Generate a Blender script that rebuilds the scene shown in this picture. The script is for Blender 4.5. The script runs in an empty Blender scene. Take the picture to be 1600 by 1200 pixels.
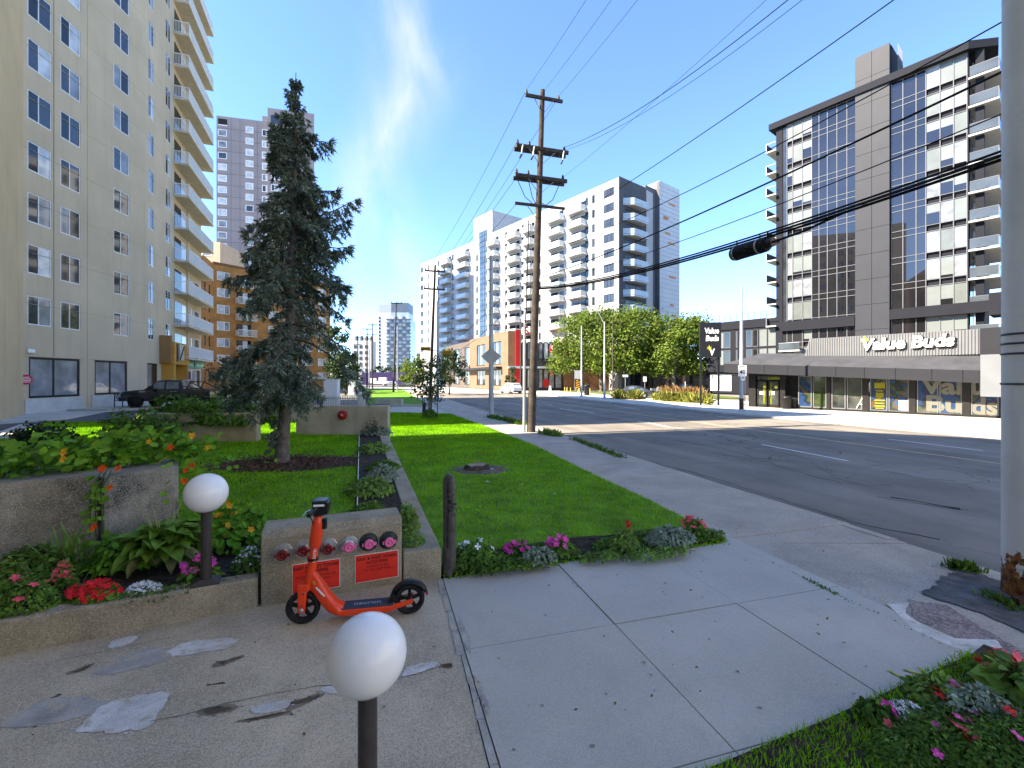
import bpy, math, random
import numpy as np
from mathutils import Vector, Matrix
random.seed(7); RNG = np.random.default_rng(7)
scene = bpy.context.scene
COL = scene.collection
# ------------------------------------------------------------------ camera, sky, sun, exposure
FPX, HZ, CX, EYE = 700.0, 592.0, 800.0, 2.25      # survey of the photograph: focal length, horizon row, centre column, eye height
cam_d = bpy.data.cameras.new('camera'); cam = bpy.data.objects.new('camera', cam_d); COL.objects.link(cam)
cam.location = (0, 0, EYE); cam.rotation_euler = (math.radians(90), 0, 0)
cam_d.sensor_width = 36; cam_d.lens = 36 * FPX / 1600; cam_d.shift_y = (HZ - 600) / 1600
cam_d.clip_start = 0.05; cam_d.clip_end = 5000
scene.camera = cam
SUN_AZ = math.atan2(-0.966, -0.258)              # direction to the sun, x then y
SUN_EL = math.radians(43)
world = bpy.data.worlds.new('World'); scene.world = world; world.use_nodes = True
wn, wl = world.node_tree.nodes, world.node_tree.links
bg = wn['Background']; bg.inputs['Strength'].default_value = 0.115
sky = wn.new('ShaderNodeTexSky'); sky.sky_type = 'NISHITA'; sky.sun_disc = False
sky.sun_elevation = SUN_EL; sky.sun_rotation = SUN_AZ % (2 * math.pi)
sky.altitude = 2000; sky.air_density = 1.0; sky.dust_density = 0.0; sky.ozone_density = 10
# thin wisps of cirrus, laid out by direction in the sky
tc = wn.new('ShaderNodeTexCoord')
mp = wn.new('ShaderNodeMapping'); mp.inputs['Rotation'].default_value = (0.1, math.radians(-22), 0.05); mp.inputs['Scale'].default_value = (7.0, 3.0, 2.2)
wl.new(tc.outputs['Generated'], mp.inputs['Vector'])
nz = wn.new('ShaderNodeTexNoise'); nz.inputs['Scale'].default_value = 1.15; nz.inputs['Detail'].default_value = 7; nz.inputs['Roughness'].default_value = 0.55; nz.inputs['Distortion'].default_value = 0.7
wl.new(mp.outputs['Vector'], nz.inputs['Vector'])
cr = wn.new('ShaderNodeValToRGB'); cr.color_ramp.elements[0].position = 0.38; cr.color_ramp.elements[1].position = 0.75
wl.new(nz.outputs['Fac'], cr.inputs['Fac'])
def wmath(op, a, b=None, clamp=False):
    n = wn.new('ShaderNodeMath'); n.operation = op; n.use_clamp = clamp
    for i, v in enumerate((a, b)):
        if v is None: continue
        if isinstance(v, (int, float)): n.inputs[i].default_value = v
        else: wl.new(v, n.inputs[i])
    return n.outputs[0]
sx = wn.new('ShaderNodeSeparateXYZ'); wl.new(tc.outputs['Generated'], sx.inputs[0])
tx = wmath('DIVIDE', sx.outputs['X'], wmath('MAXIMUM', sx.outputs['Y'], 0.05))
tz = wmath('DIVIDE', sx.outputs['Z'], wmath('MAXIMUM', sx.outputs['Y'], 0.05))
wob = wmath('MULTIPLY', wmath('SINE', wmath('MULTIPLY', tz, 11.0)), 0.055)
band = wmath('SUBTRACT', 1.0, wmath('DIVIDE', wmath('ABSOLUTE', wmath('SUBTRACT', wmath('SUBTRACT', tx, wob), -0.27)), 0.16), True)
band = wmath('POWER', band, 1.5)
fade = wmath('MULTIPLY', wmath('MULTIPLY', tz, 4.0, True), wmath('SUBTRACT', 2.6, wmath('MULTIPLY', tz, 2.0), True))
front = wmath('GREATER_THAN', sx.outputs['Y'], 0.05)
amt = wmath('MULTIPLY', wmath('MULTIPLY', wmath('MULTIPLY', band, fade), front), cr.outputs['Color'])
amt = wmath('MULTIPLY', amt, 0.85, True)
mx = wn.new('ShaderNodeMixRGB'); wl.new(amt, mx.inputs['Fac']); wl.new(sky.outputs['Color'], mx.inputs['Color1']); mx.inputs['Color2'].default_value = (1.75, 1.95, 2.4, 1)
wl.new(mx.outputs['Color'], bg.inputs['Color'])
sun_d = bpy.data.lights.new('sun', 'SUN'); sun_d.energy = 3.9; sun_d.angle = math.radians(0.5); sun_d.color = (1.0, 0.95, 0.86)
sun = bpy.data.objects.new('sun', sun_d); COL.objects.link(sun)
sdir = Vector((-0.966 * math.cos(SUN_EL), -0.258 * math.cos(SUN_EL), math.sin(SUN_EL)))
sun.rotation_euler = sdir.to_track_quat('Z', 'Y').to_euler(); sun.location = (-60, -20, 70)
vs = scene.view_settings
vs.view_transform = 'Standard'; vs.look = 'None'; vs.gamma = 1.0; vs.use_curve_mapping = False; vs.exposure = 2.42
vs.use_white_balance = True; vs.white_balance_temperature = 7500; vs.white_balance_tint = 10.0
scene.render.engine = 'CYCLES'
scene.cycles.max_bounces = 6; scene.cycles.diffuse_bounces = 3; scene.cycles.glossy_bounces = 3; scene.cycles.transparent_max_bounces = 8
scene.cycles.use_denoising = True

# ------------------------------------------------------------------ survey helpers
def at(px, py, z=0.0):
    y = FPX * (EYE - z) / (py - HZ); return Vector(((px - CX) / FPX * y, y, z))
def rx(px, y): return (px - CX) / FPX * y
def rz(py, y): return EYE + (HZ - py) / FPX * y
def R(d): return math.radians(d)

# ------------------------------------------------------------------ materials
MATS = {}
def mat(name, col, rough=0.8, var=0.18, scale=3.0, bump=0.0, bscale=60.0, metal=0.0, spec=0.22, col2=None, speck=None, streak=None,
        coat=0.0, island=0.0, trans=0.0, sss=0.0, detail=5.0, blotch=None):
    """procedural surface: two tones mixed by noise, optional specks, vertical streaks, fine bump, per-piece variation"""
    if name in MATS: return MATS[name]
    m = bpy.data.materials.new(name); m.use_nodes = True; MATS[name] = m
    n, l = m.node_tree.nodes, m.node_tree.links
    b = n['Principled BSDF']; b.inputs['Roughness'].default_value = rough; b.inputs['Metallic'].default_value = metal
    b.inputs['Specular IOR Level'].default_value = spec
    if coat: b.inputs['Coat Weight'].default_value = coat; b.inputs['Coat Roughness'].default_value = 0.04
    g = n.new('ShaderNodeNewGeometry')
    pos = g.outputs['Position']
    def noise(s, d=5.0, vec=None, rgh=0.55):
        t = n.new('ShaderNodeTexNoise'); t.inputs['Scale'].default_value = s; t.inputs['Detail'].default_value = d; t.inputs['Roughness'].default_value = rgh
        l.new(vec or pos, t.inputs['Vector']); return t.outputs['Fac']
    def ramp(f, a, c):
        r = n.new('ShaderNodeMapRange'); r.inputs[1].default_value = a; r.inputs[2].default_value = c; l.new(f, r.inputs[0]); return r.outputs[0]
    def mix(f, a, c, mode='MIX'):
        x = n.new('ShaderNodeMixRGB'); x.blend_type = mode
        for k, v in (('Fac', f), ('Color1', a), ('Color2', c)):
            if isinstance(v, (int, float)): x.inputs[k].default_value = v
            elif isinstance(v, tuple): x.inputs[k].default_value = (*v[:3], 1)
            else: l.new(v, x.inputs[k])
        return x.outputs['Color']
    c2 = col2 or tuple(max(0, c * (1 - var * 1.6)) for c in col)
    c1 = tuple(min(1, c * (1 + var)) for c in col)
    out = mix(ramp(noise(scale, detail), 0.3, 0.7), c2, c1)
    if blotch:      # (colour, scale, low, high)
        out = mix(ramp(noise(blotch[1], 6, None, 0.62), blotch[2], blotch[3]), out, blotch[0])
    if streak:      # (colour, strength): run-off marks, long in z
        mpn = n.new('ShaderNodeMapping'); mpn.inputs['Scale'].default_value = (1.0, 1.0, 0.11); l.new(pos, mpn.inputs['Vector'])
        f = ramp(noise(1.4, 6, mpn.outputs['Vector'], 0.65), 0.5, 0.78)
        mm = n.new('ShaderNodeMath'); mm.operation = 'MULTIPLY'; l.new(f, mm.inputs[0]); mm.inputs[1].default_value = streak[1]
        out = mix(mm.outputs[0], out, streak[0])
    if speck:       # (colour light, colour dark, scale): stones of exposed aggregate
        v = n.new('ShaderNodeTexVoronoi'); v.inputs['Scale'].default_value = speck[2]; l.new(pos, v.inputs['Vector'])
        sp = n.new('ShaderNodeSeparateColor'); l.new(v.outputs['Color'], sp.inputs[0])
        gt = n.new('ShaderNodeMath'); gt.operation = 'GREATER_THAN'; gt.inputs[1].default_value = 0.72; l.new(sp.outputs[0], gt.inputs[0])
        lt = n.new('ShaderNodeMath'); lt.operation = 'LESS_THAN'; lt.inputs[1].default_value = 0.22; l.new(sp.outputs[0], lt.inputs[0])
        f1 = n.new('ShaderNodeMath'); f1.operation = 'MULTIPLY'; f1.inputs[1].default_value = 0.55; l.new(gt.outputs[0], f1.inputs[0])
        f2 = n.new('ShaderNodeMath'); f2.operation = 'MULTIPLY'; f2.inputs[1].default_value = 0.55; l.new(lt.outputs[0], f2.inputs[0])
        out = mix(f1.outputs[0], out, speck[0]); out = mix(f2.outputs[0], out, speck[1])
    if island:
        hs = n.new('ShaderNodeHueSaturation'); l.new(out, hs.inputs['Color'])
        a = n.new('ShaderNodeMapRange'); a.inputs[3].default_value = 1 - island; a.inputs[4].default_value = 1 + island; l.new(g.outputs['Random Per Island'], a.inputs[0]); l.new(a.outputs[0], hs.inputs['Value'])
        a2 = n.new('ShaderNodeMapRange'); a2.inputs[3].default_value = 0.5 - island * 0.05; a2.inputs[4].default_value = 0.5 + island * 0.05
        w = n.new('ShaderNodeTexWhiteNoise'); w.noise_dimensions = '1D'; l.new(g.outputs['Random Per Island'], w.inputs['W']); l.new(w.outputs['Value'], a2.inputs[0]); l.new(a2.outputs[0], hs.inputs['Hue'])
        out = hs.outputs['Color']
    l.new(out, b.inputs['Base Color'])
    if bump:
        bn = n.new('ShaderNodeBump'); bn.inputs['Strength'].default_value = bump; bn.inputs['Distance'].default_value = 0.02
        l.new(noise(bscale, 4), bn.inputs['Height']); l.new(bn.outputs['Normal'], b.inputs['Normal'])
    if trans:       # thin leaves let light through
        t = n.new('ShaderNodeBsdfTranslucent'); l.new(out, t.inputs['Color']); ms = n.new('ShaderNodeMixShader'); ms.inputs[0].default_value = trans
        l.new(b.outputs[0], ms.inputs[1]); l.new(t.outputs[0], ms.inputs[2]); l.new(ms.outputs[0], n['Material Output'].inputs['Surface'])
    return m

def asphalt_mat():
    m = mat('asphalt', (0.19, 0.168, 0.142), 0.9, 0.16, 0.5, 0.35, 90, blotch=((0.235, 0.205, 0.172), 0.35, 0.45, 0.75))
    n, l = m.node_tree.nodes, m.node_tree.links; b = n['Principled BSDF']
    src = b.inputs['Base Color'].links[0].from_socket
    g = n.new('ShaderNodeNewGeometry')
    dn = n.new('ShaderNodeTexNoise'); dn.inputs['Scale'].default_value = 1.1; dn.inputs['Detail'].default_value = 5; l.new(g.outputs['Position'], dn.inputs['Vector'])
    ad = n.new('ShaderNodeVectorMath'); ad.operation = 'MULTIPLY_ADD'; ad.inputs[1].default_value = (0.9, 0.9, 0.9); l.new(dn.outputs['Color'], ad.inputs[0]); l.new(g.outputs['Position'], ad.inputs[2])
    tot = None
    for sc, wd, lo, hi in ((0.42, 0.005, 0.46, 0.54), (1.3, 0.010, 0.57, 0.65)):
        v = n.new('ShaderNodeTexVoronoi'); v.feature = 'DISTANCE_TO_EDGE'; v.inputs['Scale'].default_value = sc; l.new(ad.outputs[0], v.inputs['Vector'])
        lt = n.new('ShaderNodeMath'); lt.operation = 'LESS_THAN'; lt.inputs[1].default_value = wd; l.new(v.outputs['Distance'], lt.inputs[0])
        mk = n.new('ShaderNodeTexNoise'); mk.inputs['Scale'].default_value = 0.16; l.new(g.outputs['Position'], mk.inputs['Vector'])
        r = n.new('ShaderNodeMapRange'); r.inputs[1].default_value = lo; r.inputs[2].default_value = hi; l.new(mk.outputs['Fac'], r.inputs[0])
        mu = n.new('ShaderNodeMath'); mu.operation = 'MULTIPLY'; l.new(lt.outputs[0], mu.inputs[0]); l.new(r.outputs[0], mu.inputs[1])
        if tot is None: tot = mu.outputs[0]
        else:
            mxn = n.new('ShaderNodeMath'); mxn.operation = 'MAXIMUM'; l.new(tot, mxn.inputs[0]); l.new(mu.outputs[0], mxn.inputs[1]); tot = mxn.outputs[0]
    sc = n.new('ShaderNodeMath'); sc.operation = 'MULTIPLY'; sc.inputs[1].default_value = 0.8; l.new(tot, sc.inputs[0])
    x = n.new('ShaderNodeMixRGB'); l.new(sc.outputs[0], x.inputs['Fac']); l.new(src, x.inputs['Color1']); x.inputs['Color2'].default_value = (0.02, 0.02, 0.022, 1)
    # tyre-polished and oil-darkened lanes, long in the direction of the street
    mpn = n.new('ShaderNodeMapping'); mpn.vector_type = 'TEXTURE'; mpn.inputs['Rotation'].default_value = (0, 0, math.radians(16.5)); mpn.inputs['Scale'].default_value = (0.9, 22, 1); l.new(g.outputs['Position'], mpn.inputs['Vector'])
    tn = n.new('ShaderNodeTexNoise'); tn.inputs['Scale'].default_value = 0.8; tn.inputs['Detail'].default_value = 4; l.new(mpn.outputs['Vector'], tn.inputs['Vector'])
    tr = n.new('ShaderNodeMapRange'); tr.inputs[1].default_value = 0.35; tr.inputs[2].default_value = 0.65; tr.inputs[3].default_value = 0.80; tr.inputs[4].default_value = 1.14; l.new(tn.outputs['Fac'], tr.inputs[0])
    hv = n.new('ShaderNodeHueSaturation'); l.new(x.outputs['Color'], hv.inputs['Color']); l.new(tr.outputs[0], hv.inputs['Value'])
    l.new(hv.outputs['Color'], b.inputs['Base Color'])
    return m
M_asphalt = asphalt_mat()
M_agg = mat('aggregate_concrete', (0.38, 0.325, 0.23), 0.9, 0.25, 2.5, 0.9, 120, speck=((0.52, 0.46, 0.34), (0.2, 0.17, 0.125), 130), streak=((0.08, 0.075, 0.06), 0.5))
M_aggdark = mat('stained_aggregate_concrete', (0.36, 0.32, 0.25), 0.9, 0.3, 2.0, 1.0, 110, speck=((0.5, 0.45, 0.36), (0.16, 0.145, 0.12), 130), blotch=((0.09, 0.083, 0.07), 2.6, 0.5, 0.68), streak=((0.05, 0.05, 0.045), 0.6))
M_drive = mat('driveway_concrete', (0.52, 0.425, 0.295), 0.85, 0.25, 0.9, 0.5, 140, speck=((0.62, 0.54, 0.41), (0.27, 0.22, 0.16), 140), blotch=((0.34, 0.27, 0.185), 1.6, 0.5, 0.72))
M_walk = mat('sidewalk_concrete', (0.47, 0.435, 0.375), 0.85, 0.12, 1.1, 0.35, 160, speck=((0.52, 0.485, 0.42), (0.37, 0.34, 0.29), 170), blotch=((0.365, 0.335, 0.285), 2.2, 0.48, 0.75))
M_walkold = mat('worn_sidewalk_concrete', (0.40, 0.35, 0.29), 0.9, 0.16, 1.2, 0.5, 120, speck=((0.52, 0.45, 0.38), (0.28, 0.24, 0.2), 110), blotch=((0.28, 0.245, 0.21), 1.1, 0.55, 0.8))
M_pink = mat('spalled_pink_concrete', (0.30, 0.235, 0.215), 0.95, 0.25, 3, 1.0, 70, speck=((0.46, 0.38, 0.36), (0.13, 0.10, 0.095), 60))
M_paleconc = mat('pale_concrete', (0.5, 0.47, 0.42), 0.9, 0.14, 0.8, 0.3, 90)
M_wallconc = mat('smooth_wall_concrete', (0.42, 0.36, 0.265), 0.9, 0.16, 1.5, 0.4, 60, streak=((0.11, 0.095, 0.075), 0.6))
M_patch = mat('patching_mortar', (0.60, 0.57, 0.52), 0.9, 0.15, 6, 0.5, 60, blotch=((0.44, 0.375, 0.275), 11, 0.52, 0.66))
M_patchgrey = mat('grey_patching_mortar', (0.39, 0.365, 0.325), 0.9, 0.25, 5, 0.5, 60, blotch=((0.46, 0.38, 0.27), 8, 0.5, 0.64))
M_stain = mat('brown_stain', (0.075, 0.05, 0.033), 0.9, 0.4, 7, 0.3, 60)
M_soil = mat('garden_soil', (0.05, 0.037, 0.027), 1.0, 0.5, 14, 1.0, 45)
M_mulch = mat('bark_mulch', (0.075, 0.045, 0.03), 1.0, 0.5, 22, 1.0, 45)
M_lawn = mat('lawn_ground', (0.12, 0.26, 0.012), 0.95, 0.3, 2.2, 0.9, 70, col2=(0.045, 0.115, 0.01))
M_blade = mat('grass_blade', (0.21, 0.44, 0.013), 0.6, 0.3, 0.9, island=0.35, trans=0.35, spec=0.03, col2=(0.12, 0.30, 0.01), blotch=((.17, .27, .03), 1.1, .55, .8))
M_ground = mat('far_ground', (0.17, 0.16, 0.14), 0.95, 0.2, 0.05, 0.2, 10)
M_white = mat('white_paint', (0.78, 0.78, 0.76), 0.55, 0.04, 6)
M_road_white = mat('road_paint_white', (0.62, 0.62, 0.6), 0.8, 0.25, 9)
M_road_yellow = mat('road_paint_yellow', (0.50, 0.36, 0.20), 0.8, 0.3, 9)
M_black = mat('black_paint', (0.014, 0.014, 0.016), 0.4, 0.2, 8)
M_dark = mat('dark_interior', (0.012, 0.012, 0.014), 0.7, 0.2, 3)
M_rubber = mat('rubber', (0.017, 0.017, 0.018), 0.75, 0.2, 30, 0.2, 90)
M_metal = mat('galvanised_metal', (0.5, 0.52, 0.54), 0.4, 0.12, 6, metal=0.7)
M_wood = mat('weathered_pole_wood', (0.085, 0.068, 0.055), 0.95, 0.3, 4, 0.8, 50, streak=((0.03, 0.024, 0.02), 0.8))
M_armwood = mat('weathered_crossarm_wood', (0.08, 0.066, 0.055), 0.95, 0.35, 9, 0.6, 50)
M_wire = mat('cable_black', (0.012, 0.012, 0.013), 0.6, 0.1, 5)
M_glass = mat('window_glass', (0.03, 0.035, 0.042), 0.04, 0.35, 0.7, spec=0.9)
M_glassd = mat('dark_window_glass', (0.012, 0.013, 0.016), 0.05, 0.4, 0.7, spec=0.6)
M_blind = mat('window_glass_with_pale_blind', (0.52, 0.54, 0.55), 0.35, 0.22, 1.3, coat=1.0)
M_blindg = mat('window_glass_with_grey_blind', (0.22, 0.235, 0.25), 0.35, 0.3, 1.0, coat=1.0)

# ------------------------------------------------------------------ mesh builder
class MB:
    def __init__(s): s.v = []; s.f = []; s.m = []; s.sm = []; s.mats = []
    def mi(s, m):
        if m not in s.mats: s.mats.append(m)
        return s.mats.index(m)
    def add(s, vs, fs, m, smooth=False, M=None):
        o = len(s.v); k = s.mi(m)
        s.v.extend([tuple(M @ Vector(v)) if M else tuple(v) for v in vs])
        for f in fs: s.f.append(tuple(i + o for i in f)); s.m.append(k); s.sm.append(smooth)
        return s
    def box(s, a, b, m, M=None):
        x0, y0, z0 = a; x1, y1, z1 = b
        return s.add([(x0, y0, z0), (x1, y0, z0), (x1, y1, z0), (x0, y1, z0), (x0, y0, z1), (x1, y0, z1), (x1, y1, z1), (x0, y1, z1)],
                     [(0, 3, 2, 1), (4, 5, 6, 7), (0, 1, 5, 4), (1, 2, 6, 5), (2, 3, 7, 6), (3, 0, 4, 7)], m, False, M)
    def bar(s, p, q, w, h, m):
        """rectangular bar from p to q"""
        p, q = Vector(p), Vector(q); d = (q - p).normalized(); up = Vector((0, 0, 1)) if abs(d.z) < 0.95 else Vector((1, 0, 0))
        a = d.cross(up).normalized(); b = a.cross(d).normalized(); a *= w / 2; b *= h / 2
        return s.add([p - a - b, p + a - b, p + a + b, p - a + b, q - a - b, q + a - b, q + a + b, q - a + b],
                     [(0, 1, 2, 3), (7, 6, 5, 4), (0, 4, 5, 1), (1, 5, 6, 2), (2, 6, 7, 3), (3, 7, 4, 0)], m)
    def prism(s, poly, z0, z1, m, M=None, top=None):
        """poly counter-clockwise; z0/z1 numbers or per-point lists"""
        n = len(poly); a = z0 if isinstance(z0, (list, tuple)) else [z0] * n; b = z1 if isinstance(z1, (list, tuple)) else [z1] * n
        vs = [(p[0], p[1], a[i]) for i, p in enumerate(poly)] + [(p[0], p[1], b[i]) for i, p in enumerate(poly)]
        s.add(vs, [(i, (i + 1) % n, n + (i + 1) % n, n + i) for i in range(n)] + [tuple(range(n - 1, -1, -1))], m, False, M)
        s.add(vs[n:], [tuple(range(n))], top or m, False, M)
        return s
    def tube(s, pts, r, m, n=8, caps=True, smooth=True):
        pts = [Vector(p) for p in pts]; rs = r if isinstance(r, (list, tuple)) else [r] * len(pts)
        vs = []; ref = None
        for i, p in enumerate(pts):
            d = (pts[min(i + 1, len(pts) - 1)] - pts[max(i - 1, 0)]).normalized()
            if ref is None: ref = d.orthogonal().normalized()
            ref = (ref - d * ref.dot(d)).normalized(); b = d.cross(ref)
            for k in range(n):
                a = 2 * math.pi * k / n; vs.append(p + (ref * math.cos(a) + b * math.sin(a)) * rs[i])
        fs = [(i * n + k, i * n + (k + 1) % n, (i + 1) * n + (k + 1) % n, (i + 1) * n + k) for i in range(len(pts) - 1) for k in range(n)]
        s.add(vs, fs, m, smooth)
        if caps:
            s.add(vs[:n], [tuple(range(n - 1, -1, -1))], m); s.add(vs[-n:], [tuple(range(n))], m)
        return s
    def lathe(s, prof, m, n=20, M=None, smooth=True):
        """prof: (radius, z)"""
        vs = []
        for r, z in prof:
            for k in range(n):
                a = 2 * math.pi * k / n; vs.append((r * math.cos(a), r * math.sin(a), z))
        fs = [(i * n + k, i * n + (k + 1) % n, (i + 1) * n + (k + 1) % n, (i + 1) * n + k) for i in range(len(prof) - 1) for k in range(n)]
        return s.add(vs, fs, m, smooth, M)
    def mesh(s, name):
        me = bpy.data.meshes.new(name); me.from_pydata(s.v, [], s.f)
        for m in s.mats: me.materials.append(m)
        me.polygons.foreach_set('material_index', s.m); me.polygons.foreach_set('use_smooth', s.sm); me.update()
        return me
    def build(s, name, parent=None, bevel=0.0, **kw):
        return put(name, s.mesh(name), parent, bevel=bevel, **kw)
def put(name, me, parent=None, loc=(0, 0, 0), rot=(0, 0, 0), bevel=0.0, scale=None):
    o = bpy.data.objects.new(name, me); COL.objects.link(o)
    if parent: o.parent = parent
    o.location = loc; o.rotation_euler = rot
    if scale is not None: o.scale = scale if hasattr(scale, '__len__') else (scale,) * 3
    if bevel:
        b = o.modifiers.new('bevel', 'BEVEL'); b.width = bevel; b.segments = 2; b.limit_method = 'ANGLE'; b.angle_limit = R(40)
    return o
def tag(o, label=None, cat=None, group=None, kind=None):
    if label: o['label'] = label
    if cat: o['category'] = cat
    if group: o['group'] = group
    if kind: o['kind'] = kind
    return o
def thing(name, label, cat, loc=(0, 0, 0), rot=0.0, group=None):
    o = bpy.data.objects.new(name, None); COL.objects.link(o); o.location = loc; o.rotation_euler = (0, 0, rot); o.empty_display_size = 0.2
    return tag(o, label, cat, group)
def copy_tree(o, loc=None, rot=None, label=None, parent=None):
    c = o.copy(); COL.objects.link(c); c.parent = parent
    if loc is not None: c.location = loc
    if rot is not None: c.rotation_euler = (0, 0, rot)
    if label: c['label'] = label
    for ch in o.children: copy_tree(ch, parent=c)
    return c
def text_mesh(body, size, m, extrude=0.002, offset=0.0, align='CENTER', space=1.0, shear=0.0, line=1.0):
    cu = bpy.data.curves.new('lettering', 'FONT'); cu.body = body; cu.size = size; cu.extrude = extrude; cu.offset = offset
    cu.align_x = align; cu.space_character = space; cu.shear = shear; cu.space_line = line; cu.resolution_u = 3
    o = bpy.data.objects.new('lettering', cu); COL.objects.link(o)
    bpy.context.view_layer.update()
    me = bpy.data.meshes.new_from_object(o.evaluated_get(bpy.context.evaluated_depsgraph_get())); me.materials.clear(); me.materials.append(m)
    bpy.data.objects.remove(o); bpy.data.curves.remove(cu)
    return me
def np_mesh(name, verts, faces, m, smooth=False, nv=4):
    """verts (N,3), faces (F,nv) numpy"""
    me = bpy.data.meshes.new(name); me.vertices.add(len(verts)); me.vertices.foreach_set('co', np.ascontiguousarray(verts, np.float32).ravel())
    F = len(faces); me.loops.add(F * nv); me.loops.foreach_set('vertex_index', np.ascontiguousarray(faces, np.int32).ravel())
    me.polygons.add(F); me.polygons.foreach_set('loop_start', np.arange(F, dtype=np.int32) * nv)
    me.materials.append(m); me.update(calc_edges=True)
    if smooth: me.polygons.foreach_set('use_smooth', np.ones(F, bool))
    return me
def unit(a): return a / np.maximum(np.linalg.norm(a, axis=-1, keepdims=True), 1e-9)
def leaf_mesh(name, pos, nrm, size, m, aspect=0.7, fold=0.12, direc=None):
    """pos (N,3), nrm (N,3): kite leaves of six-point outline folded along the midrib"""
    N = len(pos); nrm = unit(nrm); size = np.broadcast_to(size, (N,))[:, None]
    d = direc if direc is not None else RNG.normal(size=(N, 3))
    d = unit(d - nrm * (d * nrm).sum(1, keepdims=True)); b = np.cross(nrm, d)
    L = size; W = size * aspect * 0.5; u = nrm * size * fold
    v = np.stack([pos, pos + d * L * 0.35 + b * W + u, pos + d * L * 0.75 + b * W * 0.7 + u * 0.8, pos + d * L, pos + d * L * 0.75 - b * W * 0.7 + u * 0.8, pos + d * L * 0.35 - b * W + u], 1).reshape(-1, 3)
    o = (np.arange(N) * 6)[:, None]
    f = np.concatenate([o + np.array([0, 1, 2, 3]), o + np.array([0, 3, 4, 5])], 1).reshape(-1, 4)
    return np_mesh(name, v, f, m)
def in_poly(p, poly):
    x, y = p[:, 0], p[:, 1]; r = np.zeros(len(p), bool); n = len(poly)
    for i in range(n):
        x0, y0 = poly[i][0], poly[i][1]; x1, y1 = poly[(i + 1) % n][0], poly[(i + 1) % n][1]
        c = ((y0 > y) != (y1 > y)); xi = (x1 - x0) * (y - y0) / ((y1 - y0) if y1 != y0 else 1e-9) + x0
        r ^= c & (x < xi)
    return r
def scatter(poly, n):
    P = np.array([(p[0], p[1]) for p in poly]); lo, hi = P.min(0), P.max(0)
    q = RNG.uniform(lo, hi, (n, 2)); return q[in_poly(q, poly)]
def wall_grid(mb, L, H, holes, m, depth=0.12, z0=0.0, x0=0.0):
    """wall in the local xz plane facing -y, with openings (x0,z0,x1,z1) and their reveals"""
    xs = sorted({x0, L} | {h[0] for h in holes} | {h[2] for h in holes}); zs = sorted({z0, H} | {h[1] for h in holes} | {h[3] for h in holes})
    xs = [x for x in xs if x0 <= x <= L]; zs = [z for z in zs if z0 <= z <= H]
    vid = {}
    vs, fs = [], []
    def V(x, z):
        if (x, z) not in vid: vid[(x, z)] = len(vs); vs.append((x, 0, z))
        return vid[(x, z)]
    for i in range(len(xs) - 1):
        for j in range(len(zs) - 1):
            cx, cz = (xs[i] + xs[i + 1]) / 2, (zs[j] + zs[j + 1]) / 2
            if any(h[0] < cx < h[2] and h[1] < cz < h[3] for h in holes): continue
            fs.append((V(xs[i], zs[j]), V(xs[i + 1], zs[j]), V(xs[i + 1], zs[j + 1]), V(xs[i], zs[j + 1])))
    mb.add(vs, fs, m)
    for a, b, c, d in holes:
        q = [(a, 0, b), (c, 0, b), (c, 0, d), (a, 0, d)]; r = [(x, depth, z) for x, _, z in q]
        mb.add(q + r, [(0, 1, 5, 4), (1, 2, 6, 5), (2, 3, 7, 6), (3, 0, 4, 7)], m)
# ================================================================== the ground
def structure(name, mb, parent=None, **kw):
    o = mb.build(name, parent, **kw)
    if parent is None: o['kind'] = 'structure'
    return o
def curb_x(y): return 7.23 - 0.288 * y
LAWN_EDGE = [(2.95, 6.18), (2.5, 8.2), (1.94, 10.16), (0.70, 15.0), (-1.30, 21.0), (-3.85, 28.1), (-6.3, 35.8), (-25.5, 103.0)]
FAR_CURB = [(41, -40), (23.9, 4), (19.05, 17.5), (15.5, 27.2), (11.6, 38.4), (7.1, 55), (-0.4, 82), (-6, 102), (-42, 230)]
g = MB(); g.add([(-1500, -400, -0.17), (1500, -400, -0.17), (1500, 2600, -0.17), (-1500, 2600, -0.17)], [(0, 1, 2, 3)], M_ground)
structure('ground', g)
near = [(curb_x(y), y) for y in (-40, 0, 20, 40, 60, 102, 230)]
g = MB(); g.prism([p for p in near[::-1]] + FAR_CURB, -0.165, -0.11, M_asphalt)
structure('road', g)
# painted lines on the road, 4 mm above it
def line_strip(name, pts, w, m, z=-0.106):
    b = MB(); vs = []
    for i, p in enumerate(pts):
        a = Vector(pts[max(i - 1, 0)]); c = Vector(pts[min(i + 1, len(pts) - 1)]); d = (c - a).normalized(); n = Vector((d.y, -d.x)) * w / 2
        vs += [(p[0] - n.x, p[1] - n.y, z), (p[0] + n.x, p[1] + n.y, z)]
    b.add(vs, [(2 * i, 2 * i + 1, 2 * i + 3, 2 * i + 2) for i in range(len(pts) - 1)], m)
    return structure(name, b)
RZ = -0.106
def road_pt(px, py): p = at(px, py, RZ); return (p.x, p.y)
def yel(y, off=0): # centre line runs between the two curbs
    a, b = road_pt(1560, 724), road_pt(1090, 660); t = (y - a[1]) / (b[1] - a[1]); return (a[0] + (b[0] - a[0]) * t + off, y)
line_strip('road_line', [yel(y) for y in (2, 8, 14, 20, 28, 40, 56, 72)], 0.13, M_road_yellow)
line_strip('road_line', [yel(y, 0.27) for y in (30, 40, 56, 72)], 0.10, M_road_yellow)
for k in range(7):      # white lane dashes left of the centre line
    a, b = Vector(road_pt(1325, 720)), Vector(road_pt(1183, 693)); d = (b - a).normalized(); p = a + d * (9.3 * k)
    if k > 1: p.x -= 0.12 * (k - 1)
    line_strip('lane_dash', [tuple(p), tuple(p + d * 3.3)], 0.11, M_road_white)
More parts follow.
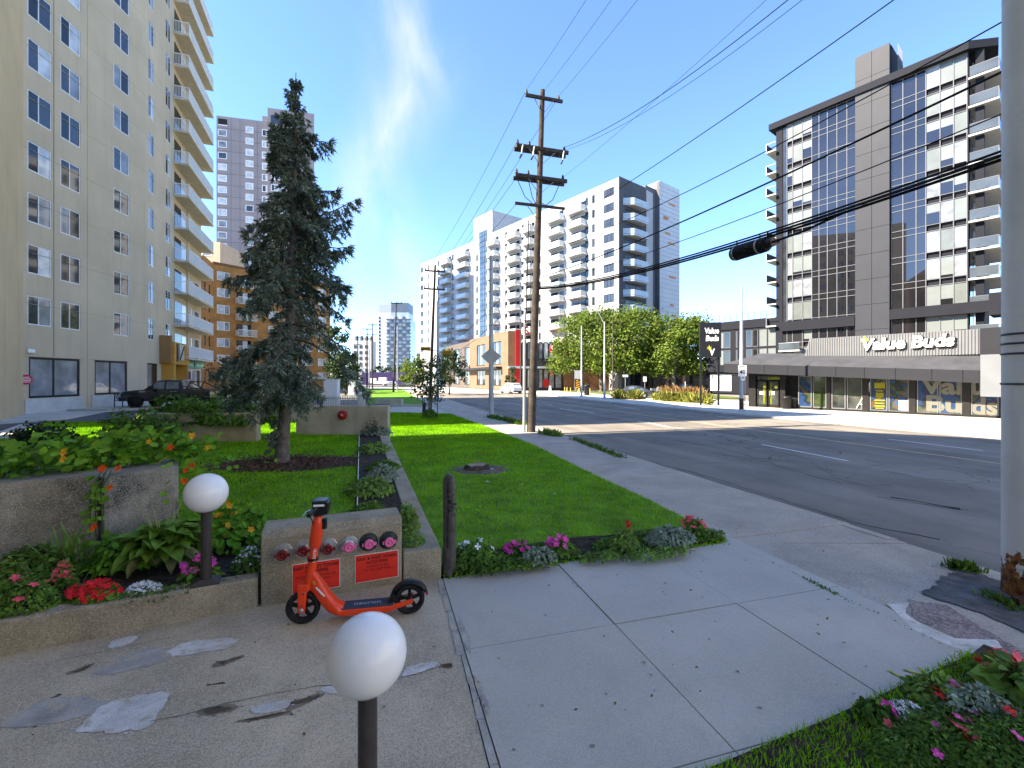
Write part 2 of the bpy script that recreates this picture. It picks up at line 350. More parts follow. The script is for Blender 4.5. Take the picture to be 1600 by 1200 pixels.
for a, b in (((1536, 704), (1388, 686)), ((1163, 655), (1120, 650)), ((1000, 640), (960, 634)), ((905, 643), (874, 638)), ((820, 634), (792, 629)), ((770, 623), (783, 625.5))):
    line_strip('lane_dash', [road_pt(*a), road_pt(*b)], 0.11, M_road_white)
# long open cracks in the old asphalt
def crack(pts, w=0.035):
    q = []
    for i in range(len(pts) - 1):
        a, b = Vector(pts[i]), Vector(pts[i + 1]); n = max(2, int((b - a).length / 0.25))
        for k in range(n): t = a.lerp(b, k / n); q.append((t.x + random.uniform(-.06, .06), t.y + random.uniform(-.06, .06)))
    vs, fs = [], []
    for i, p in enumerate(q):
        ww = w * random.uniform(0.25, 1.0); vs += [(p[0] - ww * .4, p[1] - ww * .5, -0.1075), (p[0] + ww * .4, p[1] + ww * .5, -0.1075)]
    return vs, [(2 * i, 2 * i + 1, 2 * i + 3, 2 * i + 2) for i in range(len(q) - 1)]
M_crack = mat('open_crack', (0.018, 0.018, 0.02), 1.0, 0.3, 9)
g = MB()
for pl in ([(975, 712), (1110, 745), (1220, 780), (1330, 815), (1500, 850)], [(1000, 680), (1130, 700), (1240, 735), (1330, 760)], [(1130, 711), (1290, 726)], [(1350, 718), (1385, 724), (1340, 732), (1325, 752)],
           [(1290, 724), (1300, 745), (1360, 760), (1420, 752)], [(1380, 735), (1440, 748), (1520, 752)], [(880, 662), (930, 655), (985, 648)], [(1060, 672), (1200, 690), (1330, 700)], [(1370, 775), (1450, 790), (1550, 803)], [(1150, 690), (1260, 716), (1300, 742), (1420, 765)]):
    g.add(*crack([road_pt(*p) for p in pl], 0.04), M_crack)
g.add(*crack([road_pt(1395, 777), road_pt(1470, 790), road_pt(1530, 800)], 0.16), M_crack)
o = structure('road_cracks', g)
# ---- walkway of square concrete slabs in front of the entrance
ANG = math.atan2(0.29, 1.0); UX, UY = math.cos(ANG), math.sin(ANG)
O0 = Vector((-0.79, 5.03))
def uv(u, v): return (O0.x + u * UX + v * UY, O0.y + u * UY - v * UX)   # u to the right, v towards the camera
walk = MB(); q = [uv(0.0, -0.03), uv(4.27, -0.25), uv(4.2, 5), uv(0.03, 5)]; walk.prism(q[::-1], -0.16, -0.03, M_soil)
walkway = structure('walkway', walk)
us = [0.015, 1.41, 2.77, 4.14]
for i in range(3):
    for j, (v0, v1) in enumerate(((-0.02, 1.36), (1.37, 2.82), (2.83, 4.2))):
        if i == 2 and j == 2: continue
        b = MB(); u0, u1 = us[i] + 0.005, us[i + 1] - 0.005
        t0 = (-0.05 * u0 if j == 0 else 0); t1 = (-0.05 * u1 if j == 0 else 0)
        dz = random.uniform(-0.004, 0.003)
        b.prism([uv(u0, v1), uv(u1, v1), uv(u1, v0 + t1), uv(u0, v0 + t0)], -0.12, 0.0 + dz, M_walk); b.build('slab', walkway, bevel=0.006)
# gum spots, small stains and blown litter on the paving
def spot(x, y, r, m, z): b = MB(); n = 11; b.add([(x + r * random.uniform(.7, 1.2) * math.cos(6.283 * k / n), y + r * random.uniform(.7, 1.2) * .8 * math.sin(6.283 * k / n), z) for k in range(n)], [tuple(range(n))], m); return b
M_gum = mat('old_gum', (.22, .21, .19), .9, .2, 20); M_damp = mat('faint_stain', (.40, .365, .31), .9, .15, 9)
for k in range(30):
    u, v = random.uniform(.1, 4.0), random.uniform(.1, 2.7); p = uv(u, v); big = False
    spot(p[0], p[1], random.uniform(.05, .13) if big else random.uniform(.006, .017), M_damp if big else M_gum, .0035 if big else .0042).build('stain', walkway)
n = 240; q = np.column_stack([RNG.uniform(-4.5, 5.2, n), RNG.uniform(2.6, 9.5, n)]); q = q[(q[:, 0] > -2.4 - (q[:, 1] - 4.4) * -2.1) | (q[:, 1] < 3.6)]; q = q[(q[:, 0] < 7.0 - .288 * q[:, 1])]; q = q[(q[:, 1] < 5.2) | (q[:, 0] > 3.2 - .29 * (q[:, 1] - 5.5))]
o = put('litter', leaf_mesh('litter', np.column_stack([q, np.full(len(q), .009)]), RNG.normal(0, .35, (len(q), 3)) + [0, 0, 1], RNG.uniform(.012, .04, len(q)), mat('dry_leaf_litter', (.24, .17, .07), .9, .4, 9, island=.5), .6)); o['kind'] = 'stuff'
# yellow survey paint on the slab
b = MB(); 
def floor_pt(px, py, z=0.0): p = at(px, py, z); return (p.x, p.y, z)
for pl, w in (([(1388, 1047), (1414, 1061)], 0.022), ([(1412, 1046), (1450, 1057), (1436, 1042)], 0.022)):
    for k in range(len(pl) - 1): p, q = Vector(floor_pt(*pl[k], .005)), Vector(floor_pt(*pl[k + 1], .005)); b.bar(p, q, w, 0.002, M_survey if 0 else mat('faded_yellow_spray_paint', (0.45, 0.43, 0.06), 0.8, 0.35, 30))
b.build('paint_mark', walkway)
# ---- driveway where the scooter stands
g = MB(); g.prism([(-9, -3), (4, -3), uv(-0.1, 5.1), uv(0, 0), (-1.0, 5.25), (-4.3, 3.75), (-9, 1.5)][::1], -0.16, 0.0, M_drive)
drive = structure('driveway', g)
g = MB()
for k in range(12):    # pale joint between driveway and slabs, chipped
    v0, v1 = k * 0.36, k * 0.36 + 0.355; w = random.uniform(0.03, 0.06)
    g.prism([uv(-w, v1), uv(0.008, v1), uv(0.008, v0), uv(-w * random.uniform(.6, 1.2), v0)], 0.0, 0.006, M_patchgrey)
g.build('joint_filler', drive)
def blob(pts, m, z=0.004, rough=0.10, name='mortar_patch', parent=None, n=7, soft=2):
    """ragged flat patch around an outline given in photo survey points"""
    P = [Vector(floor_pt(*p)) for p in pts]; out = []
    c = sum(P, Vector()) / len(P)
    for _ in range(soft): P = [w for i in range(len(P)) for w in (P[i].lerp(P[(i + 1) % len(P)], .25), P[i].lerp(P[(i + 1) % len(P)], .75))]     # rounded outline
    for i in range(len(P)):
        a, b2 = P[i], P[(i + 1) % len(P)]
        n = max(1, int((b2 - a).length / 0.018))
        for k in range(n):
            t = a.lerp(b2, k / n); d = (t - c); s = len(out); w = math.sin(s * .21 + z * 900 + c.x * 7) * .75 + math.sin(s * .57 + c.y * 5) * .5 + math.sin(s * 1.37) * .22 + random.uniform(-.3, .3); out.append(t + d * rough * w)
    a_ = sum(out[i].x * out[(i + 1) % len(out)].y - out[(i + 1) % len(out)].x * out[i].y for i in range(len(out)))
    if a_ < 0: out.reverse()
    b = MB(); b.add([(p.x, p.y, z) for p in out], [tuple(range(len(out)))], m)
    for k in range(min(26, len(out) // 3)):     # loose flecks off the edge
        p = random.choice(out); q = p + (p - c) * random.uniform(.02, .28); r = random.uniform(.003, .013); b.add([(q.x + r * (1 + .5 * random.random()) * math.cos(a), q.y + r * .6 * math.sin(a), z) for a in (0, 1.1, 2.2, 3.3, 4.4, 5.4)], [tuple(range(6))], m)
    return b.build(name, parent)
M_stainl = mat('light_brown_stain', (.24, .19, .13), .9, .3, 7, .3, 60); M_stain = mat('dark_brown_stain', (.13, .092, .055), .9, .4, 7, .3, 60)
for pts in ([(280, 1004), (330, 998), (372, 1000), (362, 1012), (310, 1022), (262, 1028)], [(190, 1088), (268, 1078), (258, 1100), (240, 1120), (226, 1145), (120, 1150), (150, 1110)], [(392, 1107), (425, 1097), (456, 1093), (448, 1108), (402, 1118)],
            [(496, 1077), (530, 1068), (546, 1070), (540, 1084), (512, 1086)], [(636, 1040), (684, 1032), (684, 1042), (640, 1056), (622, 1062)], [(172, 1000), (222, 992), (200, 1008), (170, 1014)]):
    blob(pts, M_patch, 0.004, 0.12, 'mortar_patch', drive)
for pts in ([(130, 1058), (200, 1022), (262, 1006), (280, 1022), (215, 1046), (150, 1058)], [(-10, 1135), (70, 1092), (160, 1088), (180, 1105), (90, 1130), (0, 1142)], [(715, 955), (738, 1010), (735, 1028), (722, 1000)], [(738, 1045), (768, 1110), (766, 1130), (745, 1080)]):
    blob(pts, M_patchgrey, 0.0028, 0.1, 'mortar_patch', drive)
for pts in ([(100, 1054), (140, 1036), (152, 1038), (118, 1056)], [(335, 1036), (380, 1022), (384, 1026), (345, 1042)], [(318, 1072), (352, 1064), (352, 1068)], [(440, 1102), (500, 1080), (512, 1085), (460, 1108)], [(300, 1112), (350, 1100), (372, 1106), (320, 1122)], [(78, 1092), (96, 1082), (95, 1087)],
            [(360, 1130), (410, 1118), (480, 1104), (430, 1122)], [(686, 1038), (708, 1034), (706, 1044), (690, 1046)]):
    blob(pts, M_stainl, 0.0014, 0.3, 'rust_stain', drive); c_ = (sum(p[0] for p in pts) / len(pts), sum(p[1] for p in pts) / len(pts)); blob([(c_[0] + (x - c_[0]) * .72, c_[1] + (y - c_[1]) * .6) for x, y in pts], M_stain, 0.0022, 0.3, 'rust_stain', drive)
g = MB()
for pl in ([(0, 1060), (120, 1030), (300, 990), (445, 958)], [(240, 1130), (330, 1105), (500, 1080), (640, 1048), (760, 1030)]):
    vs, fs = crack([floor_pt(*p)[:2] for p in pl], 0.008); g.add([(x, y, 0.0055) for x, y, z in vs], fs, M_crack)
g.build('hairline_crack', drive)
# ---- city sidewalk beside the street, slab by slab while they read, one run beyond
sw = MB(); pts = [(x + 0.02, y) for x, y in LAWN_EDGE]; cu = [(curb_x(y), y) for y in (6.18, 21, 35.8, 103)]
sw.prism(cu[:1] + cu[1:] + pts[::-1], -0.16, -0.012, M_walkold)
sidewalk = structure('sidewalk', sw)
def edge_x(y):
    for (x0, y0), (x1, y1) in zip(LAWN_EDGE, LAWN_EDGE[1:]):
        if y0 <= y <= y1: return x0 + (x1 - x0) * (y - y0) / (y1 - y0)
    return LAWN_EDGE[0][0] - 0.29 * (y - LAWN_EDGE[0][1])
ys = [6.3, 8.25, 9.9, 11.6, 13.4, 15.2, 17.1, 19.0, 20.9, 22.9, 25, 27, 29]
for k in range(len(ys) - 1):
    y0, y1 = ys[k] + .008, ys[k + 1] - .008; s = 0.29
    a, b2 = edge_x(y0) + 0.03, edge_x(y1) + 0.03; w = curb_x(y0) - a - 0.16; w2 = curb_x(y1) - b2 - 0.16
    b = MB(); dz = random.uniform(-.006, .004)
    b.prism([(a, y0), (a + w, y0 + s * w), (b2 + w2, y1 + s * w2), (b2, y1)], -0.1, dz, M_walkold); b.build('slab', sidewalk, bevel=0.008)
g = MB()
for y in np.arange(6.3, 60, 3.0):
    y1 = y + 2.985; g.prism([(curb_x(y) - .15, y), (curb_x(y) + 0.01, y), (curb_x(y1) + 0.01, y1), (curb_x(y1) - .15, y1)], -0.15, -0.004, M_walkold)
structure('kerb', g, bevel=0.015)
# apron sloping to the street in front of the walkway
g = MB(); A = [(3.3, 5.2), (3.85, 3.35), (4.6, .8), (6.98, .8), (6.33, 3.2), (5.86, 4.8), (5.42, 6.28), (3.0, 6.28)]
zt = [-0.012, -0.012, -0.012, -0.02, -0.02, -0.02, -0.02, -0.012]
g.prism(A, -0.16, zt, M_walkold); structure('kerb_ramp', g)
# spalled pink patch and broken asphalt beside the steel post
blob([(1418, 935), (1480, 945), (1560, 995), (1640, 1040), (1600, 1060), (1540, 1030), (1490, 1005), (1430, 965)], M_pink, -0.006, 0.03, 'spalled_patch', soft=0)['kind'] = 'structure'
blob([(1440, 928), (1485, 892), (1520, 893), (1700, 945), (1700, 1030), (1600, 985), (1500, 945)], mat('broken_asphalt', (0.12, 0.115, 0.115), 1, .35, 5, 1.0, 40, blotch=((0.06, .058, .055), 3, .5, .7)), -0.003, 0.05, 'asphalt_patch', soft=0)['kind'] = 'structure'
blob([(1386, 944), (1420, 941), (1415, 958), (1440, 975), (1490, 997), (1560, 1000), (1566, 1012), (1520, 1020), (1480, 1008), (1430, 985)], M_patch, 0.000, 0.02, 'mortar_patch', soft=0)['kind'] = 'structure'
# ---- the far sidewalk in front of the shop, with the kerb
def shop_pt(k, out=0.0):  # along the shop front from its left corner, out towards the street
    return (22.2 + 0.618 * k - 0.786 * out, 33.2 - 0.786 * k - 0.618 * out)
g = MB(); fr = [(15.6, 27.0), (19.1, 17.4), (23.9, 4), (33, 4), shop_pt(16, -1), shop_pt(0, -1), (24, 46), (20, 60), (16, 74), (4.0, 74), (7.2, 55), (11.7, 38.4)]
g.prism(fr, -0.16, -0.02, M_paleconc); structure('far_sidewalk', g)
g = MB(); fp = [(23.9, 4), (19.05, 17.5), (15.5, 27.2), (11.6, 38.4), (7.1, 55), (2.0, 73.5)]
for a, b2 in zip(fp, fp[1:]): g.bar((a[0] + .06, a[1], -0.075), (b2[0] + .06, b2[1], -0.075), 0.16, 0.13, M_paleconc)
structure('far_kerb', g)
g = MB()    # forecourt and crossing beyond the bend, sunlit asphalt painted as pale concrete
g.prism([(-20, 76), (32, 76), (60, 84), (60, 96), (-50, 140), (-30, 103)], -0.16, -0.10, M_paleconc); structure('forecourt', g)
# ---- lawns
WALL_OUT = [(-0.80, 5.07), (-4.26, 15.45)]
LAWN_R = [(-0.76, 5.08), (2.93, 6.2)] + LAWN_EDGE[1:6] + [(-7.9, 29.2), (-4.3, 15.5)]
LAWN_M = [(-1.95, 5.5), (-5.6, 16.3), (-5.6, 20.2), (-21.0, 20.2), (-16.2, 14.2), (-7.4, 6.0), (-4.3, 6.2), (-3.1, 5.55), (-2.1, 5.25)]
LAWN_2 = [(-6.6, 36.2), (-25.2, 102), (-34, 102), (-12.0, 36.2)]
def ground_block(name, poly, top, m):
    a = sum(poly[i][0] * poly[(i + 1) % len(poly)][1] - poly[(i + 1) % len(poly)][0] * poly[i][1] for i in range(len(poly)))
    b = MB(); b.prism(poly if a > 0 else poly[::-1], -0.165, top, M_soil if m is M_lawn else m, top=m); return structure(name, b)
ground_block('street_lawn', LAWN_R, 0.045, M_lawn)
ground_block('terrace_lawn', LAWN_M, 0.29, M_lawn)
ground_block('far_lawn', LAWN_2, 0.08, M_lawn)
ground_block('court_path', [(-4.0, 28.4), (-6.2, 35.5), (-12.2, 36), (-30, 37), (-30, 29.4), (-7.9, 29.3)], 0.02, M_walk)
M_court = mat('court_asphalt', (0.10, 0.10, 0.11), 0.9, 0.15, 0.6, 0.3, 60)
ground_block('court_drive', [(-5.75, 20.3), (-8.1, 29.1), (-9.9, 36.5), (-12.5, 36.5), (-36, 60), (-36, 10), (-9.2, 5), (-7.3, 5.3), (-16.3, 14.3), (-21.1, 20.3)], 0.2, M_court)
ground_block('court_sidewalk', [(-23.2, 20.0), (-22.4, 22.5), (-25.0, 27.6), (-25.0, 31.0), (-30, 31.0), (-30, 20)], 0.24, M_paleconc)
ground_block('court_terrace', [(-25.3, 28.0), (-23.8, 30.2), (-21, 42), (-34, 48), (-30, 28)], 0.34, M_walk)
b = MB(); b.add([(x, y, 0.204) for x, y in ((-15.8, 14.6), (-20.6, 20.2), (-22.2, 20.2), (-17.6, 14.6))], [(0, 1, 2, 3)], M_paleconc); structure('pale_court_strip', b)
# ---- grass: blades as real geometry, dense near the camera
def grass(name, poly, z, n, h, w, keep=None):
    q = scatter(poly, n)
    if keep is not None: q = q[keep(q)]
    d = np.hypot(q[:, 0], q[:, 1]); N = len(q)
    hh = h * RNG.uniform(0.5, 1.25, N) * (0.75 + d * 0.03); ww = w * RNG.uniform(0.7, 1.3, N) * (0.6 + d * 0.09)
    a = RNG.uniform(0, 2 * np.pi, N); t = RNG.normal(0, 0.45, (N, 2))
    base = np.column_stack([q, np.full(N, z)]); side = np.column_stack([np.cos(a), np.sin(a), np.zeros(N)]) * ww[:, None] / 2
    tip = base + np.column_stack([t[:, 0] * hh, t[:, 1] * hh, hh])
    v = np.stack([base - side, base + side, tip], 1).reshape(-1, 3)
    o = put(name, np_mesh(name, v, np.arange(3 * N).reshape(-1, 3), M_blade, nv=3)); o['kind'] = 'stuff'; return o
BED_F = [(-0.70, 5.12), (2.93, 6.22), (2.75, 6.58), (2.15, 6.62), (1.3, 6.3), (.9, 6.25), (-0.85, 5.55)]
STUMP = (-0.78, 10.9)
SOILF = (0.95, 6.02)
def not_bed(q): return ~(in_poly(q, BED_F) & (RNG.uniform(0, 1, len(q)) < .3)) & (((q[:, 0] - SOILF[0]) / .5) ** 2 + ((q[:, 1] - SOILF[1] - (q[:, 0] - SOILF[0]) * .3) / .2) ** 2 > RNG.uniform(.7, 1.4, len(q))) & (((q[:, 0] - STUMP[0]) / 0.72) ** 2 + ((q[:, 1] - STUMP[1]) / 0.62) ** 2 > RNG.uniform(0.7, 1.5, len(q)))
grass('grass', [p for p in LAWN_R if p[1] < 30], 0.045, 190000, 0.045, 0.010, not_bed)
SPR = Vector((-5.28, 10.26, 0.29))
def mulch_r(q): return ((q[:, 0] - SPR.x + 0.0) * 0.82 + (q[:, 1] - SPR.y) * 0.0) ** 2 / 1.45 ** 2 + (q[:, 1] - SPR.y - 0.1) ** 2 / 0.95 ** 2
BED_L = [(-4.4, 4.0), (-2.35, 4.75), (-2.0, 5.6), (-3.4, 6.3), (-4.4, 6.4), (-5.6, 5.2)]
def keep_m(q): return (mulch_r(q) > RNG.uniform(0.8, 1.35, len(q))) & ~in_poly(q, BED_L)
LM_G = [(-1.95, 5.6), (-5.5, 16.2), (-5.6, 20.0), (-20.8, 20.0), (-16.1, 14.2), (-7.4, 6.1), (-4.3, 6.25), (-3.0, 5.6), (-2.1, 5.3)]
grass('grass', LM_G, 0.29, 170000, 0.05, 0.011, keep_m)
# mulch ring under the spruce and soil beds: low uneven mounds
def mound(name, cx, cy, ra, rb, z, h, m, rot=0.0, n=36, rag=0.12, kind='structure', parent=None):
    b = MB(); rings = [(1.0, 0.0), (0.85, 0.5), (0.55, 0.85), (0.25, 1.0)]; vs = []
    ph = [random.uniform(-rag, rag) for _ in range(n)]
    for r, hz in rings:
        for k in range(n):
            a = 2 * math.pi * k / n; rr = r * (1 + ph[k]); x, y = ra * rr * math.cos(a), rb * rr * math.sin(a)
            vs.append((cx + x * math.cos(rot) - y * math.sin(rot), cy + x * math.sin(rot) + y * math.cos(rot), z + h * hz + random.uniform(-.25, .25) * h * hz))
    vs.append((cx, cy, z + h)); L = len(vs) - 1
    fs = [(i * n + k, i * n + (k + 1) % n, (i + 1) * n + (k + 1) % n, (i + 1) * n + k) for i in range(3) for k in range(n)] + [(3 * n + k, 3 * n + (k + 1) % n, L) for k in range(n)]
    b.add(vs, fs, m); o = b.build(name, parent)
    if kind: o['kind'] = kind
    return o
mound('mulch', SPR.x + 0.15, SPR.y + 0.1, 1.75, 0.95, 0.288, 0.06, M_mulch, 0.12)
q = np.column_stack([RNG.normal(SPR.x + 0.15, 0.8, 2600), RNG.normal(SPR.y + 0.1, 0.45, 2600)]); q = q[mulch_r(q) < 1.2]
o = put('bark_chips', leaf_mesh('bark_chips', np.column_stack([q, np.full(len(q), 0.345)]), RNG.normal(0, .5, (len(q), 3)) + [0, 0, 1], RNG.uniform(.03, .09, len(q)), mat('bark_chip', (0.15, 0.085, 0.055), .95, .3, 5, island=.45), 0.45)); o['kind'] = 'stuff'
b = MB(); b.prism([(x, y) for x, y in BED_F], 0.0, 0.049, mat('mossy_soil', (.05, .062, .02), 1, .5, 9, .9, 40, blotch=((.022, .018, .014), 5, .45, .6))); structure('flower_bed_soil', b)
mound('bare_soil', SOILF[0], SOILF[1], .5, .2, .045, .04, M_soil, .29)
b = MB(); b.prism([(-4.9, 3.35), (-2.45, 4.52), (-2.0, 5.5), (-3.6, 6.4), (-5.2, 5.4), (-7.5, 4.5), (-7, 2.4)], -0.16, 0.25, M_soil); structure('flower_bed_soil', b)
BED_N = [(-1.25, 5.28), (-1.02, 5.2), (-4.42, 15.4), (-5.5, 16.1), (-1.98, 5.75)]
b = MB(); b.prism(BED_N, -0.16, 0.305, M_soil); structure('flower_bed_soil', b)
b = MB(); b.bar((-1.95, 5.62, .31), (-5.52, 16.2, .31), 0.012, 0.09, M_white); structure('bed_edging', b)
b = MB(); b.prism([floor_pt(1285, 1133, .0)[:2], (0.6, 2.35), (2.0, 0.6), (5.2, 1.2), (3.95, 3.75), floor_pt(1520, 1026, 0)[:2]], -0.12, 0.03, M_soil); structure('flower_bed_soil', b)
mound('bare_soil', STUMP[0], STUMP[1], 0.72, 0.62, 0.04, 0.03, mat('dry_soil', (0.15, 0.12, 0.09), 1, .35, 6, .8, 50), 0.1)
# ================================================================== walls and planters near the camera
def run_wall(name, label, pts, h0, h1, th, m, cat='wall', bevel=0.03, batter=0.0):
    """straight low wall, outer foot from pts[0] to pts[1], thickness away to the left of that line"""
    a, c = Vector(pts[0]), Vector(pts[1]); L = (c - a).length
    b = MB(); vs = [(0, 0, h0), (L, 0, h0), (L, th, h0), (0, th, h0), (0, batter, h1), (L, batter, h1), (L, th, h1), (0, th, h1)]
    b.add(vs, [(0, 3, 2, 1), (4, 5, 6, 7), (0, 1, 5, 4), (1, 2, 6, 5), (2, 3, 7, 6), (3, 0, 4, 7)], m)
    o = b.build(name, None, (a.x, a.y, 0) and 0)
    o.location = (a.x, a.y, 0); o.rotation_euler = (0, 0, math.atan2(c.y - a.y, c.x - a.x))
    if bevel:
        bv = o.modifiers.new('bevel', 'BEVEL'); bv.width = bevel; bv.segments = 3; bv.limit_method = 'ANGLE'
    return tag(o, label, cat)
kerb_wall = run_wall('kerb_wall', 'low exposed aggregate kerb wall holding the flower bed along the driveway', [(-6.6, 2.42), (-2.505, 4.415)], -0.1, 0.28, 0.2, M_agg, bevel=0.025, batter=0.015)
run_wall('garden_wall', 'short low concrete wall end joining the fire connection block by the grey pipe', [(-1.205, 4.95), (-0.80, 5.078)], -0.1, 0.327, 0.44, M_agg, bevel=0.02)
run_wall('garden_wall', 'long low concrete wall running back beside the dark plant strip and street lawn', [(-0.805, 5.085), (-4.28, 15.42)], -0.1, 0.33, 0.27, M_agg, bevel=0.02)
bw = run_wall('back_wall', 'smooth tan concrete wall with a red fire bell on it behind the spruce', [(-7.55, 15.65), (-4.3, 15.5)], 0.0, 1.32, 0.28, M_wallconc, bevel=0.02)
run_wall('far_planter_wall', 'plain grey concrete planter wall under the dark green hedge', [(-11.2, 13.6), (-7.95, 13.95)], 0.0, 1.2, 0.3, M_wallconc, bevel=0.03)
run_wall('far_planter_wall', 'narrow grey concrete wall seen far behind the spruce trunk', [(-12.2, 21.8), (-9.9, 22.2)], 0.0, 1.3, 0.3, M_wallconc, bevel=0.03)
run_wall('court_edge_wall', 'low concrete edge wall beside the small dark shrub near the left court', [(-14.4, 11.3), (-15.9, 14.6)], 0.0, 0.5, 0.3, M_wallconc, bevel=0.02)
# fire bell
t = thing('fire_bell', 'round red fire alarm bell fixed to the tan concrete wall', 'fire bell', (rx(536, 15.55), 15.52, rz(648.5, 15.5)))
M_bell = mat('bell_red', (0.33, 0.02, 0.018), 0.4, .15, 8)
b = MB(); b.lathe([(0.165, 0), (0.17, 0.03), (0.15, 0.075), (0.1, 0.10), (0.05, 0.105), (0.0, 0.105)], M_bell, 28, Matrix.Rotation(R(90), 4, 'X')); b.build('gong', t)
b = MB(); b.lathe([(0.05, 0.1), (0.045, 0.125), (0.0, 0.13)], mat('bell_pink', (0.7, 0.25, 0.25), .5), 16, Matrix.Rotation(R(90), 4, 'X')); b.build('boss', t)
# planter with nasturtiums: two cast blocks meeting in a notch
def block(name, pts, z0, z1, m, parent, bevel=0.06, sub=True):
    b = MB(); a = sum(pts[i][0] * pts[(i + 1) % len(pts)][1] - pts[(i + 1) % len(pts)][0] * pts[i][1] for i in range(len(pts)))
    b.prism(pts if a > 0 else pts[::-1], z0, z1, m); return b.build(name, parent, bevel=bevel)
planter = thing('planter', 'large stained concrete planter in two blocks overgrown with nasturtiums', 'planter', (-5.2, 5.2, 0))
def rel(root, pts): return [(x - root.location.x, y - root.location.y) for x, y in pts]
block('planter_block', rel(planter, [(-5.40, 4.55), (-5.20, 4.76), (-4.70, 5.02), (-4.85, 5.6), (-5.9, 5.5)]), 0.1, 1.16, M_aggdark, planter)
block('planter_block', rel(planter, [(-4.62, 5.06), (-4.36, 5.86), (-4.7, 6.3), (-5.2, 6.2), (-4.95, 5.3)]), 0.1, 1.13, M_aggdark, planter)
block('planter_block', rel(planter, [(-7.4, 4.1), (-5.42, 4.58), (-5.7, 5.2), (-7.6, 4.9)]), 0.1, 1.06, M_aggdark, planter)
b = MB(); b.prism(rel(planter, [(-7.3, 4.5), (-5.5, 4.9), (-4.9, 5.3), (-4.7, 6.0), (-5.2, 6.6), (-7.6, 5.9)]), 0.2, 1.1, M_soil); b.build('potting_soil', planter)
# ---- fire department connection block
FA = math.atan2(0.52, 1.265)
fdc = thing('fire_connection_block', 'squat exposed aggregate concrete block carrying six fire hose inlets', 'concrete block', (-2.48, 4.42, 0), FA)
b = MB(); W = 1.37
prof = [(0.0, -0.08), (0.0, 0.66), (0.055, 0.735), (0.40, 0.735), (0.40, -0.08)]
vs = [(0, y, z) for y, z in prof] + [(W, y, z) for y, z in prof]
b.add(vs, [(0, 5, 6, 1)[::-1], (1, 6, 7, 2)[::-1], (2, 7, 8, 3)[::-1], (3, 8, 9, 4)[::-1], (0, 1, 2, 3, 4)[::-1], (5, 6, 7, 8, 9)], M_agg); b.build('block', fdc, bevel=0.02)
M_capred = mat('inlet_cap_red', (0.16, 0.012, 0.012), .35, .2, 30); M_cappink = mat('inlet_cap_pink', (0.78, 0.16, 0.34), .5, .1, 30)
M_steel = mat('brushed_plate_steel', (0.42, 0.40, 0.38), .35, .2, 25, metal=.75); M_plateblk = mat('black_inlet_plate', (0.03, 0.045, 0.04), .45, .2, 20)
RX = Matrix.Rotation(R(90), 4, 'X')
def fdc_local(px, py):   # where a survey ray meets the block's front face
    d = Vector(((px - CX) / FPX, 1, (HZ - py) / FPX)); n = Vector((-math.sin(FA), math.cos(FA), 0)); o = Vector((-2.48, 4.42, 0)); c = Vector((0, 0, EYE))
    p = c + d * ((o - c).dot(n) / d.dot(n)); r = p - o; return r.x * math.cos(FA) + r.y * math.sin(FA), r.z
inl = [(441.5, 864), (474, 857.5), (512, 855), (545, 851.5), (576, 847), (607, 844)]
looks = ['leftmost steel hose inlet with a dark red cap', 'dark red capped steel hose inlet behind the scooter stem', 'dark red capped steel hose inlet right of the scooter stem', 'pink capped hose inlet with a bright steel plate', 'pink capped hose inlet with black plate beside the steel one', 'pink capped hose inlet with black plate at the right end']
for k, (px, py) in enumerate(inl):
    x, z = fdc_local(px, py)
    i = thing('hose_inlet', looks[k], 'hose inlet', (0, 0, 0), FA, 'fire hose inlets in the concrete block')
    i.location = (-2.48 + x * math.cos(FA), 4.42 + x * math.sin(FA), z)
    pm = M_steel if k < 4 else M_plateblk; cm = M_capred if k < 3 else M_cappink
    b = MB(); b.lathe([(0.0, 0.004), (0.085, 0.004), (0.098, 0.001)] if k < 4 else [(0.0, 0.006), (0.092, 0.006), (0.095, 0)], pm, 32, RX); b.lathe([(0.085, 0.004), (0.088, 0.010), (0.096, 0.009), (0.099, 0.0)], pm, 32, RX); b.build('plate', i)
    b = MB(); b.lathe([(0.056, 0.004), (0.056, 0.05), (0.05, 0.055)], pm if k != 3 else M_white, 6 if k < 4 else 20, RX, smooth=False); b.build('collar', i)
    b = MB(); b.lathe([(0.05, 0.05), (0.05, 0.085), (0.044, 0.095), (0.03, 0.095), (0.028, 0.088), (0.012, 0.088), (0.01, 0.1), (0, 0.1)], cm, 24, RX)
    for s in (-1, 1): b.box((s * 0.042 - 0.014, -0.086, -0.014), (s * 0.062 + 0.010 * s + 0.003, -0.06, 0.016), cm)
    b.build('cap', i)
    if k < 3:
        b = MB(); b.tube([(0.0, -0.096, -0.03), (0.01, -0.07, -0.07), (0.005, -0.02, -0.085)], 0.003, M_metal, 5); b.build('chain', i)
M_signred = mat('sign_red', (0.72, 0.035, 0.02), .55, .06, 12); M_signblk = mat('sign_lettering', (0.06, 0.012, 0.01), .6, .1, 20)
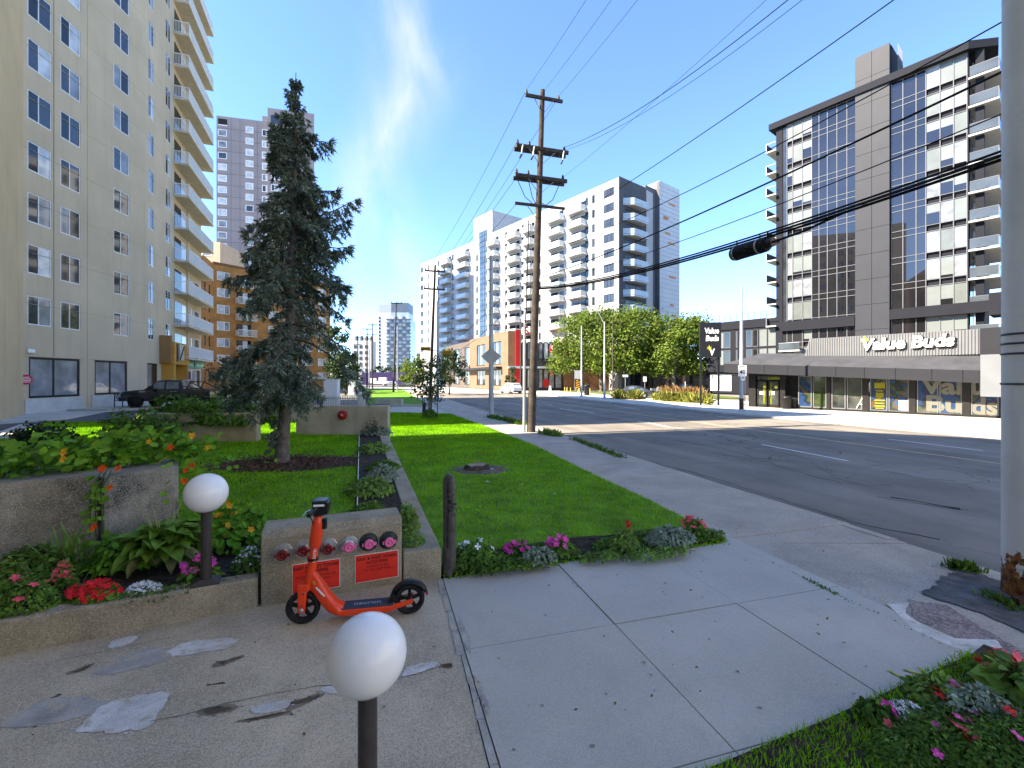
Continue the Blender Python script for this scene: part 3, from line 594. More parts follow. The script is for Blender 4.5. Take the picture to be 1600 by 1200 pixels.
def fdc_sign(c4, lines, label):
    P = [fdc_local(*c) for c in c4]; cx, cz = sum(p[0] for p in P) / 4, sum(p[1] for p in P) / 4; w = (P[1][0] - P[0][0] + P[2][0] - P[3][0]) / 2; h = (P[0][1] - P[3][1] + P[1][1] - P[2][1]) / 2
    s = thing('red_sign', label, 'sign', (-2.48 + cx * math.cos(FA), 4.42 + cx * math.sin(FA), cz), FA)
    b = MB(); b.box((-w / 2, -0.006, -h / 2), (w / 2, 0, h / 2), M_white); b.build('backing', s)
    b = MB(); b.box((-w / 2 + .006, -0.009, -h / 2 + .006), (w / 2 - .006, -0.0055, h / 2 - .006), M_signred); b.build('panel', s)
    z = h / 2 - 0.062
    for txt, sz, bold in lines:
        me = text_mesh(txt, sz, M_signblk, 0.0006, 0.0011 if bold else 0.0, space=1.05); put('lettering', me, s, (0, -0.0095, z), (R(90), 0, 0)); z -= sz * 1.08
    return s
fdc_sign([(456.5, 882), (531.5, 872), (531.5, 916), (456.5, 928.5)], [('EAST & WEST TOWER', 0.042, True), ('STANDPIPE', 0.042, True), ('FLOORS 1-PENTHOUSE', 0.034, False), ('175 PSI (1207 KPA)', 0.034, False)], 'red standpipe sign with dark lettering behind the scooter stem')
fdc_sign([(554.5, 868), (622.5, 858.5), (622.5, 900.5), (554.5, 911.5)], [('EAST & WEST TOWER', 0.040, True), ('AUTO SPKR', 0.040, True), ('FLOORS P1-P4', 0.034, False), ('175 PSI (1207 KPA)', 0.034, False)], 'red AUTO SPKR sign with dark lettering under the black plated inlets')
# ---- globe lamps
M_post = mat('bronze_post_paint', (0.055, 0.046, 0.043), .45, .12, 12); M_globe = mat('white_globe_acrylic', (0.80, 0.80, 0.79), .22, .03, 6, spec=.5, blotch=((.70, .70, .67), 9, .58, .8))
def globe_lamp(loc, zc, label, base):
    t = thing('globe_lamp', label, 'lamp', loc, 0.45, 'white globe lamps on bronze posts'); h = zc - loc[2]; r = 0.186
    b = MB(); b.lathe([(0.046, 0.0), (0.046, h - r * .93)], M_post, 24); b.lathe([(0.062, h - r * .98), (0.062, h - r * .86), (0.0, h - r * .86)], M_post, 24); b.build('post', t)
    b = MB(); b.lathe([(max(0.0005, r * math.sin(math.pi * k / 28)), h - r * math.cos(math.pi * k / 28)) for k in range(29)], M_globe, 48); b.build('globe', t); b = MB(); b.lathe([(.05, h - r * .985), (.074, h - r * .965), (.078, h - r * .90), (.07, h - r * .87)], M_post, 28); b.build('collar', t)
    if base:
        b = MB(); b.box((-.12, -.085, -.002), (.12, .085, .012), M_post)
        b.add([(-.12, -.085, .012), (.12, -.085, .012), (.12, .085, .012), (-.12, .085, .012), (-.05, -.05, .05), (.05, -.05, .05), (.05, .05, .05), (-.05, .05, .05)], [(0, 1, 5, 4), (1, 2, 6, 5), (2, 3, 7, 6), (3, 0, 4, 7), (4, 5, 6, 7)], M_post); b.build('base_plate', t)
    return t
globe_lamp((-2.955, 4.33, 0.279), 1.148, 'white globe lamp on a bronze post standing on the kerb wall by the hosta', True)
globe_lamp((-0.706, 2.19, 0.0), 0.905, 'large white globe lamp in front of the scooter, nearest the camera', True)
# ---- vent pipe by the wall corner
M_pipe = mat('grey_brown_pipe_paint', (0.10, 0.088, 0.08), .5, .25, 14, .15, 60)
t = thing('vent_pipe', 'grey brown gooseneck pipe pair rising from a sleeve at the wall corner', 'pipe', (-0.725, 5.16, 0))
b = MB(); b.tube([(0, 0, 0), (0, 0, .32)], 0.075, M_pipe, 20); b.build('sleeve', t)
b = MB(); b.tube([(-.028, .01, .1), (-.028, .01, 1.06), (-.022, .0, 1.10), (0.0, -.012, 1.13), (0.025, -.025, 1.11), (0.034, -.03, 1.05), (0.034, -.03, .92)], 0.042, M_pipe, 18); b.build('gooseneck', t)
b = MB(); b.tube([(0.034, -.03, .1), (0.034, -.03, .70)], 0.05, M_pipe, 18); b.build('lower_pipe', t)
b = MB(); b.tube([(0.034, -.03, .70), (0.034, -.03, .94)], 0.028, M_pipe, 12)
for z in (.70, .76, .80, .87, .92): b.lathe([(0.03, z), (0.052, z + .004), (0.052, z + .026), (0.03, z + .03)], M_pipe, 6, Matrix.Translation((0.034, -.03, 0)), smooth=False)
b.bar((0.04, -.06, .83), (0.10, -.08, .83), .03, .03, M_pipe); b.build('valve', t)
# ================================================================== orange kick scooter
M_or = mat('scooter_orange', (0.80, 0.055, 0.012), .32, .03, 4, coat=.4); M_deck = mat('deck_grip_grey', (0.05, 0.055, 0.075), .8, .12, 30, .3, 200)
front, rear = Vector((-1.925, 4.13)), Vector((-0.985, 4.305)); L = (rear - front).length
sc = thing('kick_scooter', 'bright orange rental kick scooter parked beside the fire connection block', 'scooter', (front.x, front.y, 0), math.atan2(rear.y - front.y, rear.x - front.x))
RY90 = Matrix.Rotation(R(90), 4, 'X')
def wheel(cx, r):
    w = thing('wheel', None, None); w.parent = sc; w.location = (cx, 0, r)
    b = MB(); b.lathe([(r * .74, -.026), (r * .9, -.032), (r, -.018), (r, .018), (r * .9, .032), (r * .74, .026), (r * .74, -.026)], M_rubber, 36, RY90); b.build('tyre', w)
    b = MB(); b.lathe([(r * .75, -.02), (r * .66, -.02), (r * .66, .02), (r * .75, .02)], M_black, 36, RY90); b.lathe([(0, -.03), (r * .2, -.03), (r * .24, 0), (r * .2, .03), (0, .03)], M_black, 18, RY90)
    for k in range(5):
        a = 2 * math.pi * k / 5 + .3; b.bar((r * .15 * math.cos(a), 0, r * .15 * math.sin(a)), (r * .7 * math.cos(a), 0, r * .7 * math.sin(a)), .022, .03, M_black)
    b.build('rim', w)
wheel(0.0, 0.148); wheel(L, 0.142)
ST = [Vector((0.03, 0, .19)), Vector((0.13, 0, 0.60)), Vector((0.195, 0, 1.10))]; ST = [Vector((0.035, 0, .2)), Vector((0.085, 0, 0.58)), Vector((0.135, 0, 1.03))]
b = MB()
for s in (-1, 1):       # fork blades
    b.add([(x, s * y, z) for x, y, z in ((-.038, .045, .12), (.03, .045, .12), (.05, .045, .34), (-.03, .045, .34), (-.03, .068, .12), (.022, .068, .12), (.05, .06, .34), (-.035, .06, .34))],
          [(0, 1, 2, 3)[::s], (7, 6, 5, 4)[::s], (0, 4, 5, 1)[::s], (1, 5, 6, 2)[::s], (2, 6, 7, 3)[::s], (3, 7, 4, 0)[::s]], M_or)
b.box((-.035, -.06, .30), (.055, .06, .37), M_or); b.build('fork', sc, bevel=0.012)
b = MB(); b.lathe([(0, -.075), (.018, -.075), (.018, .075), (0, .075)], M_metal, 12, Matrix.Translation((0, 0, .148)) @ RY90); b.build('axle', sc)
b = MB(); b.tube([ST[0] + Vector((.01, 0, .12)), ST[1], ST[1] + Vector((.005, 0, .03)), ST[2]], [.042, .04, .036, .034], M_or, 16); b.build('stem', sc)
b = MB(); b.tube([(0.098, 0, .68), (0.104, 0, .72), (0.128, 0, .92), (0.132, 0, .97)], [.036, .055, .052, .036], M_or, 14); b.build('battery_housing', sc)
# neck sweeping from the stem down into the deck: loft of rounded sections along x
sec = [(0.045, .030, .36, .52), (0.10, .040, .27, .47), (0.17, .055, .17, .37), (0.235, .07, .10, .255), (0.30, .085, .075, .165), (0.36, .09, .07, .135)]
b = MB(); vs = []
for x, hw, z0, z1 in sec: vs += [(x, -hw, z0 + .02), (x, -hw * .8, z0), (x, hw * .8, z0), (x, hw, z0 + .02), (x, hw, z1 - .02), (x, hw * .7, z1), (x, -hw * .7, z1), (x, -hw, z1 - .02)]
fs = [(i * 8 + k, (i + 1) * 8 + k, (i + 1) * 8 + (k + 1) % 8, i * 8 + (k + 1) % 8) for i in range(5) for k in range(8)] + [tuple(range(8)), tuple(range(47, 39, -1))]
b.add(vs, fs, M_or, True); b.build('neck', sc)
b = MB(); b.box((.34, -.09, .07), (.80, .09, .125), M_or)
for s in (-1, 1): b.add([(x, s * y, z) for x, y, z in ((.78, .055, .075), (.78, .09, .075), (.99, .075, .125), (.99, .055, .125), (.78, .055, .125), (.78, .09, .125), (.99, .075, .17), (.99, .055, .17))], [(0, 1, 2, 3), (4, 7, 6, 5), (0, 4, 5, 1), (1, 5, 6, 2), (2, 6, 7, 3), (3, 7, 4, 0)], M_or)
b.build('deck', sc, bevel=0.012)
b = MB(); b.box((.325, -.08, .125), (.81, .08, .134), M_deck); b.build('grip_mat', sc, bevel=0.004)
put('lettering', text_mesh('neuron', 0.085, mat('deck_lettering', (0.30, 0.33, 0.38), .6), 0.0005, 0.001), sc, (.57, -.02, .1345), (0, 0, 0))
n = 10; b = MB(); vs = []
for k in range(n + 1):
    a = R(150 - 128 * k / n); rr = .168
    for y, dr in ((-.045, -.012), (-.03, .006), (.03, .006), (.045, -.012)): vs.append((L + (rr + dr) * math.cos(a), y, .142 + (rr + dr) * math.sin(a)))
b.add(vs, [(i * 4 + k, i * 4 + k + 1, (i + 1) * 4 + k + 1, (i + 1) * 4 + k) for i in range(n) for k in range(3)], M_black, True)
b.add([(L - .155, -.045, .235), (L - .155, .045, .235), (L - .20, .045, .13), (L - .20, -.045, .13), (L - .09, -.045, .15), (L - .09, .045, .15)], [(0, 1, 2, 3), (0, 3, 4), (1, 5, 2), (0, 4, 5, 1)], M_black); o = b.build('rear_mudguard', sc)
sm = o.modifiers.new('solid', 'SOLIDIFY'); sm.thickness = .006
b = MB(); b.box((L + .155, -.02, .17), (L + .175, .02, .2), mat('tail_light_red', (.35, .02, .05), .3)); b.build('tail_light', sc)
b = MB(); b.tube([(0.125, -.26, 1.07), (0.13, -.2, 1.075), (0.138, 0, 1.06), (0.13, .2, 1.075), (0.125, .26, 1.07)], .014, M_black, 10); b.build('handlebar', sc)
for s in (-1, 1):
    b = MB(); b.tube([(0.115, s * .28, 1.065), (0.13, s * .17, 1.075)], .019, M_black, 12); b.build('handgrip', sc)
    b = MB(); b.tube([(0.10, s * .15, 1.08), (0.07, s * .19, 1.075), (0.065, s * .26, 1.06)], .006, M_metal if s < 0 else M_black, 6); b.build('brake_lever', sc)
b = MB(); b.add([(x, y, z) for x, y, z in ((.11, -.06, .98), (.22, -.05, 1.0), (.22, .05, 1.0), (.11, .06, .98), (.085, -.075, 1.13), (.235, -.075, 1.115), (.235, .075, 1.115), (.085, .075, 1.13))], [(0, 3, 2, 1), (4, 5, 6, 7), (0, 1, 5, 4), (1, 2, 6, 5), (2, 3, 7, 6), (3, 0, 4, 7)], M_black); b.build('control_box', sc, bevel=.012)
b = MB(); b.box((.10, -.06, 1.128), (.21, .06, 1.134), mat('display_blue_grey', (.10, .14, .2), .25)); b.box((.105, -.077, 1.085), (.2, -.074, 1.105), M_white); b.build('display', sc)
b = MB()
for s in (-1, 1): b.tube([(.10, s * .14, 1.08), (.06, s * .09, 1.04), (.085, s * .045, .96), (.112, s * .036, .88)], .005, M_rubber, 6, False)
b.build('brake_cable', sc)
b = MB(); b.tube([(.52, -.085, .08), (.56, -.15, .006)], .009, M_black, 8); b.build('kickstand', sc)
b = MB()
for x, z in ((.0, .19), (.02, .3)): b.lathe([(.009, -.075), (.009, .075)], M_metal, 8, Matrix.Translation((x, 0, z)) @ RY90); b.lathe([(0, -.076), (.009, -.075)], M_metal, 8, Matrix.Translation((x, 0, z)) @ RY90)
b.lathe([(.047, .575), (.047, .60)], M_black, 16, Matrix.Translation((.085, 0, 0))); b.build('fastener', sc)
b = MB(); b.box((.165, -.028, .86), (.205, .028, .955), M_black); b.build('phone_holder', sc, bevel=.006)
put('lettering', text_mesh('neuron', 0.05, M_white, 0.0005, 0.0006), sc, (.118, -.038, .635), (R(90), R(-84), 0))
b = MB()
for k, (dx, dz, w) in enumerate(((0, 0, .05), (.02, -.02, .03), (.035, -.04, .05))): b.bar((.125 + dx, -.062, .345 + dz), (.15 + dx + w * .3, -.066, .30 + dz), .002, .014, M_white)
b.bar((.098, -.055, .40), (.118, -.058, .37), .002, .02, mat('decal_amber', (.7, .35, .02), .5)); b.build('decal', sc)
b = MB()
for k in range(4): b.box((L - .055 + k * .032, -.03, .3105 - abs(k - 1.8) * .004), (L - .035 + k * .032, .0, .3125 - abs(k - 1.8) * .004), M_white)
b.build('mudguard_lettering', sc)
# ---- stump and stones in the bare patch of lawn
t = thing('tree_stump', 'short sawn tree stump lying in the bare patch of the street lawn', 'stump', (STUMP[0] - .08, STUMP[1] - .02, .05), .2)
b = MB(); n = 18; rr = [random.uniform(.22, .30) for _ in range(n)]
vs = [(rr[k] * 1.15 * math.cos(2 * math.pi * k / n), rr[k] * math.sin(2 * math.pi * k / n), 0) for k in range(n)] + [(rr[k] * math.cos(2 * math.pi * k / n), rr[k] * .85 * math.sin(2 * math.pi * k / n), .12 + random.uniform(-.02, .03)) for k in range(n)]
b.add(vs, [(k, (k + 1) % n, n + (k + 1) % n, n + k) for k in range(n)], M_wood); b.add(vs[n:], [tuple(range(n))], mat('sawn_wood', (.30, .24, .18), .9, .2, 20)); b.build('stump_body', t)
for k, (px, py, s) in enumerate(((753, 734, .05), (769, 733, .04), (761, 753, .05), (701, 800, .03), (866, 772, .03), (815, 757, .03))):
    p = at(px, py, .06); b = MB(); b.lathe([(0.001, -.4), (.7, -.2), (.9, .2), (.4, .6), (0.001, .65)], mat('pale_stone', (.5, .48, .42), .9), 7); o = b.build('pebble'); o.location = p; o.scale = (s * 1.3, s, s * .7); o.rotation_euler[2] = k
    tag(o, ['small pale stone in the bare soil left of another', 'small pale stone in the bare soil under the stump', 'single white scrap lying on the lawn just below the bare soil', 'tiny pale scrap on the lawn close to the grey pipe', 'tiny pale scrap on the lawn right of the others', 'tiny pale scrap on the grass below the bare soil, right side'][k], 'stone')
# ================================================================== plants near the camera
M_nast = mat('nasturtium_leaf', (0.15, 0.33, 0.03), .5, .3, 2.0, island=.35, trans=.35, col2=(.08, .21, .02), spec=.12); M_hosta = mat('hosta_leaf', (0.125, 0.245, 0.03), .45, .25, 5, island=.3, trans=.25, col2=(.085, .185, .022), spec=.15)
M_hostae = mat('hosta_leaf_yellowed', (0.30, 0.26, 0.11), .6, .3, 9, island=.3, trans=.2, col2=(.10, .14, .03)); M_sword = mat('sword_leaf', (0.12, 0.24, 0.04), .45, .3, 3, island=.3, trans=.15)
M_herb = mat('herb_leaf', (0.11, 0.215, 0.035), .6, .3, 5, island=.45, trans=.3, spec=.1); M_herbl = mat('light_herb_leaf', (0.165, 0.29, 0.05), .6, .3, 5, island=.35, trans=.25); M_greyleaf = mat('silver_leaf', (0.22, 0.28, 0.20), .7, .2, 5, island=.3, trans=.15)
M_stem = mat('plant_stem', (0.06, 0.10, 0.03), .7, .2, 9)
def pet(name, c): return mat(name, c, .55, .12, 20, island=.22, trans=.25)
P_red = pet('petal_red', (.72, .025, .015)); P_or = pet('petal_orange', (.85, .12, .01)); P_yel = pet('petal_yellow', (.80, .42, .03)); P_pink = pet('petal_pink', (.75, .07, .34)); P_coral = pet('petal_coral', (.80, .10, .12)); P_white = pet('petal_white', (.75, .78, .82)); P_mag = pet('petal_magenta', (.62, .05, .30))
def disc_leaf_mesh(name, m, n=9, dish=-.12):
    b = MB(); vs = [(0, 0, 0)] + [((1 + .08 * math.sin(k * 2.3)) * math.cos(2 * math.pi * k / n), (1 + .08 * math.cos(k * 3.1)) * math.sin(2 * math.pi * k / n), .15 + dish * math.cos(k * 1.9)) for k in range(n)]
    b.add(vs, [(0, 1 + k, 1 + (k + 1) % n) for k in range(n)], m, True); return b.mesh(name)
def flower_mesh(name, m, n=5, eye=None):
    b = MB()
    for k in range(n):
        a = 2 * math.pi * k / n; c, s = math.cos(a), math.sin(a); q = lambda r, w, z: (r * c - w * s, r * s + w * c, z)
        b.add([(0, 0, 0), q(.5, -.36, .16), q(1, -.30, .2), q(1.06, 0, .12), q(1, .30, .2), q(.5, .36, .16)], [(0, 1, 2, 3), (0, 3, 4, 5)], m)
    if eye: b.lathe([(.14, .1), (.1, .2), (0.001, .22)], eye, 6)
    return b.mesh(name)
def rand_rot(tilt): return (random.uniform(-tilt, tilt), random.uniform(-tilt, tilt), random.uniform(0, 6.28))
LM = disc_leaf_mesh('nasturtium_leaf', M_nast); FO = flower_mesh('nasturtium_flower', P_or, 5, P_red); FY = flower_mesh('nasturtium_flower', P_yel, 5, P_or)
nast = thing('nasturtium_bed', 'sprawling mass of round leaved nasturtiums spilling over the concrete planter', 'nasturtiums', (-5.2, 5.6, 1.1))
N0 = nast.location
AX = [(-8.2, 4.9), (-6.6, 5.1), (-5.5, 5.3), (-4.9, 5.6), (-4.6, 6.2)]
def axis_pt(t):
    k = min(int(t * 4), 3); a, c = Vector(AX[k]), Vector(AX[k + 1]); return a.lerp(c, t * 4 - k)
cnt = 0; back = []
def nast_pt():
    t = random.uniform(0.05, 1.0); p = axis_pt(t); w = random.gauss(0, .42); z = 1.15 + .42 * max(0, 1 - (w / .8) ** 2) + random.uniform(-.16, .06)
    return Vector((p.x + w * .5 + random.uniform(-.1, .1), p.y + w * .9, z))
for i in range(300):
    if i < 230:
        q = nast_pt()
        if i < 130: q.y -= abs(random.gauss(0, .3)); q.z -= random.uniform(0, .18)
        sz = random.uniform(.035, .068)
    elif i < 268:       # trailing through the notch and down the right end
        t = random.random(); q = Vector((-4.63 + random.gauss(0, .07), 5.0 - .06 * t, 1.16 - t * .8 + random.uniform(-.05, .05))); sz = random.uniform(.03, .05)
    else:
        t = random.random(); q = Vector((-4.22 + random.gauss(0, .1), 5.9 + random.gauss(0, .25), 1.2 - t * .95)); sz = random.uniform(.03, .055)
    r = rand_rot(.6); face = random.uniform(.1, .9)
    put('leaf', LM, nast, q - N0, (face + r[0] * .5, r[1], r[2] * .0 + random.uniform(-.6, .6)), scale=sz)
Q = np.array([list(nast_pt()) for _ in range(1500)]); Q[:, 2] -= RNG.uniform(0, .3, len(Q))
o = put('leaves', leaf_mesh('nasturtium_leaves', Q - np.array(N0), RNG.normal(0, .5, (len(Q), 3)) + [0, -.4, .9], RNG.uniform(.06, .12, len(Q)), M_nast, 1.0), nast); o['kind'] = 'stuff'
b = MB()
for i in range(60):
    q = nast_pt() - N0; b.tube([q, q + Vector((random.uniform(-.1, .1), random.uniform(-.1, .1), -.25))], .004, M_stem, 4, False)
for dx in (-.05, 0, .06): b.tube([Vector((-4.62 + dx, 5.1, 1.2)) - N0, Vector((-4.63 + dx, 4.98, 1.0)) - N0, Vector((-4.6 + dx * 1.4, 4.95, .5)) - N0], .006, M_stem, 4, False)
b.build('vines', nast)
for px, py, f, y in ((100, 707, FY, 4.75), (99, 718, FY, 4.75), (160, 732, FO, 4.95), (172, 762, FO, 4.92), (147, 824, FO, 4.6), (267, 699, FO, 5.7), (300, 681, FY, 5.9), (290, 735, FO, 5.65), (299, 728, FO, 5.7), (233, 690, FY, 5.5), (355, 786, FY, 5.9), (185, 732, FO, 5.0), (325, 700, FY, 6.0), (288, 752, FO, 5.6)):
    put('flower', f, nast, Vector((rx(px, y), y, rz(py, y))) - N0, (1.1 + random.uniform(-.2, .2), random.uniform(-.3, .3), random.uniform(-.3, .3)), scale=random.uniform(.034, .045))
# hosta: arching ribbed leaves, each its own part
def arch_leaf(name, m, w=.34, rib=3, curl=.9, n=6):
    b = MB(); vs = []
    for i in range(n + 1):
        t = i / n; a = .85 - curl * 1.9 * t; 
        x = sum(math.cos(.85 - curl * 1.9 * j / n) for j in range(i)) / n; z = sum(math.sin(.85 - curl * 1.9 * j / n) for j in range(i)) / n
        ww = w * (math.sin(math.pi * min(1, t * .92 + .08)) ** .8) * (1 - .25 * t) + .004
        vs += [(x, -ww, z + .10 * ww / w), (x, -ww * .5, z + .02), (x, 0, z - .02), (x, ww * .5, z + .02), (x, ww, z + .10 * ww / w)]
    b.add(vs, [(i * 5 + k, (i + 1) * 5 + k, (i + 1) * 5 + k + 1, i * 5 + k + 1) for i in range(n) for k in range(4)], m, True); return b.mesh(name)
HL = [arch_leaf('hosta_leaf', M_hosta, .30, 3, c) for c in (.8, .95, 1.1)]; HE = arch_leaf('hosta_leaf', M_hostae, .22, 3, 1.2)
def hosta(loc, label, n, s, edge=6):
    t = thing('hosta', label, 'hosta', loc)
    for i in range(n):
        a = i * 2.399 + random.uniform(-.3, .3); tier = (i / n)
        put('leaf', HL[i % 3] if i >= edge else HE, t, (random.uniform(-.1, .1), random.uniform(-.1, .1), .05 + .32 * tier * s / .5), (0, random.uniform(-.35, .2) - .3 * tier + .15, a), scale=s * random.uniform(.75, 1.15) * (1.05 - .45 * tier))
    b = MB()
    for i in range(9):
        a = random.uniform(0, 6.28); b.tube([(0, 0, .1), (.1 * math.cos(a), .1 * math.sin(a), .4 * s / .4), (.22 * math.cos(a), .22 * math.sin(a), .62 * s / .4)], .004, mat('dry_stalk', (.35, .3, .17), .8), 4, False)
    b.build('flower_stalks', t); return t
hosta((-3.74, 4.78, .25), 'broad leaved green hosta with yellowed leaf tips behind the near flowers', 96, .46, 12)
# sword leaved clumps
def sword_leaf(name, m, w=.045, bend=.7, n=5):
    b = MB(); vs = []
    for i in range(n + 1):
        t = i / n; x = bend * t * t * .7; z = t * (1 - .28 * bend * t); ww = w * (1 - t) ** .6 * (.7 + .6 * t) + .001; vs += [(x, -ww, z + ww * .3), (x, 0, z), (x, ww, z + ww * .3)]
    b.add(vs, [(i * 3 + k, (i + 1) * 3 + k, (i + 1) * 3 + k + 1, i * 3 + k + 1) for i in range(n) for k in range(2)], m, True); return b.mesh(name)
SL = [sword_leaf('sword_leaf', M_sword, .04, c) for c in (.3, .7, 1.1)]
def sword_clump(loc, label, n, h, name='daylily', cat='daylily'):
    t = thing(name, label, cat, loc)
    for i in range(n): put('leaf', SL[i % 3], t, (random.gauss(0, .09), random.gauss(0, .06), 0), (0, random.uniform(-.1, .45), random.uniform(0, 6.28)), scale=h * random.uniform(.6, 1.1))
    return t
sword_clump((-4.5, 4.5, .24), 'tall clump of sword shaped leaves against the stained planter block', 52, .62)
sword_clump((-4.0, 5.15, .25), 'dark thin sword leaves standing behind the hosta', 14, .6)
sword_clump((-4.9, 4.12, .25), 'dark strap leaves at the left end of the kerb bed', 16, .5)
# small leafy plants: a mound of leaves (parts of one look joined) with flowers as parts
def leafy(name, label, cat, loc, ra, rb, h, n, m, size, flowers=None, fm=None, fs=.03, group=None, aspect=.6, top=.75, rot=0, spiky=False, stems=True):
    t = thing(name, label, cat, loc, rot, group)
    a = RNG.uniform(0, 2 * np.pi, n); r = np.sqrt(RNG.uniform(0, 1, n)); z = h * (1 - r ** 2 * .75) * RNG.uniform(.25, 1.05, n) ** .6
    p = np.column_stack([ra * r * np.cos(a), rb * r * np.sin(a), z]); nr = np.column_stack([r * np.cos(a), r * np.sin(a) - .2, np.full(n, .7)]) + RNG.normal(0, .45, (n, 3))
    di = np.column_stack([np.cos(a), np.sin(a), np.full(n, .9 if spiky else -.1)]) + RNG.normal(0, .5, (n, 3))
    put('foliage', leaf_mesh('foliage', p, nr, RNG.uniform(.6, 1.3, n) * size, m, aspect, direc=di), t)
    if stems:
        b = MB()
        for i in range(14):
            aa = random.uniform(0, 6.28); rr = random.uniform(.2, .8); b.tube([(0, 0, 0), (ra * rr * .6 * math.cos(aa), rb * rr * .6 * math.sin(aa), h * .5), (ra * rr * math.cos(aa), rb * rr * math.sin(aa), h * .8)], size * .06 + .001, M_stem, 4, False)
        b.build('stems', t)
    for i in range(flowers or 0):
        aa = random.uniform(0, 6.28); rr = math.sqrt(random.random()) * .9
        mm = fm[i % len(fm)] if isinstance(fm, list) else fm
        put('flower', mm, t, (ra * rr * math.cos(aa), rb * rr * math.sin(aa) - .01, h * (1 - rr * rr * .6) * random.uniform(top, 1.15)), (random.uniform(.1, 1.1), random.uniform(-.5, .5), random.uniform(0, 1)), scale=fs * random.uniform(.8, 1.25))
    return t
F_red = flower_mesh('flower', P_red, 5, P_or); F_pink = flower_mesh('flower', P_pink, 5, P_white); F_mag = flower_mesh('flower', P_mag, 5); F_coral = flower_mesh('flower', P_coral, 5); F_white = flower_mesh('flower', P_white, 4)
leafy('impatiens', 'low mound of bright scarlet impatiens behind the kerb wall', 'impatiens', (-3.78, 4.05, .24), .26, .14, .17, 420, M_herb, .05, 95, F_red, .026)
leafy('impatiens', 'pink impatiens in bloom left of the globe lamp post', 'impatiens', (-3.14, 4.5, .24), .17, .12, .24, 240, M_herb, .06, 16, F_pink, .036)
leafy('geranium', 'bushy small leaved plant with a few coral flower heads at the left bed end', 'geranium', (-4.28, 3.88, .24), .32, .2, .28, 1500, M_herb, .035, 6, F_coral, .03)
leafy('geranium', 'coral pink flower head over green leaves beside the planter corner', 'geranium', (-4.12, 4.12, .26), .07, .06, .3, 160, M_herb, .05, 22, F_coral, .022, top=.9)
leafy('herb', 'leafy dark plant filling the bed under the left planter block', 'herb', (-4.75, 4.45, .25), .4, .2, .34, 800, M_herb, .07)
leafy('herb', 'mid green plant filling the bed between sword leaves and hosta', 'herb', (-4.1, 4.72, .25), .3, .22, .36, 700, M_nast, .075)
leafy('alyssum', 'small white alyssum cushion between the red flowers and hosta', 'alyssum', (-3.44, 4.2, .24), .17, .1, .10, 300, M_herb, .025, 150, F_white, .012)
leafy('alyssum', 'white flowered airy herb right of the globe lamp post', 'alyssum', (-2.72, 4.68, .24), .2, .15, .24, 700, M_herb, .03, 60, F_white, .012)
leafy('herb', 'light green herb clump by the planter base on the left', 'herb', (-4.62, 4.15, .26), .16, .12, .32, 260, M_herbl, .05)
leafy('nasturtium', 'loose nasturtium tangle between the globe lamp and the lawn', 'nasturtium', (-3.3, 5.35, .25), .42, .35, .5, 520, M_nast, .085, 8, FY, .035, aspect=.9)
leafy('herb', 'bright green low herb at the foot of the concrete block left end', 'herb', (-2.62, 4.95, .25), .22, .2, .3, 380, M_herb, .05)
leafy('herb', 'dark leafy filler plant at the foot of the stained planter notch', 'herb', (-3.95, 5.0, .25), .35, .25, .35, 500, M_herb, .07)
leafy('groundcover', 'dark creeping groundcover along the top of the kerb wall', 'groundcover', (-3.3, 4.15, .24), .75, .09, .07, 900, M_herb, .03, rot=.44)
# strip behind the block
for k, (px, py, ra, rb, h, m, sz, lab) in enumerate(((590, 668, .5, .35, .35, M_greyleaf, .09, 'frosted grey green perennial in front of the bell wall'), (585, 694, .45, .4, .25, M_herbl, .08, 'mid green perennial in the dark strip, second from the bell wall'), (600, 722, .35, .3, .2, M_herb, .07, 'dark green perennial against the long low wall'), (577, 760, .4, .35, .28, M_herbl, .07, 'spreading light green perennial half way along the dark strip'),
        (598, 738, .3, .3, .3, M_greyleaf, .06, 'small silvery perennial halfway along the long low wall'), (575, 790, .22, .3, .16, M_herb, .06, 'small dark herb near the block end of the strip'), (636, 812, .13, .22, .34, M_herbl, .06, 'fresh green plant squeezed between the concrete block and low wall'), (640, 835, .17, .14, .2, M_herbl, .035, 'yellow green herb spilling over the low wall beside the block'))):
    p = at(px, py + 12 if k < 6 else py + 18, .3); leafy('perennial', lab, 'perennial', (p.x, p.y, .3), ra, rb, h, int(500), m, sz)
leafy('dry_shrub', 'sparse reddish brown shrub at the foot of the bell wall', 'shrub', (-4.75, 15.2, .3), .4, .25, .65, 160, mat('reddish_leaf', (.09, .05, .035), .7, .3, 5, island=.4), .06, top=1)
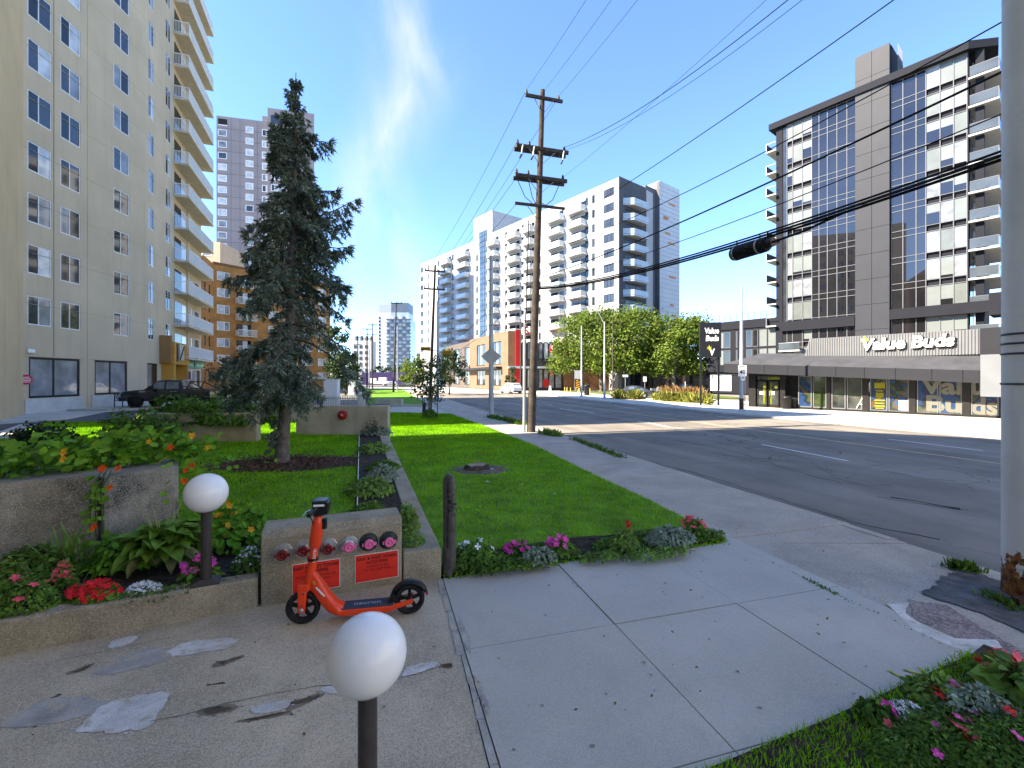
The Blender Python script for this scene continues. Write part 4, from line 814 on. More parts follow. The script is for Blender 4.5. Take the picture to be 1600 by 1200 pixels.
# front bed of the street lawn
def bed_pt(px, py): return at(px, py, .075)
for (px, py, ra, rb, h, n, m, sz, fl, fm, nm, lab) in ((740, 880, .3, .25, .26, 900, M_herb, .045, 8, F_white, 'herb', 'leafy herb with tiny white flowers right of the grey pipe'), (808, 868, .2, .14, .16, 260, M_herb, .05, 22, F_mag, 'petunia', 'magenta petunias in the lawn bed, left of two pink clumps'), (873, 866, .22, .14, .2, 300, M_herb, .05, 26, F_pink, 'petunia', 'pink petunias in the lawn bed beside the bare black soil'),
        (842, 880, .22, .12, .18, 300, M_greyleaf, .05, 0, None, 'herb', 'silvery leaf clump between the two pink petunia clumps'), (975, 858, .2, .16, .24, 420, M_herbl, .05, 0, None, 'salvia', 'light green salvia leaves under a single red spike'), (1048, 848, .36, .22, .2, 1000, M_greyleaf, .05, 0, None, 'dusty_herb', 'grey green mounded herb near the corner of the lawn bed'), (1083, 838, .2, .14, .26, 300, M_herb, .05, 26, F_coral, 'petunia', 'coral petunias at the street end of the lawn bed'),
        (940, 872, .3, .1, .06, 240, M_herbl, .05, 0, None, 'groundcover', 'thin light groundcover along the slab edge under the bare soil'), (800, 887, .5, .1, .09, 500, M_herb, .05, 0, None, 'groundcover', 'green groundcover along the slab edge near the grey pipe'), (1030, 868, .5, .12, .07, 500, M_herbl, .045, 0, None, 'groundcover', 'light groundcover along the slab edge under the grey mound')):
    p = bed_pt(px, py - 3); leafy(nm, lab, nm.replace('_', ' '), (p.x, p.y, .06), ra, rb, h, n, m, sz, fl, fm, .034, top=.85, rot=.29)
for px, py, lab in ((770, 878, 'low green filler between the white flowered herb and magenta petunias'), (850, 862, 'low green filler just behind the pink petunias'), (955, 852, 'low green filler left of the red salvia spike'), (1010, 842, 'low green filler between the red spike and grey mound'), (1105, 838, 'low green filler at the street corner of the lawn bed')): p = bed_pt(px, py - 2); leafy('groundcover', lab, 'groundcover', (p.x, p.y, .05), .26, .12, .10, 420, M_herb, .04, rot=.29)
p = bed_pt(981, 852); t = thing('red_salvia', 'single upright red salvia spike in the lawn bed', 'salvia', (p.x, p.y, .1))
b = MB(); b.tube([(0, 0, 0), (0.01, 0, .28)], .004, M_stem, 5); b.build('stem', t)
for k in range(16): put('flower', F_red, t, (random.gauss(0, .012), random.gauss(0, .012), .17 + k * .008), rand_rot(1.2), scale=.022)
# corner bed bottom right
for (px, py, ra, rb, h, n, m, sz, fl, fm, nm, lab, fs) in ((1560, 1052, .3, .12, .13, 320, M_herb, .05, 26, [F_coral, F_red], 'petunia', 'coral and red petunias along the kerb edge of the corner bed', .04), (1470, 1090, .22, .16, .12, 420, M_herbl, .06, 5, [F_coral, F_red, F_pink], 'petunia', 'light green petunia with a few salmon blooms in the corner bed', .035), (1410, 1118, .16, .1, .08, 300, M_greyleaf, .02, 130, F_white, 'alyssum', 'white alyssum cushion near the slab edge of the corner bed', .011),
        (1370, 1120, .12, .1, .1, 160, M_herb, .05, 3, F_mag, 'petunia', 'dark magenta petunia at the slab corner of the corner bed', .04), (1520, 1110, .3, .2, .14, 700, M_greyleaf, .04, 0, None, 'herb', 'grey leaved herb in the middle of the corner bed', .03), (1590, 1080, .2, .15, .2, 120, M_herbl, .13, 0, None, 'herb', 'large leaved bright green plant at the right of the corner bed', .03), (1460, 1150, .6, .2, .1, 3200, M_herb, .026, 8, [F_pink, F_coral], 'groundcover', 'dense green groundcover filling the front of the corner bed', .03), (1560, 1170, .5, .3, .12, 3200, M_herb, .028, 12, [F_coral, F_red, F_pink], 'groundcover', 'green groundcover with stray coral blooms in the front corner bed', .03)):
    p = at(px, py, .04); leafy(nm, lab, nm, (p.x, p.y, .03), ra, rb, h, n, m, sz, fl, fm, fs, top=.85, rot=.4)
grass('grass', [(2.1, 2.95), (3.72, 3.66), (5.0, 1.4), (2.0, .8), (.7, 2.4)], .03, 40000, .05, .010)
# weeds in the joints and along the kerb
def weeds(name, pts, n, h, m=M_blade, spread=.06):
    P = []
    for i in range(n):
        k = random.randrange(len(pts) - 1); a, c = Vector(pts[k]), Vector(pts[k + 1]); q = a.lerp(c, random.random()); P.append((q.x + random.gauss(0, spread), q.y + random.gauss(0, spread), -.03))
    P = np.array(P); d = RNG.normal(0, .5, (n, 3)) + [0, 0, 1]
    o = put(name, leaf_mesh(name, P, RNG.normal(size=(n, 3)), RNG.uniform(.5, 1.3, n) * h, m, .22, direc=d)); o['kind'] = 'stuff'; return o
J = [at(*p)[:2] for p in ((1200, 876), (1255, 902), (1310, 930), (1375, 960), (1520, 1030))]
weeds('grass', [Vector((x - .03, y)) for x, y in LAWN_EDGE[:5]], 2600, .075, M_blade, .035); weeds('grass', [Vector((-.74, 5.1)), Vector((2.93, 6.19))], 1500, .08, M_blade, .03)
weeds('weeds', J, 700, .035, M_herb, .012); weeds('weeds', J[1:3], 300, .05, M_herbl, .014)
weeds('weeds', [at(895, 686)[:2], at(972, 715)[:2]], 700, .14, M_herb, .07); weeds('weeds', [at(848, 677)[:2], at(872, 682)[:2]], 400, .25, M_herbl, .12)
weeds('weeds', [at(765, 652)[:2], at(820, 664)[:2]], 700, .25, M_herb, .12); weeds('weeds', [at(1488, 884)[:2], at(1520, 888)[:2]], 260, .11, M_herb, .05); weeds('weeds', [at(1545, 930)[:2], at(1600, 955)[:2]], 300, .08, M_herb, .05)
# hedge in the far planter, and small shrubs on the left
def bush(name, label, cat, loc, ra, rb, h, n, m, sz, rot=0, group=None, flat=.6):
    t = thing(name, label, cat, loc, rot, group)
    a = RNG.uniform(0, 2 * np.pi, n); u = RNG.uniform(-.1, 1, n); r = RNG.uniform(.35, 1.0, n) ** .4; lump = 1 + .16 * np.sin(a * 5 + u * 6) + .12 * np.sin(a * 3 - u * 9)
    ce = np.sqrt(np.maximum(0, 1 - np.clip(u, 0, 1) ** 2)) ** flat; p = np.column_stack([ra * r * lump * ce * np.cos(a), rb * r * lump * ce * np.sin(a), np.maximum(0.02, h * u * r * lump)])
    nr = p / [ra, rb, h] + RNG.normal(0, .5, (n, 3)); put('foliage', leaf_mesh('foliage', p, nr, RNG.uniform(.6, 1.4, n) * sz, m), t)
    b = MB()
    for i in range(8):
        aa = random.uniform(0, 6.28); b.tube([(0, 0, 0), (ra * .3 * math.cos(aa), rb * .3 * math.sin(aa), h * .4), (ra * .6 * math.cos(aa), rb * .6 * math.sin(aa), h * .75)], [.02, .014, .005], M_stem, 5, False)
    b.build('branches', t); return t
M_hedge = mat('hedge_leaf', (.11, .22, .03), .6, .3, 4, island=.4, trans=.2); M_hedgel = mat('pale_shrub_leaf', (.16, .24, .05), .6, .25, 4, island=.3, trans=.3)  # second leaf is paler and yellower than the hedge
bush('hedge', 'wide leafy green hedge growing out of the grey planter before the pickup', 'hedge', (-9.6, 14.4, .85), 2.1, .8, .80, 6500, M_hedge, .10)
bush('shrub', 'leafy green shrub hanging down to the lawn at the left end of the hedge', 'shrub', (-10.9, 13.2, .3), 1.15, .6, .95, 2600, M_hedge, .10)
bush('shrub', 'pale yellow green shrub at the left end of the hedge', 'shrub', (-14.2, 17.6, .3), .55, .5, .55, 700, M_hedgel, .12)
bush('shrub', 'low pale yellow flowering edging plant at the back of the terrace lawn', 'shrub', (-16.6, 19.5, .28), 1.5, .3, .22, 700, M_hedgel, .10)
bush('shrub', 'small dark shrub by the low court edge wall on the left', 'shrub', (-13.6, 13.0, .3), .75, .7, .62, 1500, mat('dark_shrub_leaf', (.025, .05, .018), .7, .3, 4, island=.5), .10)
# ================================================================== the blue spruce
M_needle = mat('spruce_needles', (0.165, 0.21, 0.16), .7, .3, 2.5, island=.45, col2=(.085, .12, .085), trans=.1, spec=.08); M_dry = mat('dry_spruce_twigs', (0.085, 0.065, 0.05), .9, .3, 3, island=.3); M_bark = mat('spruce_bark', (0.16, 0.135, 0.115), .95, .3, 7, 1.0, 28, streak=((.05, .042, .036), .7))
spr = thing('spruce_tree', 'tall thinning blue spruce with drooping branches standing in a mulch ring', 'tree', SPR)
TOP = Vector((.33, .1, 9.05)); YS = SPR.y
def trunk_at(z): t = z / 9.05; return Vector((.33 * t + .06 * math.sin(t * 4), .1 * t, z))
b = MB(); zs = [-.05, .1, .4, 1, 2, 3, 4, 5, 6, 7, 8, 8.7, 9.05]
b.tube([trunk_at(z) for z in zs], [.2, .17, .145, .13, .115, .1, .088, .075, .06, .045, .03, .015, .006], M_bark, 14); b.build('trunk', spr)
tw_p, tw_d, tw_s = [], [], []; dry = MB(); dry_p, dry_d = [], []
limbs = MB()
def branch(z, az, ln, droop, lift=.15, dens=1.0, bare=0.0):
    p = trunk_at(z); h = Vector((math.cos(az), math.sin(az), 0)); n = max(5, int(ln / .12)); pts = []
    for i in range(n + 1):
        t = i / n; pts.append(p + h * (ln * t) + Vector((0, 0, ln * (lift * t - droop * t * t + .22 * droop * max(0, t - .75)))) + Vector((random.gauss(0, .012), random.gauss(0, .012), random.gauss(0, .012))))
    limbs.tube(pts, [.028 * min(1, ln) * (1 - i / n) ** .7 + .004 for i in range(n + 1)], M_bark, 5, False)
    side = Vector((-h.y, h.x, 0))
    for i in range(1, n + 1):
        t = i / n
        if t < bare: 
            if random.random() < .5: dry_p.append(pts[i]); dry_d.append(side * random.choice((-1, 1)) + Vector((0, 0, -.9)) + h * .3)
            continue
        wd = min(.34, ln * .36) * math.sin(math.pi * min(1, t * .8 + .18)) + .04
        for s in (-1, 1):
            m = int(2 + 3.0 * dens) if ln > .34 else 1
            d0 = (side * s * random.uniform(.6, 1) + h * random.uniform(.4, .8) + Vector((0, 0, random.uniform(-.85, -.15)))).normalized()
            for k in range(m):
                u = (k + random.random()) / m * wd
                tw_p.append(pts[i] + d0 * u + Vector((0, 0, -.22 * u * u / max(wd, .1) + random.gauss(0, .02)))); tw_d.append(d0 + Vector((random.gauss(0, .22), random.gauss(0, .22), random.gauss(-.3, .2)))); tw_s.append(random.uniform(.75, 1.25) * min(1, .45 + ln))
        if random.random() < .8 * dens and ln > .4:     # hanging sprays
            for k in range(3): tw_p.append(pts[i] + Vector((random.gauss(0, .03), random.gauss(0, .03), -.06 - .07 * k))); tw_d.append(Vector((random.gauss(0, .3), random.gauss(0, .3), -1)) + h * .3); tw_s.append(1)
    for k in range(4 if ln > .3 else 2): tw_p.append(pts[-1]); tw_d.append(h + Vector((random.gauss(0, .4), random.gauss(0, .4), random.gauss(0, .3)))); tw_s.append(min(1.1, .45 + ln))
def prof(z):
    K = [(1.3, .7), (1.8, 1.1), (2.4, 1.2), (3.0, 1.1), (3.8, 1.1), (4.6, 1.2), (5.2, 1.05), (5.8, .82), (6.4, .64), (7, .48), (7.6, .40), (8.0, .27), (8.4, .16), (9.0, .05)]
    for (a, p), (c, q) in zip(K, K[1:]):
        if a <= z <= c: return p + (q - p) * (z - a) / (c - a)
    return .05
z = 2.25; az = 0.0
while z < 8.95:
    nb_ = 5 if z < 6.5 else 6 if z < 8.2 else 4
    for q in range(nb_):
        L0 = prof(z); az += 2 * math.pi / nb_ + random.uniform(-.45, .45); ln = L0 * random.choice((.35, .5, .65, .8, .95, 1.1)) * random.uniform(.9, 1.08)
        gap = 2.3 < z < 4.2 and math.cos(az) > .3 or 3.0 < z < 3.7 and math.cos(az) < -.5         # thin, half bare sides
        if gap and random.random() < .5 or random.random() < .14: continue
        branch(z + random.uniform(-.05, .05), az, ln, (.85 if z < 4.5 else .75 if z < 6.5 else .5 if z < 8 else -.1) * random.uniform(.75, 1.25), .2 if z < 7.5 else .5, 1.15 if not gap else .4, .5 if gap else .0)
    z += .33 if z < 5 else .25 if z < 7 else .19 if z < 8.2 else .15
for (px, py, zt, dr, lf, bare, dn) in ((547, 305, 4.6 + 1.05, .22, -.02, .25, 1.2), (508, 213, 7.42, .1, .35, 0, .8), (425, 205, 7.42, .05, .35, 0, .8), (362, 440, 4.35, .35, .2, .2, 1.3), (330, 590, 2.75, .55, .15, .1, 1.4), (345, 615, 2.3, .5, .1, .0, 1.4), (564, 618, 2.9, .55, -.1, .6, 1.4), (545, 560, 3.2, .8, .1, .7, .5), (536, 380, 4.9, .3, .2, 0, 1.3), (537, 345, 5.2, .3, .2, 0, 1.2), (540, 455, 4.4, .5, .2, .2, 1.2), (420, 240, 6.9, .2, .3, 0, 1), (518, 290, 6.2, .3, .3, 0, 1), (400, 420, 4.6, .5, .2, 0, 1.2), (395, 560, 2.9, .7, .2, 0, 1.4), (470, 600, 2.5, .9, .1, .0, 1.4), (480, 560, 2.7, .9, .1, .0, 1.3), (350, 640, 2.0, .6, .1, .3, 1.0)):
    tx_, tz_ = rx(px, YS) - SPR.x, rz(py, YS) - SPR.z; p0 = trunk_at(zt); dx = tx_ - p0.x; ln = abs(dx) * 1.03
    yaw = random.uniform(-.25, .1); branch(zt, (0 if dx > 0 else math.pi) + (yaw if dx < 0 else -yaw) , ln, ((lf * ln) - (tz_ - zt)) / max(ln, .2), lf, dn, bare)
for i in range(20):     # lowest skirt: short shaggy growth hugging the trunk
    branch(random.uniform(1.6, 2.2), random.uniform(0, 6.28), random.uniform(.3, .7), random.uniform(.8, 1.2), .1, 1.0, .1)
for i in range(16): branch(random.uniform(.5, 1.2), random.uniform(2.4, 4.2), random.uniform(.15, .3), .8, .1, .6)
limbs.build('limbs', spr)['kind'] = 'stuff'
TP = np.array([list(p) for p in tw_p]); TD = unit(np.array([list(d) for d in tw_d])); TS = np.array(tw_s)
def sprays(name, P, D, S, m, nb=7, ln=.085, w=.017):
    N = len(P); allv = []
    for k in range(nb):
        f = k / nb; base = P + D * (f * .11)[..., None] if False else P + D * (f * .12 * S)[:, None]
        rnd = RNG.normal(size=(N, 3)); rnd = unit(rnd - D * (rnd * D).sum(1, keepdims=True)); dd = unit(D * .75 + rnd * .75 if k < nb - 1 else D)
        sd = unit(np.cross(dd, RNG.normal(size=(N, 3)))) * w * .5
        allv.append(np.stack([base - sd, base + sd, base + dd * (ln * S)[:, None]], 1))
    v = np.concatenate(allv, 1).reshape(-1, 3); return np_mesh(name, v, np.arange(len(v)).reshape(-1, 3), m, nv=3)
o = put('needles', sprays('needles', TP, TD, TS, M_needle, 7, .105, .034), spr); o['kind'] = 'stuff'
DP = np.array([list(p) for p in dry_p]); DD = unit(np.array([list(d) for d in dry_d]))
if len(DP):
    DP = np.repeat(DP, 7, 0) + RNG.normal(0, .05, (len(DP) * 7, 3)); DD = np.repeat(DD, 7, 0) + RNG.normal(0, .3, (len(DD) * 7, 3)); DP = DP + DD * RNG.uniform(0, .35, (len(DP), 1))
    put('dry_twigs', sprays('dry_twigs', DP, unit(DD), np.full(len(DP), 1.6), M_dry, 3, .14, .008), spr)['kind'] = 'stuff'
print('spruce twigs', len(TP))
# ================================================================== buildings
class Face:
    """a facade of a building: local x runs from A to B (left to right seen from outside), local y goes in, z up"""
    def __init__(s, root, A, B):
        s.root = root; s.A, s.B = Vector(A[:2]), Vector(B[:2]); s.d = (s.B - s.A).normalized(); s.L = (s.B - s.A).length
        s.ang = math.atan2(s.d.y, s.d.x); s.n = Vector((s.d.y, -s.d.x)); r = root.location if root else Vector()
        s.o = Vector((s.A.x - r.x, s.A.y - r.y, -r.z))
    def x(s, px, out=0.0):
        """distance along the face at which a survey column meets it"""
        a = s.A + s.n * out; t = (px - CX) / FPX
        return (t * a.y - a.x) / (s.d.x - t * s.d.y)
    def dist(s, px, out=0.0): a = s.A + s.n * out + s.d * s.x(px, out); return a.y
    def z(s, px, py, out=0.0): return rz(py, s.dist(px, out))
    def w(s, x, z, out=0.0): p = s.A + s.d * x + s.n * out; return Vector((p.x, p.y, z))
    def put(s, name, me, x=0.0, z=0.0, y=0.0, parent=None, **kw):
        if parent is not None: return put(name, me, parent, (x, y, z), **kw)
        p = s.o + Vector((s.d.x * x - s.n.x * y, s.d.y * x - s.n.y * y, z)); return put(name, me, s.root, p, (0, 0, s.ang), **kw)
    def build(s, name, mb, x=0.0, z=0.0, y=0.0, **kw): return s.put(name, mb.mesh(name), x, z, y, **kw)
WC = {}
def window_mesh(w, h, fr, panes, bar=0.05, depth=0.06):
    key = (round(w, 2), round(h, 2), fr.name, tuple(panes), bar)
    if key in WC: return WC[key]
    b = MB(); b.box((0, -.01, 0), (w, depth, bar), fr); b.box((0, -.01, h - bar), (w, depth, h), fr); b.box((0, -.0085, bar), (bar, depth, h - bar), fr); b.box((w - bar, -.0085, bar), (w, depth, h - bar), fr)
    cuts = [p[1] for p in panes[:-1]]
    for c in cuts: b.box((c * w - bar / 2, -.005, bar), (c * w + bar / 2, depth, h - bar), fr)
    ps = []
    for (a, c, mn) in panes:
        q = MB(); x0 = a * w + (bar if a == 0 else bar / 2); x1 = c * w - (bar if c == 1 else bar / 2)
        q.box((x0, .02, bar), (x1, .035, h - bar), MATS[mn]); ps.append(q.mesh('pane'))
    WC[key] = (b.mesh('window'), ps); return WC[key]
def window(face, x, z, w, h, fr, panes, recess=0.05, bar=0.05, name='window', zr=0):
    me, ps = window_mesh(w, h, fr, panes, bar); o = face.put(name, me, x, z, recess)
    for p in ps: put('pane', p, o)
    return o
M_alu = mat('white_window_frame', (.72, .72, .70), .45, .05, 8); M_dkframe = mat('dark_window_frame', (.02, .02, .022), .45, .1, 8); M_greyframe = mat('grey_mullion', (.15, .155, .165), .6, .1, 8)
# ------------------------------------------------------------------ beige apartment tower on the left
M_stucco = mat('beige_stucco', (.55, .435, .295), .92, .07, .35, .35, 30, streak=((.36, .29, .19), .4)); M_stucco2 = mat('warm_tan_stucco', (.58, .42, .235), .92, .07, .4, .35, 30, streak=((.3, .23, .14), .3)); M_soffit = mat('balcony_slab_paint', (.55, .48, .36), .9, .08, 2)
tw = thing('apartment_tower', 'beige stucco apartment tower with white balconies on the left', 'building', (-27.6, 25.3, .2))
P0, P1, P2, P3, P4 = (-21.4, 17.4), (-27.6, 25.3), (-28.0, 29.55), (-28.42, 34.7), (-33.65, 48.5)
HT = 40.6; FL = 2.95; rows = range(12)
f0, fA, fB, fC = Face(tw, P0, P1), Face(tw, P1, P2), Face(tw, P2, P3), Face(tw, P3, P4)
zw = lambda k: 5.36 + FL * k
def fcol(f, p0, p1): return f.x(p0), f.x(p1) - f.x(p0)
b = MB(); wall_grid(b, f0.L, HT, [], M_stucco2, z0=.0); f0.build('wall', b)
cols = {'A': [(43, 81), (94.5, 126)], 'B': [(177.5, 202)], 'C': [(232, 241), (259, 267)]}
shop = {'A': (fA.x(45), 1.13, fA.x(125), 3.52), 'B': (fB.x(148), 1.16, fB.x(199), 3.52)}
ns = [0]
pan = [('window_glass', 'window_glass_with_grey_blind'), ('dark_window_glass', 'window_glass'), ('window_glass', 'window_glass_with_pale_blind'), ('dark_window_glass', 'window_glass_with_pale_blind'), ('window_glass_with_grey_blind', 'dark_window_glass'), ('window_glass', 'window_glass')]
for f, key, hw in ((fA, 'A', 1.69), (fB, 'B', 1.62), (fC, 'C', 1.72)):
    holes = []
    for c in cols[key]:
        x, w = fcol(f, *c)
        for k in rows: holes.append((x, zw(k), x + w, zw(k) + hw))
    if key in shop: holes.append(shop[key])
    if key == 'C': holes += [(f.x(230), .6, f.x(246), 3.5), (f.x(254), .3, f.x(270), 3.3), (f.x(275), .3, f.x(314), 3.3)]
    b = MB(); wall_grid(b, f.L, HT, holes, M_stucco, .16); f.build('wall', b)
    for ci, c in enumerate(cols[key]):
        x, w = fcol(f, *c)
        for k in rows:
            p = random.choice(pan) if k < 9 else random.choice(pan[:2]); window(f, x + .01, zw(k) + .01, w - .02, hw - .02, M_alu, [(0, .46 if w > 1.3 else .5, p[0]), (.46 if w > 1.3 else .5, 1, p[1])], .03, .06)
            ns[0] += 1
b = MB(); b.box((fA.L, -.02, 0), (fA.L + .1, .3, HT), M_stucco); b.box((fA.x(84) - .02, -.012, 3.6), (fA.x(84) + .02, .02, HT), mat('joint_sealant', (.2, .17, .13), .9)); fA.build('joint', b)
for f in (fA, fB, fC):
    b = MB()
    for k in range(1, 12): b.box((0, -.004, 3.62 + FL * k - .02), (f.L, .01, 3.62 + FL * k), mat('cast_joint', (.40, .32, .205), .9))
    f.build('joint', b)['kind'] = 'stuff'
for f, key in ((fA, 'A'), (fB, 'B')):
    x0, z0, x1, z1 = shop[key]; window(f, x0 + .01, z0 + .01, x1 - x0 - .02, z1 - z0 - .02, M_dkframe, [(0, .47, 'window_glass_with_grey_blind'), (.47, 1, 'window_glass_with_grey_blind')], .05, .12, 'shop_window')
    b = MB(); b.box((x0 - .25, -.05, -.1), (x1 + .25, -.003, z0 - .03), mat('pale_base_panel', (.5, .49, .46), .85, .1, 1.5)); f.build('base_panel', b)
    b = MB(); b.box((x0 - .3, -.03, z1 + .02), (x1 + .3, -.002, z1 + .09), M_stucco); f.build('lintel', b)
# entrance porch, shop strip under the balconies
M_orange = mat('orange_portal_stucco', (.55, .27, .05), .9, .08, 1); M_dkor = mat('brown_portal_stucco', (.30, .17, .07), .9, .1, 1)
xa, xb = fC.x(253), fC.x(276)
b = MB(); b.box((xa - .15, -.9, .2), (xa + .25, .0, 3.5), M_orange); b.box((xb - .2, -.9, .2), (xb, .0, 3.5), M_orange); b.box((xa - .25, -.95, 3.5), (xb + .1, .0, 5.4), M_orange); b.box((xa - .6, -.8, 3.6), (xa - .25, .0, 5.9), M_dkor); b.box((xa + .25, .1, .2), (xb - .2, .2, 3.4), mat('ochre_porch_wall', (.42, .25, .07), .9)); fC.build('entrance_porch', b)
b = MB(); b.box((xa + .3, -1.02, 3.75), (xa + .75, -.955, 5.3), M_black); b.box((xa + .95, -1.0, 3.9), (xa + 2.0, -.955, 5.25), mat('pale_sign_board', (.45, .45, .38), .6)); fC.build('porch_sign', b)
b = MB(); 
for k in range(9): b.tube([(xa + 1.0 + .1 * k, -1.03, 3.95 + .12 * k), (xa + 1.2 + .1 * k, -1.03, 4.3 + .1 * k)], .05, M_black, 5)
fC.build('porch_sign_emblem', b)
window(fC, fC.x(230) + .01, .61, fC.x(246) - fC.x(230) - .02, 2.88, M_dkframe, [(0, .55, 'window_glass_with_grey_blind'), (.55, 1, 'dark_window_glass')], .05, .1, 'shop_window')
xs0, xs1 = fC.x(275), fC.x(314); window(fC, xs0 + .01, .31, xs1 - xs0 - .02, 2.98, M_alu, [(0, .2, 'dark_window_glass'), (.2, .4, 'window_glass_with_grey_blind'), (.4, .6, 'dark_window_glass'), (.6, .8, 'window_glass_with_grey_blind'), (.8, 1, 'dark_window_glass')], .05, .16, 'shop_window')
b = MB(); b.box((fC.x(283), -.35, 3.32), (fC.x(297), -.25, 3.98), mat('green_sign_board', (.10, .36, .25), .5, .1, 3)); b.box((fC.x(298.5), -.35, 3.32), (fC.x(313), -.25, 3.98), MATS['green_sign_board']); fC.build('sign_board', b)
b = MB()
for p0, p1 in ((284.5, 290), (291, 295), (301, 306), (307, 312)): b.box((fC.x(p0), -.356, 3.55), (fC.x(p1), -.3505, 3.75), mat('pale_green_print', (.45, .65, .5), .6))
fC.build('sign_print', b)
# balconies
bx0, bx1 = fC.x(270.5) + .05, fC.L - .15; BW = bx1 - bx0
b = MB(); b.box((0, -1.2, -.16), (BW, 0, 0), M_soffit); bal = b.mesh('balcony')
b = MB()
for (p, q) in (((.04, -.02), (.04, -1.16)), ((.04, -1.16), (BW - .04, -1.16)), ((BW - .04, -1.16), (BW - .04, -.02))):
    p, q = Vector(p), Vector(q); L = (q - p).length; n = int(L / .11)
    b.bar((p.x, p.y, 1.05), (q.x, q.y, 1.05), .05, .05, M_white); b.bar((p.x, p.y, .08), (q.x, q.y, .08), .04, .04, M_white)
    for i in range(n + 1): c = p.lerp(q, i / n); b.bar((c.x, c.y, .08), (c.x, c.y, 1.05), .022, .022, M_white)
rail = b.mesh('railing')
b = MB(); b.box((.25, -.03, .02), (2.0, .01, 2.2), M_glassd); b.box((2.05, -.04, .02), (3.4, .01, 2.2), M_alu); b.box((2.1, -.045, .1), (3.35, -.035, 2.1), M_blind); b.box((3.9, -.03, .8), (5.2, .01, 2.15), M_glassd); b.box((6.0, -.04, .02), (7.6, .01, 2.15), M_alu); b.box((6.06, -.045, .1), (7.5, -.035, 2.1), M_glass); bdoor = b.mesh('balcony_door')
for k in range(13):
    o = fC.put('balcony', bal, bx0, 4.2 + FL * k); put('railing', rail, o); put('balcony_door', bdoor, o)
b = MB(); b.bar((bx0 + BW * .5, -.02, 4.3), (bx0 + BW * .5, -.02, HT), .14, 1.0, M_stucco); fC.build('balcony_divider', b)
b = MB(); b.prism(rel(tw, [(-28.3, 25.4), (-21.6, 16.9), (-38, 12), (-54, 24), (-52, 43), (-34.1, 48.3), (-28.95, 34.8), (-28.5, 29.6)])[::-1], -.2, HT - .2, M_stucco); b.build('rear_wall', tw)
b = MB(); b.prism(rel(tw, [P1, P0, (-38, 12), (-54, 24), (-52, 43), P4, P3, P2])[::-1], HT - .25, HT, M_stucco); b.build('roof', tw)
b = MB(); b.box((fA.x(41), -.14, 3.72), (fA.x(52), -.003, 3.95), M_white); fA.build('wall_light', b, 0, 0, 0, bevel=.05)
# octagonal sign on the tower corner
s = thing('octagon_sign', 'small red octagonal notice on the corner of the beige tower', 'sign', fA.w(fA.x(39), rz(593, fA.dist(39)), .06), fA.ang - .35)
b = MB(); pts = [(.30 * math.cos(R(22.5 + 45 * k)), .30 * math.sin(R(22.5 + 45 * k)), 0) for k in range(8)]
b.add([(x, -.02, z) for x, z, _ in pts] + [(x, 0, z) for x, z, _ in pts], [tuple(range(8)), tuple(range(15, 7, -1))] + [(k, k + 8, (k + 1) % 8 + 8, (k + 1) % 8) for k in range(8)], mat('faded_sign_red', (.50, .03, .06), .5)); b.build('panel', s)
b = MB()
for z, w in ((.13, .13), (.04, .2), (-.05, .2), (-.14, .17)):
    x = -w
    while x < w - .02: ww = random.uniform(.03, .07); b.box((x, -.024, z - .022), (min(x + ww, w), -.0205, z + .022), M_white); x += ww + .02
b.build('print', s)
# black lattice bench by the tower
t = thing('lattice_bench', 'black wrought iron lattice bench against the beige tower base', 'bench', (rx(190, 30.6), 30.6, .34), fB.ang)
b = MB()
for x in (-.6, .6): b.bar((x, -.5, 0), (x, -.5, .45), .04, .04, M_black); b.bar((x, 0, 0), (x, 0, .85), .04, .04, M_black); b.bar((x, -.5, .45), (x, 0, .45), .04, .04, M_black)
b.build('frame', t)
b = MB(); b.box((-.6, -.5, .43), (.6, 0, .46), M_black); b.build('seat', t)
b = MB()
for k in range(7): x = -.6 + k * .2; b.bar((x, 0, .5), (min(.6, x + .35), 0, .85), .03, .03, M_black); b.bar((x, 0, .85), (min(.6, x + .35), 0, .5), .03, .03, M_black)
b.bar((-.6, 0, .86), (.6, 0, .86), .04, .04, M_black); b.build('backrest', t)
# ------------------------------------------------------------------ the tower the photograph was taken from (casts the foreground shade)
nt = thing('neighbour_tower', 'tan stucco tower standing just outside the picture on the left', 'building', (-18, 11.7, 0))
NP = [(-18, 13.6), (-50, 5), (-50, -42), (0, -42), (2.5, -5.5), (-4.2, -3.2), (-11.6, 9.75)]
b = MB(); b.prism(rel(nt, NP), -.15, 29.2, M_stucco2); b.build('wall', nt)
for (A_, B_) in ((NP[4], NP[5]), (NP[5], NP[6])):
    f = Face(nt, A_, B_); n = max(1, int(f.L / 4.2))
    for k in range(8):
        for i in range(n): window(f, 1.2 + i * 4.2, 1.2 + 3.1 * k, 1.7, 1.6, M_alu, [(0, .5, 'window_glass'), (.5, 1, 'window_glass_with_grey_blind')], -.05, .07)
# unseen pale block added across the street to bounce sunlight into the foreground shade
ub = thing('bounce_block', 'unseen pale stucco block added across the street to bounce sunlight', 'building', (29, 4, 0))
UB = [(28.6, 6.5), (41, -34), (64, -26), (52, 14)]
M_bounce = mat('cream_stucco', (.62, .55, .44), .9, .06, .4)
b = MB(); b.prism(rel(ub, UB)[::-1] if False else rel(ub, UB), -.15, 24, M_bounce); b.build('wall', ub)
f = Face(ub, UB[0], UB[1])
for k in range(7):
    for i in range(9): window(f, 1.5 + i * 4.6, 1.4 + 3.2 * k, 1.8, 1.6, M_alu, [(0, .5, 'window_glass'), (.5, 1, 'window_glass_with_grey_blind')], -.06, .07)
